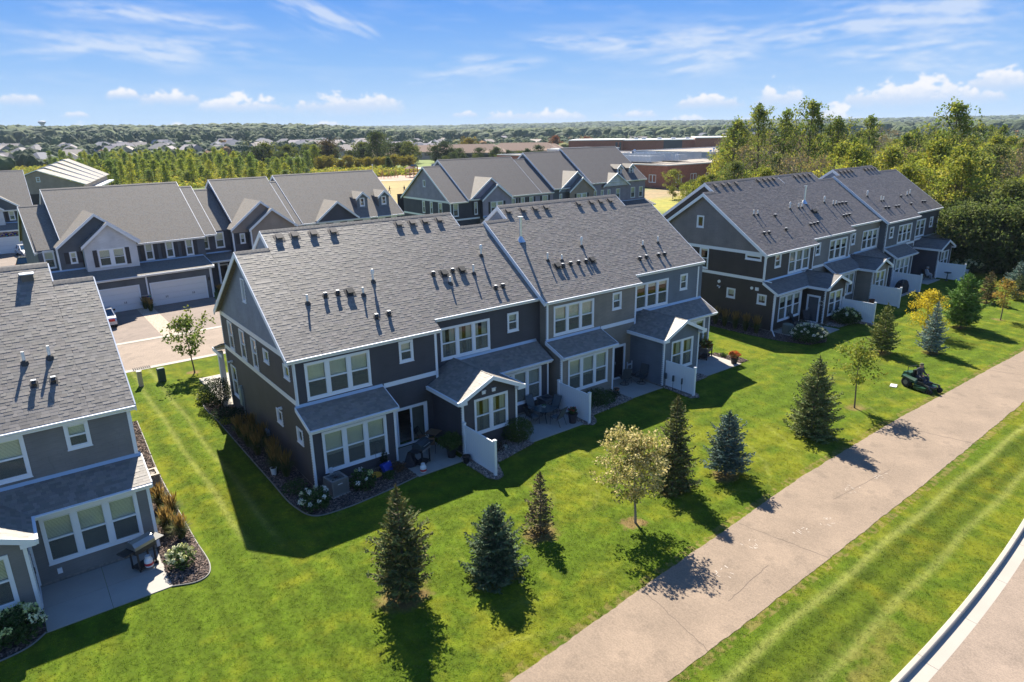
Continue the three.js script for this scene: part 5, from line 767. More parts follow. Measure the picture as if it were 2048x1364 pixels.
plantTree('spruce_tree', 'silvery blue spruce in front of the yellow tree', 'spruce', 40.96, 10.17, conifer({ h: 3.5, R: 1.0, base: .35, tr: .06, whorls: 18, nb: 8, seed: 18, gap: .1, cols: BLU, tipc: [0.196, 0.266, 0.238] }), N);
plantTree('yellow_tree', 'bright golden-yellow tree behind the silvery blue spruce', 'tree', 45.35, 8.03, broadleaf({ h: 3.4, base: .4, R: 1.2, tr: .05, limbs: 18, sub: 4, leaves: 3200, leaf: .13, clump: .38, seed: 23, cols: [[0.588, 0.462, 0.028], [0.7, 0.532, 0.028], [0.476, 0.42, 0.042]] }));
plantTree('pine_tree', 'full bright green pine right of the yellow tree', 'pine', 49.19, 8.99, conifer({ h: 4.2, R: 1.6, base: .55, tr: .08, whorls: 18, nb: 9, seed: 19, twig: 1.2, tuft: 4, cols: [[0.119, 0.224, 0.042], [0.154, 0.266, 0.049], [0.098, 0.182, 0.0392]], prof: t => Math.pow(Math.max(0, 1 - t), .6) * (t < .2 ? .7 + 1.5 * t : 1) }), N);
plantTree('small_tree', 'small brownish spruce with a bare-looking crown beyond the bright green pine', 'tree', 59.4, 7.26, conifer({ h: 2.7, R: 1.0, base: .4, tr: .05, whorls: 14, nb: 7, seed: 20, cols: [[0.154, 0.126, 0.042], [0.105, 0.119, 0.042], [0.21, 0.14, 0.056]] }), N);
plantTree('young_maple', 'slim young maple turning orange near the far end of the lawn', 'tree', 53.89, 10.14, broadleaf({ h: 3.5, base: 1.3, R: .95, tr: .04, limbs: 13, sub: 4, leaves: 1300, leaf: .15, clump: .32, seed: 24, cols: [[0.364, 0.224, 0.042], [0.28, 0.238, 0.042], [0.224, 0.21, 0.042]] }));
plantTree('spruce_tree', 'blue-grey spruce at the far right end of the lawn', 'spruce', 66.78, 7.22, conifer({ h: 2.7, R: 1.3, base: .2, tr: .06, whorls: 14, nb: 9, seed: 25, cols: BLU }), N);
plantTree('small_tree', 'small green spruce by the right edge beyond the orange maple', 'tree', 62.5, 8.6, conifer({ h: 2.2, R: .9, base: .3, tr: .05, whorls: 12, nb: 7, seed: 26, cols: SPR }), N);
plantTree('street_tree', 'young broadleaf tree at the street end of the side lawn', 'tree', -.4, -19.03, broadleaf({ h: 3.75, base: 1.5, R: 1.35, tr: .045, limbs: 14, sub: 4, leaves: 1300, leaf: .2, clump: .36, seed: 27, cols: [[0.154, 0.21, 0.035], [0.21, 0.238, 0.042], [0.112, 0.168, 0.028]] }));
// shrubs and perennials
function shrub(name, label, x, z, R, h, cols, seed, o = {}) {
  const r = mulberry(seed), G = new Geo(), n = o.n || Math.round(1400 * R * Math.max(R, h)), t = thing(name, label, o.cat || 'shrub', [x, 0, z], 0, o.group), W = new Geo();
  for (let k = 0; k < 7; k++) { const d = rdir(r); d.y = Math.abs(d.y) + .5; d.normalize(); W.tube([V(0, 0, 0), V(d.x * R * .7, d.y * h * .7, d.z * R * .7)], [.02, .006], 4, false); } W.build('stems', barkMat, t);
  for (let i = 0; i < n; i++) { const d = rdir(r), rad = Math.pow(r(), .3), bump = .8 + .35 * vnoise(d.x * 3 + seed, d.z * 3 + d.y * 2); G.col = tint(r, cols, .5); leafQuad(G, V(d.x * R * rad * bump, h * .5 + d.y * h * .5 * rad * bump, d.z * R * rad * bump), r, (o.leaf || .09) * (.7 + .6 * r()), .6, o.asp || .6); }
  G.build('foliage', leafMat, t);
  if (o.fl) { const fm = o.fm; for (let k = 0; k < o.fl; k++) { const d = rdir(r); d.y = Math.abs(d.y) * .9 + .12; d.normalize(); const c = V(d.x * R * .98, h * .5 + d.y * h * .53, d.z * R * .98), F = new Geo(), s = (o.fs || .085) * (.75 + .5 * r()); for (let i = 0; i < 34; i++) { const e = rdir(r); leafQuad(F, c.clone().addScaledVector(e, s * .8), r, s * .55, .2, 1); } F.build('flower_head', fm[k % fm.length], t); } }
  return t;
}
const flowerW = std(.75, .75, .66, .8), flowerC = std(.68, .68, .4, .8), flowerY = std(.6, .58, .22, .8), flowerG = std(.5, .55, .2, .8), flowerR = std(.5, .06, .05, .8), flowerO = std(.7, .16, .03, .8), flowerTan = std(.35, .25, .1, .9);
const LG = [[.06, .11, .02], [.05, .09, .018], [.08, .13, .03]], DG = [[.028, .052, .016], [.036, .06, .018], [.02, .04, .012]], YG = [[.3, .32, .04], [.22, .26, .03]];
shrub('round_shrub', 'large dark rounded evergreen shrub by the porch corner', -.75, -11.9, .95, 1.75, DG, 41, { leaf: .08, n: 5000 });
shrub('hosta', 'pale yellow-green clump beside the large rounded shrub', -1.25, -13.0, .45, .5, YG, 42, { leaf: .16, fl: 4, fm: [flowerC] });
shrub('low_shrub', 'low dark juniper left of the feather grasses', -1.0, -9.6, .75, .7, DG, 43); shrub('low_shrub', 'low dark juniper against the charcoal wall', -.45, -8.8, .85, .75, DG, 44); shrub('low_shrub', 'small yellow-green shrub between the junipers and the bed edge', -1.12, -8.75, .32, .42, YG, 45);
shrub('low_shrub', 'low dark green shrub near the front corner of the charcoal house', -.8, .95, .6, .6, LG, 46);
shrub('hydrangea', 'hydrangea with round white flowers at the charcoal house corner', -.62, 2.8, .68, .85, LG, 47, { leaf: .13, fl: 13, fm: [flowerW, flowerC, flowerW], fs: .1 });
shrub('hydrangea', 'hydrangea with one large white flower right of the air conditioner', 1.75, 2.5, .6, .85, LG, 48, { leaf: .13, fl: 5, fm: [flowerW, flowerG], fs: .1 });
shrub('round_shrub', 'bright green rounded bush right of the dark garden room', 10.1, 3.05, .82, 1.25, [[.09, .14, .02], [.12, .16, .03], [.06, .1, .02]], 49, { n: 3800, leaf: .08 });
shrub('low_shrub', 'wide low green shrub under the beige bay window', 16.7, 2.0, 1.2, .75, LG, 50, { n: 2600 });
shrub('low_shrub', 'small dark shrub beside the beige patio', 18.1, 2.0, .45, .5, DG, 51); shrub('low_shrub', 'reddish low shrub under the dark garden-room window', 8.7, 3.3, .5, .4, [[.12, .06, .04], [.08, .07, .03]], 52);
shrub('hydrangea', 'hydrangea with cream flowers beside the grey house patio', -6.1, 3.62, .5, .8, LG, 53, { leaf: .12, fl: 26, fm: [flowerC, flowerY, flowerC], fs: .085 });
shrub('hydrangea', 'large hydrangea with lime-green flower heads at the bottom left corner', -11.15, 4.35, .85, .95, LG, 54, { leaf: .14, fl: 24, fm: [flowerG, flowerC, flowerG], fs: .12 });
const RW = (x, z) => { const t = 2 * Math.PI / 180; return [37 + Math.cos(t) * x + Math.sin(t) * z, -.7 - Math.sin(t) * x + Math.cos(t) * z]; };
shrub('hydrangea', 'wide hydrangea bush with many small white flowers by the brown house patio', ...RW(-.2, 4.1), 1.3, 1.25, LG, 55, { leaf: .12, n: 3800, fl: 42, fm: [flowerW, flowerC], fs: .09 });
shrub('hydrangea', 'hydrangea with pale green heads under the brown garden-room window', ...RW(6.4, 3.7), 1.15, 1.25, LG, 56, { leaf: .13, n: 3400, fl: 30, fm: [flowerG, flowerC, flowerW], fs: .1 });
shrub('hydrangea', 'cream hydrangea beyond the last white fence of the right-hand row', ...RW(35.6, 2.9), 1.5, 1.3, LG, 57, { leaf: .14, n: 3000, fl: 40, fm: [flowerC, flowerY], fs: .14 });
shrub('potted_fern', 'big arching fern in a dark pot by the white fence', 6.45, 2.45, .55, .7, [[.07, .12, .02], [.1, .15, .03]], 58, { leaf: .24, asp: .2, n: 800 }).position.y = .55;
function featherGrass(label, x, z, h, seed, group) {
  const r = mulberry(seed), G = new Geo(), P = new Geo(), t = thing('feather_grass', label, 'ornamental grass', [x, 0, z], 0, group);
  for (let i = 0; i < 420; i++) { const a = r() * 6.28, o = .05 + r() * .6, l = h * (.5 + .35 * r()), b = V(Math.cos(a) * .12 * r(), 0, Math.sin(a) * .12 * r()), m = b.clone().add(V(Math.cos(a) * o * .3, l * .65, Math.sin(a) * o * .3)), e = m.clone().add(V(Math.cos(a) * o * .6, l * (.35 - o * .45), Math.sin(a) * o * .6)), s = V(-Math.sin(a), 0, Math.cos(a)).multiplyScalar(.011); G.col = tint(r, [[.075, .11, .025], [.11, .14, .03], [.17, .15, .05]], .5); G.quad(b.clone().sub(s), b.clone().add(s), m.clone().add(s), m.clone().sub(s)); G.tri(m.clone().sub(s), m.clone().add(s), e); }
  for (let i = 0; i < 85; i++) { const a = r() * 6.28, o = r() * .34 * h, l = h * (.85 + .3 * r()), b = V(0, h * .1, 0), e = V(Math.cos(a) * o, l, Math.sin(a) * o), d = e.clone().sub(b).normalize(); P.col = tint(r, [[.34, .22, .06], [.42, .28, .09], [.27, .19, .06]], .4); const w = rdir(r).cross(d).normalize().multiplyScalar(.005), q = e.clone().addScaledVector(d, -.32 * h), W = w.clone().multiplyScalar(4); P.quad(b.clone().sub(w), b.clone().add(w), q.clone().add(w), q.clone().sub(w)); P.quad(q, q.clone().lerp(e, .4).add(W), e, q.clone().lerp(e, .4).sub(W)); const W2 = W.clone().cross(d).setLength(.02); P.quad(q, q.clone().lerp(e, .4).add(W2), e, q.clone().lerp(e, .4).sub(W2)); }
  G.build('blades', leafMat, t); P.build('plumes', leafMat, t); return t;
}
[['first feather grass from the junipers, at the bed edge', -1.02, -6.5], ['feather grass against the wall beside the gas meter', -.45, -6.2], ['second feather grass along the bed edge of the charcoal house', -1.0, -5.1], ['feather grass in the middle of the bed, against the wall', -.4, -4.6], ['third feather grass along the bed edge of the charcoal house', -.95, -3.8], ['feather grass just behind the white bucket', -.55, -2.6], ['feather grass right beside the white bucket', -.85, -1.5], ['last feather grass, nearest the low green shrub', -.6, -.75]].forEach((q, i) => featherGrass('tan ' + q[0], q[1], q[2], 1.25, 61 + i));
[['nearest the air conditioner of the grey house', -5.85, -1.5], ['second from the air conditioner, leaning over the lawn edge', -5.62, -.25], ['against the grey house wall', -6.0, .75], ['nearest the cream hydrangea', -5.68, 1.6]].forEach((q, i) => featherGrass('golden feather grass ' + q[0], q[1], q[2], 1.05, 71 + i));
[['farthest back', -1.2, -3.2], ['second from the back', -1.25, -2.3], ['third from the back, in the middle', -1.25, -1.35], ['second from the downspout', -1.2, -.45], ['nearest the downspout', -1.15, .45]].forEach((q, i) => featherGrass('brown feather grass along the brown gable wall, ' + q[0], ...RW(q[1], q[2]), 1.35, 81 + i));
[['left one at the garage corner across the street', 7.3, -41.2], ['on the gravel strip between the garages', .5, -40.6], ['shorter one on the gravel strip nearer the street', .7, -39.3]].forEach((q, i) => featherGrass('orange-tan grass ' + q[0], q[1], q[2], 1.15, 91 + i));
// mulch and river-stone beds
function bed(name, poly, mat, chips, chipMat, edge) {
  const s = new THREE.Shape(poly.map(p => new THREE.Vector2(p[0], -p[1]))), g = new THREE.ShapeGeometry(s); g.rotateX(-Math.PI / 2); g.translate(0, .022, 0); const o = new THREE.Group(); struct(o, name); put(g, mat, 'bed_surface', o);
  const r = mulberry(Math.round(poly[0][0] * 77) + 900), xs = poly.map(p => p[0]), zs = poly.map(p => p[1]), x0 = Math.min(...xs), x1 = Math.max(...xs), z0 = Math.min(...zs), z1 = Math.max(...zs), A = (x1 - x0) * (z1 - z0), n = Math.round(A * chips.d), pts = [];
  const ins = (x, z) => { let c = false; for (let i = 0, j = poly.length - 1; i < poly.length; j = i++) if ((poly[i][1] > z) !== (poly[j][1] > z) && x < (poly[j][0] - poly[i][0]) * (z - poly[i][1]) / (poly[j][1] - poly[i][1]) + poly[i][0]) c = !c; return c; };
  for (let i = 0; i < n; i++) { const x = lerp(x0, x1, r()), z = lerp(z0, z1, r()); if (ins(x, z)) pts.push([x, z]); }
  const im = new THREE.InstancedMesh(chips.geo, chipMat, pts.length), q = new THREE.Object3D(), c = new THREE.Color();
  pts.forEach(([x, z], i) => { q.position.set(x, .028 + r() * .02, z); q.rotation.set((r() - .5) * chips.tilt, r() * 6.28, (r() - .5) * chips.tilt); const k = .6 + .8 * r(); q.scale.set(k * (.7 + .6 * r()), k, k * (.7 + .6 * r())); q.updateMatrix(); im.setMatrixAt(i, q.matrix); const v = .5 + r(); const t = chips.cols[Math.floor(r() * chips.cols.length)]; c.setRGB(t[0] * v, t[1] * v, t[2] * v); im.setColorAt(i, c); });
  im.name = chips.name; im.userData.kind = 'stuff'; im.castShadow = im.receiveShadow = true; o.add(im);
  if (edge) { const E = new Geo(), cur = new THREE.CatmullRomCurve3(edge.map(p => V(p[0], .03, p[1])), false, 'centripetal'), P = cur.getPoints(edge.length * 6); E.tube(P, .028, 6); E.build('bed_edging', std(.2, .19, .17, .6), o); }
}
const mulchMat = std(.055, .04, .034, 1, { map: grain }), stoneBed = std(.2, .16, .13, 1, { map: grain });
const chip = { name: 'bark_chips', d: 330, tilt: .9, geo: new THREE.BoxGeometry(.085, .014, .03), cols: [[.1, .07, .055], [.16, .11, .085], [.06, .045, .04], [.22, .16, .13]] }, peb = { name: 'river_stones', d: 420, tilt: 1.5, geo: new THREE.IcosahedronGeometry(.032, 1), cols: [[.3, .24, .19], [.2, .16, .14], [.36, .31, .27], [.16, .13, .12]] };
const wMat = std(1, 1, 1, .95);
bed('mulch_bed', [[-1.1, -13.2], [-1.42, -12.4], [-1.38, -9], [-1.36, -1], [-1.3, 2.2], [-.9, 3.4], [.2, 3.62], [1.9, 3.5], [4.15, 3.1], [4.15, 1.25], [.02, 1.25], [.02, -11.2], [-.2, -13.2]], mulchMat, chip, wMat, [[-.6, -13.3], [-1.2, -13.1], [-1.42, -12.4], [-1.38, -9], [-1.36, -1], [-1.3, 2.2], [-.9, 3.4], [.2, 3.62], [1.9, 3.5], [4.15, 3.12]]);
bed('mulch_bed', [[-6.68, 4.62], [-5.9, 4.9], [-5.5, 4.75], [-5.28, 4.2], [-5.3, 2], [-5.28, -5], [-5.1, -9], [-4.95, -12.4], [-6.55, -12.4], [-6.55, 1.7], [-6.62, 1.76]], mulchMat, chip, wMat, [[-6.68, 4.64], [-5.9, 4.92], [-5.5, 4.77], [-5.28, 4.2], [-5.3, 2], [-5.28, -5], [-5.1, -9], [-4.95, -12.4]]);
bed('mulch_bed', [[-12.5, 5.3], [-10.95, 5.05], [-10.42, 4.6], [-10.42, 3.45], [-13, 3.45]], mulchMat, chip, wMat, [[-12.5, 5.32], [-10.95, 5.07], [-10.42, 4.62]]);
bed('stone_bed', [[6.72, 2.8], [6.55, 3.3], [6.6, 5.4], [6.85, 5.75], [7.3, 5.6], [7.8, 4.4], [10.5, 3.85], [10.45, .56], [10.32, 2.72]], stoneBed, peb, wMat);
bed('stone_bed', [[14.3, 1.2], [14.05, 3.8], [14.4, 4.15], [14.85, 3.95], [15.3, 3.2], [18.75, 2.95], [18.75, 1.27], [14.62, 1.27]], stoneBed, peb, wMat);
bed('stone_bed', [[21.6, 2.2], [21.45, 5.0], [21.9, 5.3], [22.3, 4.9], [22.6, 3.6], [25.2, 3.4], [25.2, .55], [24.9, 2.72]], stoneBed, peb, wMat);
bed('mulch_bed', [[-1.9, -6], [-1.95, .5], [-1.7, 2.4], [-1.0, 4.6], [.6, 5.1], [1.7, 4.6], [.1, 4.2], [.02, 1.05], [0, -6]].map(p => RW(...p)), mulchMat, chip, wMat);
bed('stone_bed', [[4.8, 2.65], [5, 3.9], [7.2, 4.2], [7.4, 5.5], [7.9, 5.4], [8.1, 2.65]].map(p => RW(...p)), stoneBed, peb, wMat);
bed('mulch_bed', [[28.95, .7], [29.0, 3.15], [29.9, 3.2], [30.0, 2.3], [29.6, .7]], mulchMat, chip, wMat);
// concrete patios cast in slabs
const slabGeo = (o, x0, x1, z0, z1, y = .03) => new Geo().box(x0 + .006, x1 - .006, -.1, y, z0 + .006, z1 - .006).build('patio_slab', patioMat, o);
function patio(xs, zs, f = (x, z) => [x, z], rot = 0, pos) { const o = new THREE.Group(); struct(o, 'patio'); if (pos) { o.position.set(pos[0], 0, pos[1]); o.rotation.y = rot; } for (let i = 0; i < xs.length - 1; i++) for (let k = 0; k < zs.length - 1; k++) slabGeo(o, xs[i], xs[i + 1], zs[k], zs[k + 1]); }
patio([-10.4, -8.5, -6.63], [1.77, 3.2, 4.64]); patio([4.18, 5.55, 6.7], [.02, 1.7, 3.2]); patio([10.5, 12.3, 14.25], [.58, 2.1, 3.72]); patio([18.8, 20.3, 21.55], [.02, 1.5, 2.86]); patio([25.25, 27.1, 28.95], [.6, 2, 3.3]);
patio([.1, 2.2, 4.5], [1.08, 2.6, 4.2], 0, 2 * Math.PI / 180, [37, -.7]); patio([18.3, 20.2, 22.2], [.1, 1.5, 2.9], 0, 2 * Math.PI / 180, [37, -.7]); patio([26.1, 27.8, 29.3], [0, 1.2, 2.5], 0, 2 * Math.PI / 180, [37, -.7]);
new Geo(); { const o = new THREE.Group(); struct(o, 'porch_slab'); new Geo().box(-.5, 1.4, -.1, .12, -17.2, -11.25).build('porch_step', concMat, o); }

// ---------------------------------------------------------------- grass blades on the near lawns
{
  const r = mulberry(404), G = new Geo(); for (let k = 0; k < 4; k++) { const a = k * 1.7 + .3, o = .02, b = V(Math.cos(a) * o, 0, Math.sin(a) * o), e = V(Math.cos(a) * .055, .05 + .012 * k, Math.sin(a) * .055), s = V(-Math.sin(a), 0, Math.cos(a)).multiplyScalar(.009); G.quad(b.clone().sub(s), b.clone().add(s), e.clone().add(s.clone().multiplyScalar(.3)), e.clone().sub(s.clone().multiplyScalar(.3))); }
  const FOOT = [[-.1, 29.2, -13.3, 1.3], [6.9, 10.4, 0, 2.8], [21.5, 25.2, 0, 2.8], [-1.45, 4.2, -13.2, 3.6], [4, 6.8, 1, 3.3], [6.5, 10.5, 2, 5.7], [10.3, 14.4, 0, 3.8], [14, 18.8, 1, 4.1], [18.6, 21.7, 0, 2.95], [21.4, 25.3, 2, 5.2], [25, 29.2, 0, 3.4], [-30, -5.0, -13, 4.7], [-13, -10.4, 3, 5.3], [-6.7, -5.3, 3, 4.9], [35, 75, -14, 4.2], [-2, 1.6, -22, -11]];
  const P = []; let n = 0;
  for (let i = 0; i < 700000 && n < 120000; i++) {
    const x = -13 + r() * 75, z = -21.8 + r() * 44, d = Math.hypot(x - CAM.x, z - CAM.z, 15); if (r() > Math.pow(21 / d, 2.0)) continue;
    if (z > zk(x) - .03 || (z > along(PL, x) - .02 && z < along(PR, x) + .02)) continue; if (FOOT.some(f => x > f[0] && x < f[1] && z > f[2] && z < f[3])) continue; P.push([x, z]); n++;
  }
  const im = new THREE.InstancedMesh(G.geo(), new THREE.MeshPhysicalMaterial({ roughness: 1, specularIntensity: .15, transmission: .5, thickness: 0 }), P.length), q = new THREE.Object3D(), c = new THREE.Color();
  P.forEach(([x, z], i) => { q.position.set(x, 0, z); q.rotation.set((r() - .5) * .5, r() * 6.28, (r() - .5) * .5); const k = .7 + .7 * r(); q.scale.set(k * .95, k * .26, k * .95); q.updateMatrix(); im.setMatrixAt(i, q.matrix); const t = lawnCol(x, z, r()); c.setRGB(t[0] * 2.0, t[1] * 2.0, t[2] * 2.0); im.setColorAt(i, c); });
  im.name = 'grass'; im.userData.kind = 'stuff'; im.castShadow = im.receiveShadow = true; scene.add(im); tag(im, 'short mown grass blades over the near lawns and the verge', 'grass');
}
// ---------------------------------------------------------------- the wood on the right, tree by tree
const forestGroups = [
  ['woodland_tree', 'tall loose-crowned green woodland tree rising above the right-hand rooftops', 'tall green trees of the wood on the right', { h: 18, base: 4, R: 3.2, tr: .26, limbs: 24, sub: 5, twigs: 2, leaves: 2600, leaf: .36, clump: .75, bare: .3, up: 1.7, cols: [[0.186, 0.248, 0.0388], [0.139, 0.202, 0.0341], [0.264, 0.295, 0.0465], [0.31, 0.31, 0.0465]] }],
  ['woodland_tree', 'yellow-green broad woodland tree in the wood on the right', 'yellow-green trees of the wood on the right', { h: 12, base: 1.6, R: 3.4, tr: .2, limbs: 24, sub: 5, leaves: 3600, leaf: .34, clump: .85, bare: .12, up: 1.4, cols: [[0.295, 0.31, 0.0388], [0.388, 0.357, 0.0465], [0.217, 0.264, 0.0388], [0.341, 0.372, 0.0465]] }],
  ['woodland_tree', 'olive green woodland tree in the wood on the right', 'olive trees of the wood on the right', { h: 13, base: 1.8, R: 3.2, tr: .2, limbs: 24, sub: 5, leaves: 3600, leaf: .34, clump: .8, bare: .15, up: 1.4, cols: [[0.155, 0.186, 0.0388], [0.202, 0.225, 0.0465], [0.116, 0.155, 0.0341]] }],
  ['bare_tree', 'half-bare grey-brown woodland tree in the wood on the right', 'half-bare trees of the wood on the right', { h: 12.5, base: 2, R: 3.2, tr: .2, limbs: 24, sub: 6, twigs: 4, leaves: 700, leaf: .3, clump: .8, bare: .6, cols: [[0.248, 0.186, 0.093], [0.31, 0.232, 0.0775], [0.217, 0.202, 0.062]] }],
  ['woodland_shrub', 'dense dark bushy tree at the edge of the wood on the right', 'dark bushes at the edge of the wood', { h: 6, base: .3, R: 3.0, tr: .14, limbs: 20, sub: 5, leaves: 3600, leaf: .34, clump: 1.0, cols: [[.13, .17, .04], [.17, .2, .045], [.1, .14, .035]] }],
];
const FP = [];
forestGroups.forEach((f, k) => { FP[k] = [0, 1, 2].map(v => broadleaf({ ...f[3], seed: 300 + k * 10 + v, seg: 6, h: f[3].h * (1 + (v - 1) * .08) })); });
const fProto = {};
function forestTree(k, v, x, z, s, turn, labelOver) {
  const f = forestGroups[k], key = k + '_' + v; let o;
  if (!fProto[key] || labelOver) { o = thing(f[0], labelOver || f[1], k === 4 ? 'bush' : 'tree', [0, 0, 0], 0, labelOver ? undefined : f[2]); put(FP[k][v][0], k === 3 ? barkPale : barkMat, 'trunk', o); put(FP[k][v][1], leafMat, 'crown', o); if (!labelOver) fProto[key] = o; }
  else { o = fProto[key].clone(); o.name = numbered(f[0]); scene.add(o); }
  o.position.set(x, hill(x, z), z); o.rotation.y = turn; o.scale.setScalar(s); return o;
}
{
  const r = mulberry(808), pts = [], polar = (az, d) => [CAM.x + Math.sin(az / 57.3) * d, CAM.z - Math.cos(az / 57.3) * d];
  const ok = (x, z, m) => pts.every(p => Math.hypot(p[0] - x, p[1] - z) > m);
  // named tall ones that stand out against the sky: azimuth, distance, height
  const tall = [[54.6, 128, 17.4, 0, 'tall thin-topped tree at the left end of the wood, above the brown house ridge'], [56.6, 131, 20.4, 1, 'tallest spreading tree of the wood, against the cloud'], [58.4, 128, 19.2, 2, 'yellow-tinged tall tree right of the tallest one'], [60.4, 131, 20.4, 0, 'tall leaning-topped tree with an open crown'], [62.3, 129, 17.8, 1, 'slim dark-stemmed tall tree left of the last roof'], [64.2, 126, 17.8, 2, 'narrow tall tree with a crooked top'], [69.7, 112, 19.0, 0, 'domed tall tree standing above the right-hand wood']];
  for (const [az, d, h, v, l] of tall) { const [x, z] = polar(az, d); pts.push([x, z]); forestTree(0, v, x, z, h / (18 * (1 + (v - 1) * .08)), r() * 6.28, l); }
  let n = 0;
  for (let i = 0; i < 9000 && n < 215; i++) {
    const az = 50 + r() * 26, near = az > 69.5 ? 89 : Math.min(50 / Math.cos(az / 57.3), 90 / Math.sin(az / 57.3)) + Math.max(0, 62 - az) * 3, d = near + Math.pow(r(), 1.7) * 170; const [x, z] = polar(az, d);
    if (az < 54 || (az < 57 && d < 112)) continue; if (x < 78 && z > -20 && z < -1) continue; if (x < 185 && z < -86 && az < 53.5) continue; if (!ok(x, z, d < 115 ? 4.6 : d < 160 ? 6 : 8)) continue;
    pts.push([x, z]); n++; const q = r(), k = q < .4 ? 1 : q < .66 ? 2 : q < .88 ? 3 : d > 110 ? 0 : 1, v = Math.floor(r() * 3);
    forestTree(k, v, x, z, (.8 + .38 * r()) * (k === 0 ? .78 : 1) * (d < 95 ? .88 : 1), r() * 6.28);
  }
  for (let i = 0; i < 46; i++) { const az = 69.2 + i * .17 + r() * .5, d = 89 - (az - 69) * .55 + r() * 7; const [x, z] = polar(az, d); forestTree(4, i % 3, x, z, (.6 + .5 * r()), r() * 6.28); }
  for (let i = 0; i < 9; i++) { const [x, z] = polar(51.5 + i * .55, 116 + r() * 20); forestTree(i % 2 ? 2 : 1, i % 3, x, z, .42 + .3 * r(), r() * 6.28); }
}
{ // trees round the school and park
  const T = (name, label, x, z, o, turn = 0) => plantTree(name, label, 'tree', x, z, broadleaf(o), [barkMat, leafMat], undefined, turn);
  T('young_tree', 'pale green young tree in front of the brick school corner', 111.9, -71.9, { h: 6.6, base: .8, R: 2.3, tr: .09, limbs: 16, sub: 4, leaves: 2200, leaf: .3, clump: .6, seed: 501, cols: [[.19, .22, .04], [.24, .25, .05]] });
  T('park_tree', 'pointed oval tree in the round planting bed of the park', 122.8, -227.5, { h: 5.6, base: .4, R: 2.2, tr: .12, limbs: 18, sub: 4, leaves: 1500, leaf: .45, clump: .7, seed: 502, shape: t => Math.max(.12, 1.05 - t * 1.05 + (t < .3 ? (t - .3) * .8 : 0)), cols: [[.1, .14, .03], [.075, .11, .025]] });
  T('park_tree', 'great broad cottonwood, tallest of the tree belt beyond the park', 139, -269, { h: 15.5, base: 1.2, R: 5.6, tr: .4, limbs: 28, sub: 5, leaves: 3600, leaf: .7, clump: 1.8, seed: 503, cols: [[.085, .115, .03], [.11, .135, .035], [.065, .095, .028]] });
  T('park_tree', 'reddish dark tree in the belt left of the cottonwood', 120, -282, { h: 11.5, base: .6, R: 5.4, tr: .3, limbs: 24, sub: 4, leaves: 2600, leaf: .7, clump: 1.7, seed: 504, cols: [[.085, .06, .028], [.07, .055, .025], [.1, .08, .03]] });
  T('park_tree', 'bright yellow-green slender tree at the left end of the park road', 105.7, -261, { h: 11, base: .6, R: 2.6, tr: .15, limbs: 20, sub: 4, leaves: 1700, leaf: .55, clump: 1.0, seed: 505, cols: [[.24, .26, .03], [.2, .24, .03]] });
  T('autumn_tree', 'golden autumn tree among the brown-roofed townhouses', 222, -316, { h: 10.5, base: .5, R: 5, tr: .3, limbs: 20, sub: 4, leaves: 1800, leaf: .8, clump: 1.6, seed: 506, cols: [[.2, .15, .02], [.16, .13, .02]] });
  T('autumn_tree', 'red autumn tree behind the brown-roofed townhouses near the school', 292, -320, { h: 11, base: .5, R: 4.4, tr: .3, limbs: 20, sub: 4, leaves: 1600, leaf: .8, clump: 1.5, seed: 507, cols: [[.26, .1, .045], [.2, .09, .04]] });
  T('autumn_tree', 'second, smaller red tree right above the gym roof', 318, -318, { h: 10, base: .5, R: 4, tr: .3, limbs: 20, sub: 4, leaves: 1500, leaf: .8, clump: 1.4, seed: 508, cols: [[.24, .09, .05], [.2, .1, .05]] });
  T('autumn_tree', 'orange autumn tree behind the far-left houses', 16.5, -262, { h: 6.5, base: .4, R: 3.4, tr: .2, limbs: 18, sub: 4, leaves: 1500, leaf: .55, clump: 1.1, seed: 509, cols: [[.38, .16, .02], [.3, .16, .03]] });
  T('park_tree', 'dark evergreen-looking tree right of the orange one behind the far-left houses', 23, -250, { h: 6.5, base: .2, R: 2.6, tr: .2, limbs: 18, sub: 4, leaves: 1500, leaf: .5, clump: 1, seed: 510, cols: [[.04, .06, .02], [.05, .07, .025]] });
  const protoBelt = [[[.075, .105, .03], [.095, .125, .03]], [[.055, .08, .028], [.07, .095, .03]], [[.15, .17, .03], [.12, .145, .03]], [[.3, .24, .03], [.24, .22, .03]]].map((c, k) => broadleaf({ h: k === 3 ? 4.6 : 9.5, base: k === 3 ? .7 : .5, R: k === 3 ? 2.3 : 4, tr: .2, limbs: 20, sub: 4, leaves: 1900, leaf: k === 3 ? .45 : .65, clump: k === 3 ? .8 : 1.4, seed: 520 + k, cols: c }));
  const lab = [['mid green tree of the belt between park and suburb', 'mid green belt trees'], ['dark green tree of the belt between park and suburb', 'dark green belt trees'], ['yellow-green tree of the belt between park and suburb', 'yellow-green belt trees'], ['small golden street tree along the park road', 'golden street trees along the park road']], made = {};
  const add = (k, x, z, s) => { let o; if (!made[k]) { o = made[k] = thing('park_tree', lab[k][0], 'tree', [0, 0, 0], 0, lab[k][1]); put(protoBelt[k][0], barkMat, 'trunk', o); put(protoBelt[k][1], leafMat, 'crown', o); } else { o = made[k].clone(); o.name = numbered('park_tree'); scene.add(o); } o.position.set(x, 0, z); o.rotation.y = rr(0, 6.28); o.scale.setScalar(s); };
  rnd = mulberry(515);
  for (let i = 0; i < 26; i++) { const t = i / 25; add(i % 3, lerp(88, 176, t) + rr(-3, 3), lerp(-276, -276, t) - rr(0, 22) + (t > .5 ? 14 * (t - .5) : 0), rr(.75, 1.15)); }
  for (let i = 0; i < 11; i++) add(3, 104 + i * 3.6 + rr(-.8, .8), -251 + i * 1.1 + rr(-1, 1), rr(.85, 1.15));
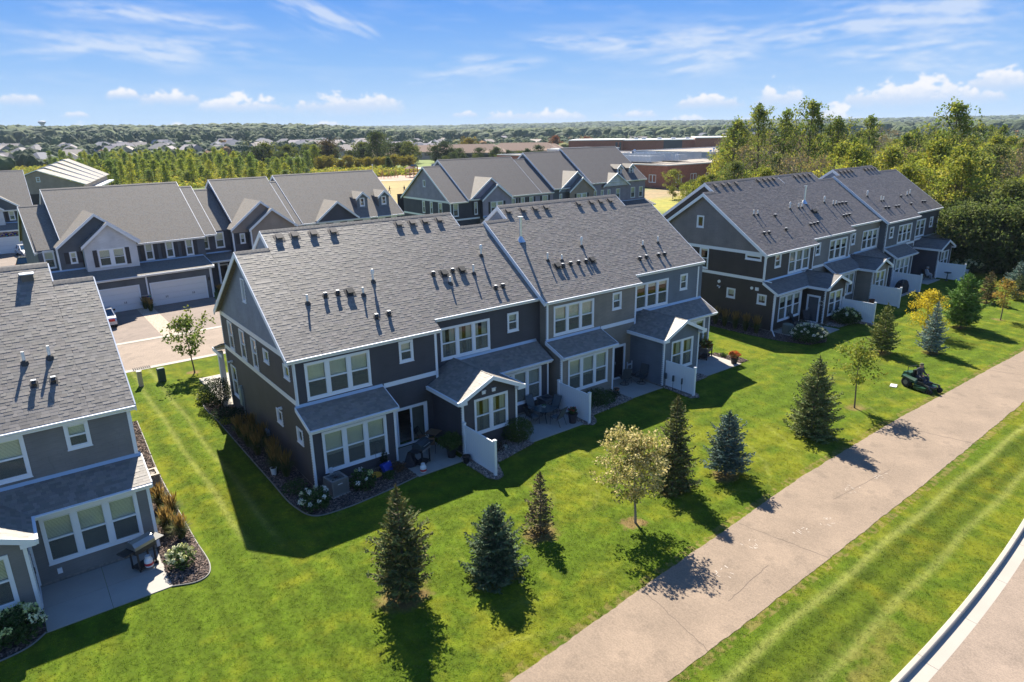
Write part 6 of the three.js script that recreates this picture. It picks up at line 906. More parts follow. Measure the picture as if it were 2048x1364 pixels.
  for (let i = 0; i < 20; i++) add(i % 2, 176 + i * 4.6 + rr(-3, 3), -266 + i * 1.2 + rr(-8, 8), rr(.45, .8));
  for (let i = 0; i < 16; i++) add(2 - i % 2, 165 + i * 6 + rr(-3, 3), -250 + rr(-6, 6) + i * 2, rr(.38, .6));
  const cf = conifer({ h: 8, R: 1.9, base: .5, tr: .15, whorls: 16, nb: 8, seed: 533, cols: SPRD, twig: 1.2, step: .16, tuft: 2 }); let c0;
  for (let i = 0; i < 9; i++) { let o; const x = [126.3, 206, 214, 224, 240, 246, 230, 270, 60][i], z = [-246, -300, -302, -300, -264, -270, -310, -300, -247][i]; if (!c0) o = c0 = plantTree('spruce_tree', 'dark spruce among the park and townhouse trees', 'spruce', x, z, cf, N, 'dark spruces beyond the park'); else { o = c0.clone(); o.name = numbered('spruce_tree'); scene.add(o); } o.position.set(x, 0, z); o.scale.setScalar(rr(.7, 1)); }
}
{ // plantation of slender young trees beyond the street
  const r = mulberry(640), protos = [[[0.248, 0.31, 0.0388], [0.31, 0.341, 0.0465]], [[0.155, 0.217, 0.0434], [0.186, 0.248, 0.0465]], [[0.403, 0.403, 0.0465], [0.341, 0.357, 0.0465]]].map((c, k) => broadleaf({ h: 8.5, base: .5, R: k === 1 ? 1.5 : 1.9, tr: .09, limbs: 20, sub: 3, leaves: 900, leaf: .45, clump: .75, seed: 650 + k, cols: c, shape: t => .55 + .5 * Math.sin(3.14 * t) - .35 * t, up: 1.7 }));
  const lab = ['slender yellow-green young tree of the plantation field', 'slender darker green young tree of the plantation field', 'slender golden young tree of the plantation field'], grp = ['yellow-green plantation trees', 'darker green plantation trees', 'golden plantation trees'], made = {}, pts = [];
  for (let i = 0; i < 9000 && pts.length < 260; i++) {
    const x = 10 + r() * 95, z = -205 - Math.pow(r(), 1.5) * 215; if (x > 60 + (-205 - z) * .35 + 24) continue; if (x < 14 + (-205 - z) * .02) continue; if (!pts.every(p => Math.hypot(p[0] - x, p[1] - z) > 4.2)) continue; pts.push([x, z]);
    const q = r(), k = q < .5 ? 0 : q < .8 ? 1 : 2; let o; if (!made[k]) { o = made[k] = thing('plantation_tree', lab[k], 'tree', [0, 0, 0], 0, grp[k]); put(protos[k][0], barkMat, 'trunk', o); put(protos[k][1], leafMat, 'crown', o); } else { o = made[k].clone(); o.name = numbered('plantation_tree'); scene.add(o); }
    o.position.set(x, 0, z); o.rotation.y = r() * 6.28; o.scale.set(.7 + .7 * r(), .4 + .75 * r(), .7 + .7 * r());
  }
  const G = new Geo(); for (let i = 0; i < 60; i++) { const d = rdir(r); G.col = tint(r, [[0.403, 0.372, 0.0465], [0.31, 0.326, 0.0465], [0.202, 0.248, 0.0465]], .4); leafQuad(G, V(d.x * .9, .15 + Math.abs(d.y) * 1.0, d.z * .9), r, .5); }
  const im = new THREE.InstancedMesh(G.geo(), leafMat, 5200), q = new THREE.Object3D(), c = new THREE.Color();
  for (let i = 0; i < 5200; i++) { const far = r(), x = 4 + r() * 125, z = -196 - Math.pow(far, 1.3) * 240; q.position.set(x, 0, z); q.rotation.y = r() * 6.28; const s = .6 + 1.1 * r(); q.scale.set(s, s * .9, s); q.updateMatrix(); im.setMatrixAt(i, q.matrix); const v = .7 + .6 * r(); c.setRGB(v * (1 + .4 * (r() - .3)), v, v); im.setColorAt(i, c); }
  im.name = 'undergrowth'; im.userData.kind = 'stuff'; im.castShadow = true; scene.add(im); tag(im, 'yellow-green weeds and brush filling the plantation field', 'undergrowth');
}
{ // distant woods: crowns too many to count
  const r = mulberry(900), mk = (seed, det) => { const g = new THREE.IcosahedronGeometry(1, det), p = g.attributes.position; const q = mulberry(seed), ox = q() * 50; for (let i = 0; i < p.count; i++) { const v = V(p.getX(i), p.getY(i), p.getZ(i)), n = .72 + .5 * fbm(v.x * 2.1 + ox, v.y * 2.1 + v.z * 2.3 + ox, 3) ; v.multiplyScalar(n); p.setXYZ(i, v.x, v.y * .85 + .55, v.z); } g.computeVertexNormals(); return g; };
  const cols = [[.055, .085, .03], [.07, .1, .03], [.045, .075, .032], [.09, .115, .035], [.06, .085, .038]];
  const W = [[], []]; const put1 = (k, x, z, s, sy, c) => W[k].push([x, z, s, sy, c]);
  const P = (az, d) => [CAM.x + Math.sin(az / 57.3) * d, CAM.z - Math.cos(az / 57.3) * d];
  for (let i = 0; i < 5200; i++) { // suburb trees between the houses
    const az = -2 + r() * 80, d = 410 + Math.pow(r(), 1.4) * 900; if (az < 34 && r() < .35) continue; if (az > 40 && d < 440) continue; if (az < 16 && d < 430) continue; if (az > 12 && az < 30 && d < 470) continue; const [x, z] = P(az, d);
    if (az > 46 && az < 56 && d < 460) continue; const c = r() < .05 ? [.14, .14, .03] : r() < .02 ? [.2, .1, .03] : cols[Math.floor(r() * 5)]; put1(0, x, z, 2.6 + 2.6 * r(), 3.2 + 2.8 * r(), c);
  }
  for (let i = 0; i < 9000; i++) { // wooded hill on the left
    const az = -3 + r() * 36, d = 780 + Math.pow(r(), 1.2) * 1000; if (d < 950 && fbm(az * .5, d * .01, 2) < .5) continue; const [x, z] = P(az, d); put1(0, x, z, 4 + 3.2 * r(), 6 + 4.5 * r(), cols[Math.floor(r() * 5)]);
  }
  for (let i = 0; i < 17000; i++) { // plain and far ridges
    const az = -3 + r() * 82, d = 950 + Math.pow(r(), 1.15) * 4600; const [x, z] = P(az, d); if (d > 1700 && d < 2600 && fbm(az * .4, d * .004, 2) < .42) continue; const k = 1 + d / 2600; put1(1, x, z, (5 + 4 * r()) * k, (6 + 4.5 * r()) * Math.sqrt(k), cols[Math.floor(r() * 5)]);
  }
  [0, 1].forEach(k => {
    const m = std(1, 1, 1, .95), im = new THREE.InstancedMesh(mk(k + 5, k === 0 ? 3 : 2), m, W[k].length), q = new THREE.Object3D(), c = new THREE.Color();
    W[k].forEach(([x, z, s, sy, cc], i) => { q.position.set(x, hill(x, z) - .3, z); q.rotation.y = r() * 6.28; q.scale.set(s, sy, s); q.updateMatrix(); im.setMatrixAt(i, q.matrix); const v = .7 + .6 * r(); c.setRGB(cc[0] * v, cc[1] * v, cc[2] * v); im.setColorAt(i, c); });
    im.name = k ? 'far_woods' : 'suburb_woods'; im.userData.kind = 'stuff'; im.castShadow = true; scene.add(im); tag(im, k ? 'blue-green woods running back to the far ridges' : 'round-crowned trees around the distant suburb and over the left-hand hill', 'woods');
  });
}

// ---------------------------------------------------------------- fences, yard things, furniture
const vinyl = std(.76, .78, .8, .4), plasticBlk = std(.02, .02, .022, .45), sling = std(.09, .11, .12, .8), woodTan = std(.3, .17, .09, .7, { map: boardGrain }), claypot = std(.3, .12, .06, .8);
function fence(label, x, z0, z1, place) {
  const t = thing('privacy_fence', label, 'fence'); if (place) { t.position.set(...place.slice(0, 3)); t.rotation.y = place[3]; }
  const post = (z) => { const p = new Geo().box(x - .065, x + .065, 0, 1.78, z - .065, z + .065).build('post', vinyl, t); new Geo().hexa([V(x - .08, 1.78, z - .08), V(x + .08, 1.78, z - .08), V(x + .08, 1.82, z - .08), V(x - .08, 1.82, z - .08), V(x - .08, 1.78, z + .08), V(x + .08, 1.78, z + .08), V(x + .08, 1.82, z + .08), V(x - .08, 1.82, z + .08)]).poly([V(x - .06, 1.82, z - .06), V(x + .06, 1.82, z - .06), V(x + .06, 1.82, z + .06), V(x - .06, 1.82, z + .06)].map(v => v.add(V(0, .02, 0)))).build('post_cap', vinyl, p); };
  post(z0); post(z1); new Geo().box(x - .03, x + .03, 1.56, 1.7, z0 + .065, z1 - .065).build('top_rail', vinyl, t); new Geo().box(x - .03, x + .03, .1, .24, z0 + .065, z1 - .065).build('bottom_rail', vinyl, t);
  const n = 15, w = (z1 - z0 - .14) / n; for (let i = 0; i < n; i++) { const a = z0 + .07 + i * w; new Geo().hexa([V(x - .018, .24, a + .004), V(x + .018, .24, a + .004), V(x + .018, 1.56, a + .004), V(x - .018, 1.56, a + .004), V(x - .018, .24, a + w - .004), V(x + .018, .24, a + w - .004), V(x + .018, 1.56, a + w - .004), V(x - .018, 1.56, a + w - .004)]).build('board', vinyl, t); }
  return t;
}
fence('white vinyl privacy fence beside the charcoal garden room, nearest the camera', 7.0, 2.84, 5.35); fence('white vinyl privacy fence at the left corner of the beige house', 14.36, 1.36, 3.85); fence('white vinyl privacy fence with dark garden stakes by the blue-grey garden room', 21.85, 2.35, 4.9);
const RP = [37, 0, -.7, 2 * Math.PI / 180];
fence('white vinyl privacy fence beside the brown garden room', 7.75, 2.7, 5.25, RP); fence('white vinyl privacy fence at the taupe garden room corner', 14.62, 1.85, 4.4, RP); fence('white vinyl privacy fence behind the covered black grill', 21.6, .85, 3.4, RP); fence('white vinyl privacy fence with a dark bird bath before it, farthest right', 29.75, 1.85, 4.35, RP);
function acUnit(label, x, z, turn, mat) {
  const t = thing('air_conditioner', label, 'air conditioner', [x, 0, z], turn), s = .37, h = .78;
  new Geo().box(-s - .06, s + .06, -.02, .06, -s - .06, s + .06).build('base_pad', patioMat, t); const B = new Geo(); for (const [a, b] of [[-s, -s], [s, -s], [s, s], [-s, s]]) B.box(a - .03, a + .03, .06, h, b - .03, b + .03); B.box(-s, s, .06, .12, -s, s).box(-s + .02, s - .02, .12, h - .06, -s + .02, s - .02); for (let y = .15; y < h - .08; y += .05) B.box(-s - .012, s + .012, y, y + .022, -s - .012, s + .012); B.build('body', mat, t);
  const T = new Geo(); T.lathe(0, 0, [[.31, h + .02], [.29, h - .05], [.06, h - .05], [0, h - .05]], 20); for (const [a, b, c, d] of [[-s - .03, -.3, -s - .03, s + .03], [.3, s + .03, -s - .03, s + .03], [-.3, .3, -s - .03, -.28], [-.3, .3, .28, s + .03]]) T.box(a, b, h - .02, h + .02, c, d); T.build('top', mat, t);
  const F = new Geo(); for (let k = 0; k < 12; k++) { const a = k / 12 * 6.28; F.beam(V(Math.cos(a) * .06, h + .01, Math.sin(a) * .06), V(Math.cos(a) * .3, h + .01, Math.sin(a) * .3), .012, .012); } F.lathe(0, 0, [[.08, h], [.08, h + .03], [0, h + .035]], 10); F.build('fan_grille', plasticBlk, t); new Geo().box(-.12, .1, h - .2, h - .16, s + .015, s + .02).build('name_plate', std(.6, .62, .62, .4), t);
}
acUnit('grey air conditioner at the front corner of the charcoal house', .62, 2.15, .12, std(.17, .17, .165, .5)); acUnit('dark air conditioner behind the glass patio table, by the beige corner', 13.75, 1.0, 0, std(.12, .12, .125, .5)); acUnit('tan air conditioner at the side of the grey left-hand house', -5.85, -3.55, 0, std(.3, .24, .18, .6)); acUnit('dark green air conditioner at the far right house end', ...RW(33.9, 1.5), 0, std(.05, .07, .06, .6));
function bbq(label, x, z, turn, lidMat) {
  const t = thing('gas_grill', label, 'grill', [x, 0, z], turn);
  const C = new Geo(); for (const [a, b] of [[-.32, -.22], [.32, -.22], [-.32, .22], [.32, .22]]) C.box(a - .025, a + .025, .06, .85, b - .025, b + .025); C.box(-.34, .34, .12, .17, -.24, .24); C.build('cart', plasticBlk, t);
  new Geo().box(-.4, .4, .8, .98, -.27, .27).build('firebox', std(.03, .03, .035, .4), t);
  const L = new Geo(), pr = [[-.27, .98], [-.27, 1.1], [-.16, 1.24], [.05, 1.27], [.22, 1.16], [.27, .98]]; for (let i = 0; i < pr.length - 1; i++) L.quad(V(-.4, pr[i][1], pr[i][0]), V(.4, pr[i][1], pr[i][0]), V(.4, pr[i + 1][1], pr[i + 1][0]), V(-.4, pr[i + 1][1], pr[i + 1][0])); for (const q of [-.4, .4]) L.poly(pr.map(p => V(q, p[1], p[0]))); const lid = L.build('lid', lidMat, t); new Geo().tube([V(-.25, 1.1, .27), V(-.25, 1.12, .32), V(.25, 1.12, .32), V(.25, 1.1, .27)], .014, 6).build('handle', galv, lid);
  for (const q of [-1, 1]) new Geo().box(q > 0 ? .42 : -.78, q > 0 ? .78 : -.42, .93, .97, -.24, .24).build('side_shelf', plasticBlk, t); for (const b of [-.22, .22]) new Geo().tube([V(-.36, .09, b), V(-.3, .09, b)], [.09, .09], 12).build('wheel', plasticBlk, t);
  new Geo().box(-.36, .36, .82, .92, .27, .29).build('control_panel', std(.4, .4, .42, .35, { metalness: .7 }), t); return t;
}
function propane(x, z, y, name, label, parent) { const G = new Geo().lathe(0, 0, [[0, .03], [.13, .03], [.15, .08], [.15, .3], [.1, .38], [.04, .4]], 16), R = new Geo().lathe(0, 0, [[.152, .1], [.152, .2]], 16), K = new Geo().lathe(0, 0, [[.1, .38], [.1, .46]], 12).cyl(0, .4, .47, 0, .03); const t = thing(name, label, 'gas tank', [x, y, z]); G.build('tank', std(.74, .74, .74, .4), t); R.build('red_band', std(.5, .03, .03, .5), t); K.build('collar', std(.7, .7, .7, .4), t); }
bbq('gas grill with a silver-grey lid on the grey house patio', -7.2, 2.75, -2.7, std(.3, .3, .3, .35, { metalness: .6 })); propane(-7.08, 3.02, .12, 'propane_tank', 'pale gas tank under the grill of the grey house patio');
bbq('black gas grill on the charcoal house patio', 4.95, 2.2, .5, std(.025, .04, .05, .35)); propane(4.55, 2.98, .03, 'propane_tank', 'white gas tank with a red band at the edge of the charcoal house patio');
{ const t = thing('grill_cover', 'dark cloth cover heaped beside the black grill', 'cover', [4.45, .03, 1.9]), r = mulberry(31), G = new Geo(), n = 14, P = (i, j) => { const a = i / n * 6.28, q = j / 5; return V(Math.cos(a) * .42 * (1 - q * .75) * (1 + .25 * Math.sin(a * 3)), q * .62 + .05 * Math.sin(a * 5 + j), Math.sin(a) * .34 * (1 - q * .75) * (1 + .2 * Math.cos(a * 4))); }; for (let i = 0; i < n; i++) for (let j = 0; j < 5; j++) G.quad(P(i, j), P(i + 1, j), P(i + 1, j + 1), P(i, j + 1)); G.build('cloth', std(.02, .02, .026, .8), t); }
{ // slatted bistro set
  const tb = thing('bistro_table', 'square wood-slat bistro table by the patio door', 'table', [6.45, .03, .75], .5); const T = new Geo(); for (let i = 0; i < 7; i++) T.box(-.33 + i * .095, -.33 + i * .095 + .088, .7, .72, -.33, .33); T.build('tabletop', woodTan, tb); new Geo().beam(V(-.28, 0, -.25), V(.28, .7, -.25), .02, .02).beam(V(.28, 0, -.25), V(-.28, .7, -.25), .02, .02).beam(V(-.28, 0, .25), V(.28, .7, .25), .02, .02).beam(V(.28, 0, .25), V(-.28, .7, .25), .02, .02).build('legs', plasticBlk, tb);
  for (const [x, z, a, l] of [[5.95, 1.35, 2.6, 'folding wood-slat chair in front of the bistro table'], [6.0, .35, .6, 'black folding chair between bistro table and patio door']]) { const c = thing('folding_chair', l, 'chair', [x, .03, z], a), S = new Geo(); for (let i = 0; i < 5; i++) S.box(-.2, .2, .44, .455, -.2 + i * .08, -.2 + i * .08 + .07); S.build('seat', woodTan, c); const B = new Geo(); for (let i = 0; i < 3; i++) B.box(-.2, .2, .62 + i * .1, .7 + i * .1, -.27 - i * .02, -.255 - i * .02); B.build('backrest', x === 6 ? plasticBlk : woodTan, c); new Geo().beam(V(-.21, 0, .22), V(-.21, .9, -.3), .02, .02).beam(V(.21, 0, .22), V(.21, .9, -.3), .02, .02).beam(V(-.21, 0, -.25), V(-.21, .45, .18), .02, .02).beam(V(.21, 0, -.25), V(.21, .45, .18), .02, .02).build('frame', plasticBlk, c); }
}
function pot(label, x, z, r, h, mat, y = .03, turn) { const t = thing('flower_pot', label, 'pot', [x, y, z]); new Geo().lathe(0, 0, [[0, 0], [r * .7, 0], [r * .95, h * .9], [r * 1.05, h * .9], [r * 1.05, h], [r * .9, h], [r * .86, h * .88]], 18).build('pot', mat, t); new Geo().lathe(0, 0, [[r * .87, h * .9], [0, h * .92]], 14).build('soil', std(.05, .035, .025, 1), t); return t; }
pot('dark pot holding the big fern by the fence', 6.45, 2.45, .27, .55, plasticBlk); pot('small black pot on the stones at the foot of the nearest white fence', 6.68, 3.42, .2, .36, plasticBlk, .02); pot('white pot with dark soil at the corner of the grey house patio', -10.62, 3.85, .2, .42, std(.68, .68, .66, .5), .02); pot('white bucket upside down in the mulch beside the feather grasses', -1.02, -1.28, .15, .36, std(.7, .7, .69, .5), .02);
pot('tall dark pot of red flowers by the second white fence', 13.75, 3.2, .27, .55, std(.035, .03, .04, .4)); shrub('red_flowers', 'red flowers growing in the tall dark pot', 13.75, 3.2, .26, .32, LG, 142, { cat: 'flowers', n: 350, leaf: .08, fl: 12, fm: [flowerR], fs: .05 }).position.y = .58;
pot('low reddish bowl at the corner of the beige bay', 18.95, 1.45, .17, .16, claypot); pot('dark pot of orange mums at the blue-grey patio corner', 28.6, 2.95, .26, .42, plasticBlk); shrub('orange_mums', 'dome of orange mums in the dark pot at the patio corner', 28.6, 2.95, .36, .42, [[.1, .12, .02], [.45, .13, .02]], 143, { cat: 'flowers', n: 400, leaf: .07, fl: 46, fm: [flowerO, flowerO, std(.75, .28, .06, .8)], fs: .07 }).position.y = .42;
pot('brown pot by the taupe garden room fence', ...RW(14.25, 2.3), .24, .42, claypot, .03);
{ const t = thing('bucket_lid', 'orange-yellow round lid lying on the mulch under the bay window', 'lid', [2.68, .05, 1.85]); new Geo().lathe(0, 0, [[0, .03], [.24, .03], [.26, .045], [.27, 0]], 22).build('lid', std(.62, .3, .02, .5), t);
  const b = thing('blue_sled', 'bright blue plastic tub leaning by the patio edge', 'tub', [3.3, .02, 1.72], .4); new Geo().hexa([V(-.25, 0, 0), V(.25, 0, 0), V(.28, .36, -.2), V(-.28, .36, -.2), V(-.25, 0, .22), V(.25, 0, .22), V(.28, .4, .0), V(-.28, .4, .0)]).build('tub', std(.015, .05, .35, .4), b); new Geo().beam(V(.1, .36, 0), V(.2, .42, -.03), .03, .03).build('handle', std(.7, .7, .7, .5), b);
  shrub('dead_plant', 'withered brown plant beside the blue tub', 3.75, 2.1, .3, .4, [[.2, .11, .05], [.14, .09, .05]], 145, { n: 260, leaf: .16, asp: .25 }); shrub('small_plant', 'small green plant in the mulch below the blue tub', 3.0, 2.45, .25, .35, LG, 146, { n: 220, leaf: .14 }); shrub('dark_plant', 'dark climbing plant on a stake beside the bay window', 3.35, 1.42, .2, .9, DG, 147, { n: 300, leaf: .1 });
  const s = thing('shepherd_hook', 'thin black garden hook in front of the bay window', 'garden hook', [2.9, 0, 1.5]); new Geo().tube([V(0, 0, 0), V(0, 1.35, 0), V(.08, 1.5, 0), V(.2, 1.45, 0), V(.22, 1.36, 0)], .011, 6).build('hook', plasticBlk, s);
  const d = thing('garden_ornament', 'small pale round ornament on the stones below the garden room', 'ornament', [8.93, .02, 3.5]); new Geo().tube([V(0, .12, -.03), V(0, .13, .03)], [.16, .16], 18).cyl(0, 0, .1, 0, .06).build('disc', std(.3, .32, .27, .7), d); new Geo().tube([V(0, .12, .03), V(0, .13, .05)], [.09, .09], 16).build('centre', std(.5, .52, .48, .6), d);
}
function slingChair(label, x, z, turn, mat = sling, y = .03) { const c = thing('patio_chair', label, 'chair', [x, y, z], turn); new Geo().hexa([V(-.25, .4, -.22), V(.25, .4, -.22), V(.25, .42, -.22), V(-.25, .42, -.22), V(-.25, .44, .25), V(.25, .44, .25), V(.25, .46, .25), V(-.25, .46, .25)]).build('seat', mat, c); new Geo().hexa([V(-.25, .42, -.22), V(.25, .42, -.22), V(.25, 1.05, -.5), V(-.25, 1.05, -.5), V(-.25, .42, -.2), V(.25, .42, -.2), V(.25, 1.06, -.48), V(-.25, 1.06, -.48)]).build('backrest', mat, c); const F = new Geo(); for (const s of [-.27, .27]) F.tube([V(s, 0, .28), V(s, .62, .24), V(s, .64, -.2), V(s, .4, -.24), V(s, 0, -.42)], .014, 6).tube([V(s, .42, -.2), V(s, 1.08, -.5)], .014, 6); F.tube([V(-.27, 1.08, -.5), V(.27, 1.08, -.5)], .014, 6); F.build('frame', plasticBlk, c); return c; }
{ const t = thing('glass_table', 'round dark glass patio table before the charcoal bay window', 'table', [12.75, .03, 2.0]); new Geo().lathe(0, 0, [[0, .7], [.55, .7], [.57, .71], [.55, .72], [0, .72]], 28).build('tabletop', std(.05, .075, .085, .08), t); const L = new Geo(); for (let k = 0; k < 4; k++) { const a = k * 1.57 + .4; L.tube([V(Math.cos(a) * .5, 0, Math.sin(a) * .5), V(Math.cos(a) * .1, .4, Math.sin(a) * .1), V(Math.cos(a) * .42, .7, Math.sin(a) * .42)], .02, 6); } L.build('legs', plasticBlk, t);
  const d = thing('table_plant', 'small plant in a white dish on the round glass table', 'plant', [12.8, .75, 1.9]); new Geo().lathe(0, 0, [[0, 0], [.08, 0], [.12, .06], [.1, .06]], 14).build('dish', std(.7, .72, .7, .4), d); const G = new Geo(), r = mulberry(8); for (let i = 0; i < 70; i++) { G.col = tint(r, [[.06, .2, .12], [.1, .25, .1]], .4); const q = rdir(r); leafQuad(G, V(q.x * .08, .08 + Math.abs(q.y) * .08, q.z * .08), r, .06); } G.build('leaves', leafMat, d);
  slingChair('sling patio chair at the left of the glass table', 12.0, 1.9, 1.5); slingChair('sling patio chair behind the glass table, against the wall', 12.75, 1.1, 0); slingChair('sling patio chair at the right of the glass table, by the air conditioner', 13.55, 1.75, -1.4); slingChair('sling patio chair with its back to the lawn at the glass table', 12.95, 2.85, Math.PI + .2);
}
function swivel(label, x, z, turn) { const c = thing('swivel_chair', label, 'chair', [x, .03, z], turn); new Geo().hexa([V(-.28, .4, -.24), V(.28, .4, -.24), V(.28, .43, -.24), V(-.28, .43, -.24), V(-.28, .45, .27), V(.28, .45, .27), V(.28, .48, .27), V(-.28, .48, .27)]).build('seat', std(.04, .05, .055, .8), c); new Geo().hexa([V(-.28, .42, -.26), V(.28, .42, -.26), V(.28, 1.15, -.48), V(-.28, 1.15, -.48), V(-.28, .42, -.24), V(.28, .42, -.24), V(.28, 1.16, -.46), V(-.28, 1.16, -.46)]).build('backrest', std(.04, .05, .055, .8), c); const ring = []; for (let k = 0; k <= 20; k++) ring.push(V(Math.cos(k / 20 * 6.2832) * .27, .02, Math.sin(k / 20 * 6.2832) * .27)); new Geo().tube(ring, .018, 6).tube([V(0, .02, -.27), V(0, .4, 0)], .02, 6).tube([V(0, .02, .27), V(0, .4, 0)], .02, 6).build('base', plasticBlk, c); new Geo().tube([V(-.3, .44, .2), V(-.3, .66, .2), V(-.3, .66, -.32)], .016, 6).tube([V(.3, .44, .2), V(.3, .66, .2), V(.3, .66, -.32)], .016, 6).build('armrests', plasticBlk, c); }
swivel('dark high-backed swivel chair by the beige house door', 20.15, .95, 2.7); swivel('dark swivel chair facing left on the beige patio', 21.05, 1.5, -1.35);
{ const t = thing('side_table', 'small black side table between the swivel chairs', 'table', [20.75, .03, .95]); new Geo().lathe(0, 0, [[0, .5], [.25, .5], [.25, .52], [0, .52]], 18).build('tabletop', plasticBlk, t); new Geo().beam(V(-.2, 0, -.2), V(.15, .5, .15), .02, .02).beam(V(.2, 0, .2), V(-.15, .5, -.15), .02, .02).beam(V(-.2, 0, .2), V(.15, .5, -.15), .02, .02).build('legs', plasticBlk, t);
  const s = thing('plastic_shelf', 'pale grey folded plastic shelf standing by the blue-grey wall', 'shelf', [21.2, .03, .35]); const G = new Geo(); for (const x of [-.22, .2]) G.box(x, x + .04, 0, 1.1, -.05, .02); for (const y of [.12, .5, .85]) G.box(-.22, .24, y, y + .1, -.04, .0); G.build('shelf', std(.45, .48, .52, .6), s);
  [['nearest the wall', 2.95], ['in the middle', 3.55], ['nearest the lawn', 4.2]].forEach(([l, z], i) => { const k = thing('garden_stake', 'dark garden stake before the third white fence, ' + l, 'garden stake', [21.6, 0, z], .1); new Geo().cyl(0, 0, 1.0, 0, .012).build('rod', plasticBlk, k); new Geo().box(-.05, .05, .62, .98, -.03 - .02 * (2 - i), .03 + .02 * (2 - i)).build('lamp_head', std(.06, .07, .08, .5), k); });
  const p = thing('raised_planter', 'raised wooden planter box on legs beside the blue-grey house', 'planter', [28.15, .03, .95], .35); const B = new Geo(); for (const y of [.5, .65]) { B.box(-.6, .6, y, y + .14, -.3, -.27).box(-.6, .6, y, y + .14, .27, .3).box(-.6, -.57, y, y + .14, -.27, .27).box(.57, .6, y, y + .14, -.27, .27); } B.build('box', std(.17, .13, .1, .8, { map: boardGrain }), p); const L = new Geo(); for (const x of [-.56, .56]) for (const z of [-.26, .26]) L.box(x - .035, x + .035, 0, .8, z - .035, z + .035); L.box(-.56, .56, .15, .19, -.26, .26); L.build('legs', plasticBlk, p);
  shrub('planter_flowers', 'mixed yellow and green plants growing in the raised planter', 28.15, .95, .42, .5, [[.12, .15, .02], [.25, .24, .04], [.3, .12, .03]], 148, { cat: 'flowers', n: 700, leaf: .12, fl: 10, fm: [flowerY, std(.6, .3, .05, .8)], fs: .06 }).position.y = .8; shrub('tall_plant', 'tall yellow plant rising from the raised planter', 28.35, .6, .16, 1.0, [[.4, .36, .04], [.3, .3, .05]], 149, { cat: 'flowers', n: 160, leaf: .16, asp: .25 }).position.y = .8;
  pot('dark watering can and pot beside the raised planter', 27.45, .75, .2, .5, plasticBlk); shrub('small_plant', 'small green plant in the bed behind the raised planter', 29.3, 1.6, .22, .3, LG, 150, { n: 200 });
}
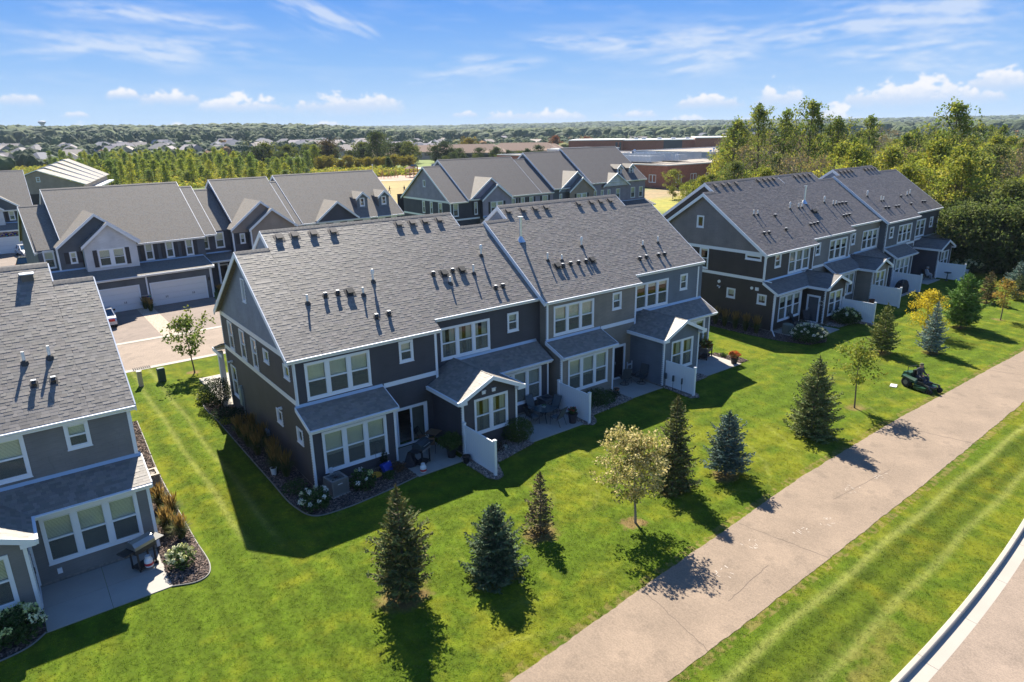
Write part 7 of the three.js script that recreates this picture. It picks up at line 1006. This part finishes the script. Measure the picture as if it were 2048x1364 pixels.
{ // things on the right-hand patios
  const W3 = (x, z) => { const q = RW(x, z); return [q[0], .03, q[1]]; };
  const t = thing('round_table', 'round patio table with a light mosaic top by the brown house door', 'table', W3(2.9, 2.75)); new Geo().lathe(0, 0, [[0, .42], [.52, .42], [.52, .45], [0, .45]], 24).build('tabletop', std(.25, .22, .2, .6), t); new Geo().lathe(0, 0, [[.3, 0], [.12, .12], [.1, .42]], 14).build('pedestal', plasticBlk, t);
  const dk = std(.035, .035, .04, .8); slingChair('dark chair left of the mosaic table on the brown house patio', ...((q) => [q[0], q[2]])(W3(1.9, 2.0)), .9, dk); slingChair('dark chair beside the brown house door', ...((q) => [q[0], q[2]])(W3(3.9, 1.9)), -.6, dk); slingChair('dark chair with its back to the brown bay window', ...((q) => [q[0], q[2]])(W3(2.6, 1.55)), .1, dk); slingChair('dark chair in front of the mosaic table, nearest the lawn', ...((q) => [q[0], q[2]])(W3(2.4, 3.6)), 3.3, dk);
  const b = thing('storage_barrel', 'round grey-green storage barrel at the brown house corner', 'barrel', W3(.55, 2.05)); new Geo().lathe(0, 0, [[0, 0], [.36, 0], [.4, .35], [.38, .72], [.3, .76], [0, .78]], 20).build('barrel', std(.13, .15, .12, .7), b);
  const w = thing('wreath', 'pale ring wreath hanging on the brown wall right of the door', 'wreath', (() => { const q = RW(4.71, 2.42); return [q[0], 1.75, q[1]]; })(), RP[3]); const ring = []; for (let k = 0; k <= 18; k++) ring.push(V(0, Math.cos(k / 18 * 6.2832) * .16, Math.sin(k / 18 * 6.2832) * .16)); new Geo().tube(ring, .035, 6).build('ring', std(.4, .38, .34, .9), w);
  const g = thing('covered_grill', 'barbecue under a black cover before the fence', 'grill', W3(20.6, 2.2), RP[3]); const C = new Geo(), pr = [[.78, 0], [.8, .55], [.62, 1.0], [.4, 1.18], [0, 1.2]]; for (let i = 0; i < 4; i++) { const [a, y0] = pr[i], [c, y1] = pr[i + 1], f = .42; C.quad(V(-a, y0, a * f), V(a, y0, a * f), V(c, y1, c * f), V(-c, y1, c * f)).quad(V(-a, y0, -a * f), V(a, y0, -a * f), V(c, y1, -c * f), V(-c, y1, -c * f)).quad(V(a, y0, -a * f), V(a, y0, a * f), V(c, y1, c * f), V(c, y1, -c * f)).quad(V(-a, y0, -a * f), V(-a, y0, a * f), V(-c, y1, c * f), V(-c, y1, -c * f)); } C.build('cover', std(.015, .015, .018, .7), g); new Geo().box(-.02, .02, .05, 1.16, .3, .345).build('seam', std(.06, .06, .06, .7), g);
  const te = thing('storage_box', 'teal and pink storage boxes behind the covered grill', 'box', W3(19.4, .9)); new Geo().box(-.5, .4, 0, .45, -.25, .25).build('lower_box', std(.4, .22, .24, .6), te); new Geo().box(-.45, .35, .45, .8, -.24, .24).build('upper_box', std(.12, .35, .38, .6), te); const gb = thing('beach_toy', 'yellow-green round toy standing by the taupe garden room', 'toy', W3(18.2, 1.4)); new Geo().lathe(0, 0, [[0, 0], [.16, .1], [.2, .35], [.14, .6], [0, .7]], 14).build('toy', std(.3, .42, .03, .5), gb);
  const bb = thing('bird_bath', 'dark bird bath on a thin post in front of the farthest fence', 'bird bath', W3(29.15, 3.1)); new Geo().lathe(0, 0, [[.16, 0], [.05, .08], [.035, .75], [.3, .8], [.33, .85], [.28, .83], [0, .8]], 18).build('basin', std(.03, .04, .045, .6), bb);
  const wb = thing('white_bench', 'low white bench end showing past the farthest fence', 'bench', W3(33.4, 3.2)); new Geo().box(-.8, .8, .4, .47, -.2, .2).build('seat', vinyl, wb); for (const x of [-.7, .7]) new Geo().box(x - .04, x + .04, 0, .4, -.18, .18).build('leg', vinyl, wb);
  const st = thing('plant_stake', 'thin dark stake standing in the lawn left of the olive-tinted spruce', 'stake', [36.62, 0, 7.52]); new Geo().cyl(0, 0, 1.3, 0, .025).build('stake', plasticBlk, st);
  const mh = thing('utility_cover', 'small white utility cover set in the lawn beside the mower', 'cover', [32.51, .012, 11.55], .3); new Geo().box(-.27, .27, 0, .035, -.18, .18).build('cover', std(.66, .66, .6, .7), mh);
  const u1 = thing('utility_post', 'tan utility post at the street end of the side lawn', 'utility post', [-3.68, 0, -18.49]); new Geo().box(-.13, .13, 0, .95, -.13, .13).build('post', std(.5, .42, .3, .7), u1); new Geo().box(-.15, .15, .95, 1.02, -.15, .15).build('cap', std(.55, .48, .36, .7), u1);
  const u2 = thing('utility_box', 'dark green utility pedestal at the street end of the side lawn', 'utility box', [-2.42, 0, -18.62]); new Geo().box(-.22, .22, 0, .78, -.18, .18).build('box', std(.025, .06, .04, .6), u2); new Geo().hexa([V(-.24, .78, -.2), V(.24, .78, -.2), V(.2, .9, -.14), V(-.2, .9, -.14), V(-.24, .78, .2), V(.24, .78, .2), V(.2, .9, .14), V(-.2, .9, .14)]).build('lid', std(.025, .06, .04, .6), u2);
  const dr = thing('storm_drain', 'iron storm drain grate in the street kerb', 'drain', [-3.0, .04, -22.3]); const D = new Geo(); for (let i = 0; i < 9; i++) D.box(-.55 + i * .125, -.55 + i * .125 + .06, 0, .025, -.25, .25); D.build('grate', std(.08, .06, .05, .8), dr);
}
// ---------------------------------------------------------------- cars
function car(label, x, z, turn, color, suv, y = .02) {
  const t = thing('parked_car', label, 'car', [x, y, z], turn), L = suv ? 4.8 : 4.6, H = suv ? 1.72 : 1.42, w = .9, paint = new THREE.MeshPhysicalMaterial({ roughness: .35, metalness: .3, clearcoat: 1, clearcoatRoughness: .05 }); paint.color.setRGB(...color);
  const belt = suv ? 1.05 : .92, lo = [[-L / 2, .35], [-L / 2 - .02, .65], [-L / 2 + .1, belt - .02], [-L / 2 + .9, belt + (suv ? 0 : .02)], [L / 2 - 1.35, belt], [L / 2 - .25, belt - .18], [L / 2, .62], [L / 2, .35]], hi = suv ? [[-L / 2 + .15, belt], [-L / 2 + .4, H], [L / 2 - 2.1, H], [L / 2 - 1.25, belt]] : [[-L / 2 + .75, belt], [-L / 2 + 1.35, H], [L / 2 - 2.2, H], [L / 2 - 1.3, belt]];
  const prism = (G, p, ww, top) => { const n = p.length; for (let i = 0; i < n; i++) { const a = p[i], b = p[(i + 1) % n], wa = a[1] > belt + .1 ? top : ww, wb = b[1] > belt + .1 ? top : ww; G.quad(V(-wa, a[1], a[0]), V(wa, a[1], a[0]), V(wb, b[1], b[0]), V(-wb, b[1], b[0])); } for (const s of [-1, 1]) G.poly(p.map(q => V(s * (q[1] > belt + .1 ? top : ww), q[1], q[0]))); return G; };
  prism(new Geo(), lo, w, w).build('body', paint, t); prism(new Geo(), hi, w - .06, w - .2).build('windows', std(.03, .07, .12, .05), t); const R = hi.slice(1, 3); new Geo().box(-w + .17, w - .17, H - .02, H + .03, R[0][0] - .05, R[1][0] + .05).build('roof', paint, t); const P = new Geo(); for (const s of [-1, 1]) for (const f of [0, .5, 1]) { const zb = lerp(hi[0][0], hi[3][0], f), zt = lerp(hi[1][0], hi[2][0], f); P.beam(V(s * (w - .05), belt, zb), V(s * (w - .19), H, zt), .07, .05); } P.build('pillars', paint, t);
  for (const s of [-1, 1]) for (const q of [-L / 2 + .9, L / 2 - .85]) { const W = new Geo().tube([V(s * (w - .2), .33, q), V(s * (w + .02), .33, q)], [.33, .33], 20).build('wheel', plasticBlk, t); new Geo().tube([V(s * (w + .0), .33, q), V(s * (w + .03), .33, q)], [.2, .19], 16).build('rim', galv, W); }
  for (const s of [-1, 1]) { new Geo().box(s * .55 - .22, s * .55 + .22, belt - .3, belt - .1, -L / 2 - .03, -L / 2 + .1).build('tail_light', std(.45, .02, .02, .2), t); new Geo().box(s * .6 - .2, s * .6 + .2, .6, .74, L / 2 - .1, L / 2 + .02).build('headlight', std(.7, .72, .75, .1), t); new Geo().box(s * (w + .08) - .08, s * (w + .08) + .08, belt - .02, belt + .12, L / 2 - 1.75, L / 2 - 1.6).build('mirror', plasticBlk, t); }
  new Geo().box(-.26, .26, .55, .67, -L / 2 - .04, -L / 2).build('number_plate', std(.6, .6, .62, .5), t);
}
car('silver sedan on the driveway before the left white garage door', -3.35, -37.2, Math.PI - .06, [.5, .52, .55]); car('white car before the far-left garage door', -6.3, -84.5, .2, [.7, .7, .7]); car('black car behind the roof at far left', -5.6, -70.5, 1.4, [.02, .02, .025], 1); car('dark blue-grey suv parked by the park plaza', 139.5, -236, 2.3, [.03, .035, .05], 1); car('silver suv parked right of the dark one at the park', 147, -231.5, 2.3, [.45, .46, .48], 1); car('small pale car driving on the park road', 95.5, -244, 1.43, [.4, .45, .42]); car('dark car parked farthest right at the park', 154, -228, 2.3, [.05, .05, .06]);
// ---------------------------------------------------------------- playground
{ const t = thing('playset', 'wooden-looking climbing frame on the playground', 'playground', [111, .05, -186], .3), wd = std(.3, .14, .07, .8), G = new Geo(); for (const x of [-3, -1, 1, 3]) for (const z of [-1, 1]) G.box(x - .09, x + .09, 0, 3 + (x === 1 ? .6 : 0), z - .09, z + .09); G.build('posts', wd, t); new Geo().box(-3, 3, 1.2, 1.35, -1, 1).box(-3, 3, 2.0, 2.1, -1.05, -.95).box(-3, 3, 2.0, 2.1, .95, 1.05).build('deck', wd, t); new Geo().hexa([V(-3.3, 2.9, -1.3), V(-.7, 2.9, -1.3), V(-2, 3.8, -.1), V(-2.1, 3.8, -.1), V(-3.3, 2.9, 1.3), V(-.7, 2.9, 1.3), V(-2, 3.8, .1), V(-2.1, 3.8, .1)]).build('roof', std(.2, .1, .06, .8), t); new Geo().hexa([V(3, 1.25, -.4), V(6, .2, -.4), V(6, .3, -.4), V(3, 1.35, -.4), V(3, 1.25, .4), V(6, .2, .4), V(6, .3, .4), V(3, 1.35, .4)]).build('slide', std(.4, .2, .06, .5), t);
  const s = thing('swing_set', 'low swing frame left of the climbing frame', 'playground', [102, .05, -187], .2), F = new Geo(); for (const x of [-3, 0, 3]) F.beam(V(x, 0, -.9), V(x, 2.4, 0), .12, .12).beam(V(x, 0, .9), V(x, 2.4, 0), .12, .12); F.beam(V(-3.1, 2.4, 0), V(3.1, 2.4, 0), .12, .12); F.build('frame', wd, s); for (const x of [-1.9, -1.1, 1.1, 1.9]) new Geo().box(x - .2, x + .2, .5, .54, -.1, .1).box(x - .2, x - .18, .54, 2.4, -.01, .01).box(x + .18, x + .2, .54, 2.4, -.01, .01).build('swing', plasticBlk, s);
  const p = thing('sign_post', 'thin white sign post at the park plaza edge', 'post', [113, 0, -222]); new Geo().cyl(0, 0, 3.2, 0, .06).box(-.3, .3, 2.6, 3.2, -.03, .03).build('post', std(.6, .6, .6, .5), p); }
// ---------------------------------------------------------------- people, each one continuous surface
function person(label, x, y, z, turn, J, C, group) {        // J: bones [a, ra, b, rb, colour key]; C: colours
  const t = thing('person', label, 'person', [x, y, z], turn), res = 72, S = 1.05, cy = .85, mc = new MarchingCubes(res, new THREE.MeshStandardMaterial(), false, false, 90000), h = res / 2;
  const bd = (p, b) => { const [ax, ay, az] = b[0], dx = b[2][0] - ax, dy = b[2][1] - ay, dz = b[2][2] - az, l = dx * dx + dy * dy + dz * dz || 1e-6, k = Math.min(1, Math.max(0, ((p[0] - ax) * dx + (p[1] - ay) * dy + (p[2] - az) * dz) / l)); return Math.hypot(p[0] - ax - dx * k, p[1] - ay - dy * k, p[2] - az - dz * k) - (b[1] + (b[3] - b[1]) * k); };
  for (let k = 0; k < res; k++) for (let j = 0; j < res; j++) for (let i = 0; i < res; i++) { const p = [(i - h) / h * S, (j - h) / h * S + cy, (k - h) / h * S]; let e = 0; for (const b of J) { const d = bd(p, b); if (d < .3) e += Math.exp(-d * 45); } mc.field[k * res * res + j * res + i] = e > 1e-9 ? Math.log(e) / 45 : -.4; }
  mc.isolation = 0; mc.update(); const n = mc.count, pos = [], col = [];
  for (let i = 0; i < n; i++) { const p = [mc.positionArray[i * 3] * S, mc.positionArray[i * 3 + 1] * S + cy, mc.positionArray[i * 3 + 2] * S]; pos.push(...p); let m = 9, c = 'skin'; for (const b of J) { const d = bd(p, b); if (d < m) { m = d; c = b[4]; } } col.push(...C[c]); }
  const fing = new Geo(); for (const b of J) if (b[5]) { const e = V(...b[2]), d = e.clone().sub(V(...b[0])).normalize(), s = d.clone().cross(V(0, 1, .01)).normalize(); for (let f = 0; f < 4; f++) { const o = e.clone().addScaledVector(s, (f - 1.5) * .02), l = [.06, .072, .068, .052][f]; fing.col = C.skin; fing.tube([o, o.clone().addScaledVector(d, l * .55), o.clone().addScaledVector(d, l * .9).add(V(0, -l * .35, 0))], [.0095, .009, .007], 5); } fing.tube([e.clone().addScaledVector(s, .03).addScaledVector(d, -.04), e.clone().addScaledVector(s, .06), e.clone().addScaledVector(s, .062).addScaledVector(d, .03)], [.011, .01, .008], 5); }
  const g = new THREE.BufferGeometry(); g.setAttribute('position', new THREE.Float32BufferAttribute([...pos, ...fing.p], 3)); g.setAttribute('color', new THREE.Float32BufferAttribute([...col, ...fing.c], 3)); g.computeVertexNormals();
  put(g, std(1, 1, 1, .85, { vertexColors: true }), 'body', t);
  const H = J.find(b => b[4] === 'skin' && b[6])?.[0]; if (H) { const f = V(0, 0, 1); const E = new Geo(); for (const s of [-1, 1]) E.tube([V(H[0] + s * .035, H[1] + .01, H[2] + .085), V(H[0] + s * .035, H[1] + .01, H[2] + .1)], [.012, .008], 6); E.build('eyes', plasticBlk, t); const K = new Geo(); K.lathe(H[0], H[2], [[.112, H[1] + .03], [.118, H[1] + .07], [.09, H[1] + .125], [0, H[1] + .145]], 14); K.build(C.hat ? 'hat' : 'hair', std(...(C.hat || C.hair), .9), t); }
  return t;
}
const head = (x, y, z) => [[[x, y, z], .098, [x, y + .03, z - .005], .1, 'skin', 0, 1], [[x, y - .06, z + .02], .062, [x, y - .02, z + .03], .07, 'skin'], [[x, y - .01, z + .09], .016, [x, y - .03, z + .112], .018, 'skin'], [[x - .098, y, z], .02, [x - .1, y - .03, z], .018, 'skin'], [[x + .098, y, z], .02, [x + .1, y - .03, z], .018, 'skin'], [[x, y - .2, z - .03], .055, [x, y - .1, z - .01], .052, 'skin']];
const seated = [[[-.1, .46, 0], .13, [.1, .46, 0], .13, 'legs'], [[0, .55, -.02], .14, [0, .85, -.04], .15, 'top'], [[-.14, .93, -.05], .08, [.14, .93, -.05], .08, 'top'], ...[-1, 1].flatMap(s => [[[s * .1, .46, .02], .095, [s * .15, .47, .42], .065, 'legs'], [[s * .15, .46, .43], .062, [s * .15, .1, .46], .045, 'legs'], [[s * .15, .05, .44], .045, [s * .16, .035, .6], .038, 'shoe'], [[s * .2, .92, -.05], .06, [s * .26, .66, .06], .046, 'top'], [[s * .26, .66, .06], .044, [s * .2, .62, .3], .033, 'top'], [[s * .2, .62, .31], .036, [s * .19, .61, .37], .034, 'skin', 1]]), ...head(0, 1.16, 0)];
const runner = q => [[[-.08, .92, 0], .12, [.08, .92, 0], .12, 'legs'], [[0, .98, 0], .13, [0, 1.3, .05], .15, 'top'], [[-.14, 1.4, .06], .07, [.14, 1.4, .06], .07, 'top'], ...[-1, 1].flatMap(s => { const f = s * q; return [[[s * .09, .9, 0], .09, [s * .1, .5, f * .22], .062, 'legs'], [[s * .1, .5, f * .22], .06, [s * .1, .1, f * .22 - .2 * (f < 0 ? 1 : .1)], .042, 'legs'], [[s * .1, .05, f * .2 - .2 * (f < 0 ? 1 : .1)], .042, [s * .1, .04, f * .2 - .05], .036, 'shoe'], [[s * .19, 1.38, .06], .055, [s * .24, 1.12, .06 - f * .14], .042, 'top'], [[s * .24, 1.12, .06 - f * .14], .04, [s * .22, 1.05, .28 - f * .2], .032, 'skin'], [[s * .22, 1.05, .28 - f * .2], .034, [s * .22, 1.05, .34 - f * .2], .03, 'skin', 1]]; }), ...head(0, 1.64, .08)];
const SK = [.42, .26, .18];
{ // riding mower and its driver
  const P = [33.35, 0, 12.7], T = -.285, t = thing('riding_mower', 'dark green zero-turn riding mower crossing the lawn towards the path', 'mower', P, T), gr = std(.015, .06, .03, .35), dk = std(.02, .025, .025, .5), rub = std(.015, .015, .015, .9);
  for (const s of [-1, 1]) { const w = new Geo().tube([V(s * .38, .32, -.5), V(s * .42, .32, -.5), V(s * .62, .32, -.5), V(s * .65, .32, -.5)], [.28, .32, .32, .28], 22).build('rear_wheel', rub, t); new Geo().tube([V(s * .63, .32, -.5), V(s * .66, .32, -.5)], [.16, .14], 14).build('hub', std(.12, .12, .11, .5), w); const c = new Geo().tube([V(s * .42 - .07, .15, .95), V(s * .42 + .07, .15, .95)], [.15, .15], 16).build('front_wheel', rub, t); new Geo().beam(V(s * .42, .15, .95), V(s * .42, .42, .85), .16, .04).beam(V(s * .42, .42, .85), V(s * .3, .42, .4), .07, .07).build('fork', dk, c);
    new Geo().hexa([V(s * .4, .55, -.85), V(s * .66, .55, -.85), V(s * .66, .7, -.8), V(s * .4, .72, -.8), V(s * .4, .45, .1), V(s * .62, .42, .1), V(s * .6, .55, .05), V(s * .4, .68, .05)]).build('fender', gr, t); new Geo().tube([V(s * .3, .55, .1), V(s * .3, .95, .2), V(s * .12, .98, .3)], .02, 6).build('control_lever', dk, t); }
  const D = new Geo(), pl = [[-.62, .05], [-.66, .35], [-.5, .72], [.5, .72], [.66, .35], [.62, .05], [.4, -.15], [-.4, -.15]]; for (let i = 0; i < 8; i++) { const a = pl[i], b = pl[(i + 1) % 8]; D.quad(V(a[0], .1, a[1]), V(b[0], .1, b[1]), V(b[0], .28, b[1]), V(a[0], .28, a[1])); } D.poly(pl.map(p => V(p[0], .28, p[1]))); D.build('cutting_deck', gr, t);
  new Geo().box(-.35, .35, .28, .5, -.9, .5).build('chassis', dk, t); new Geo().hexa([V(-.36, .5, -1.05), V(.36, .5, -1.05), V(.3, .8, -1.0), V(-.3, .8, -1.0), V(-.36, .5, -.5), V(.36, .5, -.5), V(.3, .86, -.5), V(-.3, .86, -.5)]).build('engine_hood', gr, t); const s = new Geo().box(-.24, .24, .56, .68, -.36, .1).box(-.24, .24, .66, 1.08, -.44, -.34).build('seat', dk, t); new Geo().box(-.2, .2, .95, 1.06, -.46, -.44).build('seat_stripe', std(.6, .5, .05, .6), s); new Geo().tube([V(-.38, .5, -.62), V(-.38, 1.2, -.68), V(.38, 1.2, -.68), V(.38, .5, -.62)], .026, 8).build('roll_bar', dk, t); new Geo().box(-.2, .2, .3, .36, .5, .95).build('foot_plate', dk, t);
  person('person in dark clothes and a cap driving the green mower', P[0] - Math.sin(T) * .12 , .26, P[2] - Math.cos(T) * .12, T, seated, { skin: SK, top: [.04, .045, .05], legs: [.05, .06, .09], shoe: [.03, .025, .02], hat: [.09, .09, .05] });
}
{ const q = RW(28.3, 1.5), c = slingChair('patio chair holding the person in light grey', q[0], q[1], .9, dkChair()); person('person in a light grey hooded top sitting on the dark patio by the farthest houses', q[0], .06, q[1], .9, seated, { skin: SK, top: [.42, .44, .46], legs: [.3, .32, .34], shoe: [.2, .2, .2], hair: [.35, .33, .3] }); }
function dkChair() { return std(.03, .03, .035, .8); }
person('person in dark clothes running on the dry field, left of the pair', 74.6, 0, -134.5, 1.2, runner(1), { skin: SK, top: [.03, .03, .035], legs: [.04, .04, .05], shoe: [.05, .05, .05], hair: [.03, .02, .015] }); person('person in dark clothes running on the dry field, right of the pair', 78.2, 0, -133, -1.0, runner(-1), { skin: SK, top: [.05, .03, .03], legs: [.03, .03, .04], shoe: [.05, .05, .05], hair: [.04, .03, .02] });
scene.fog = new THREE.FogExp2(0xcfe0f5, .00009);

renderer.render(scene, camera);
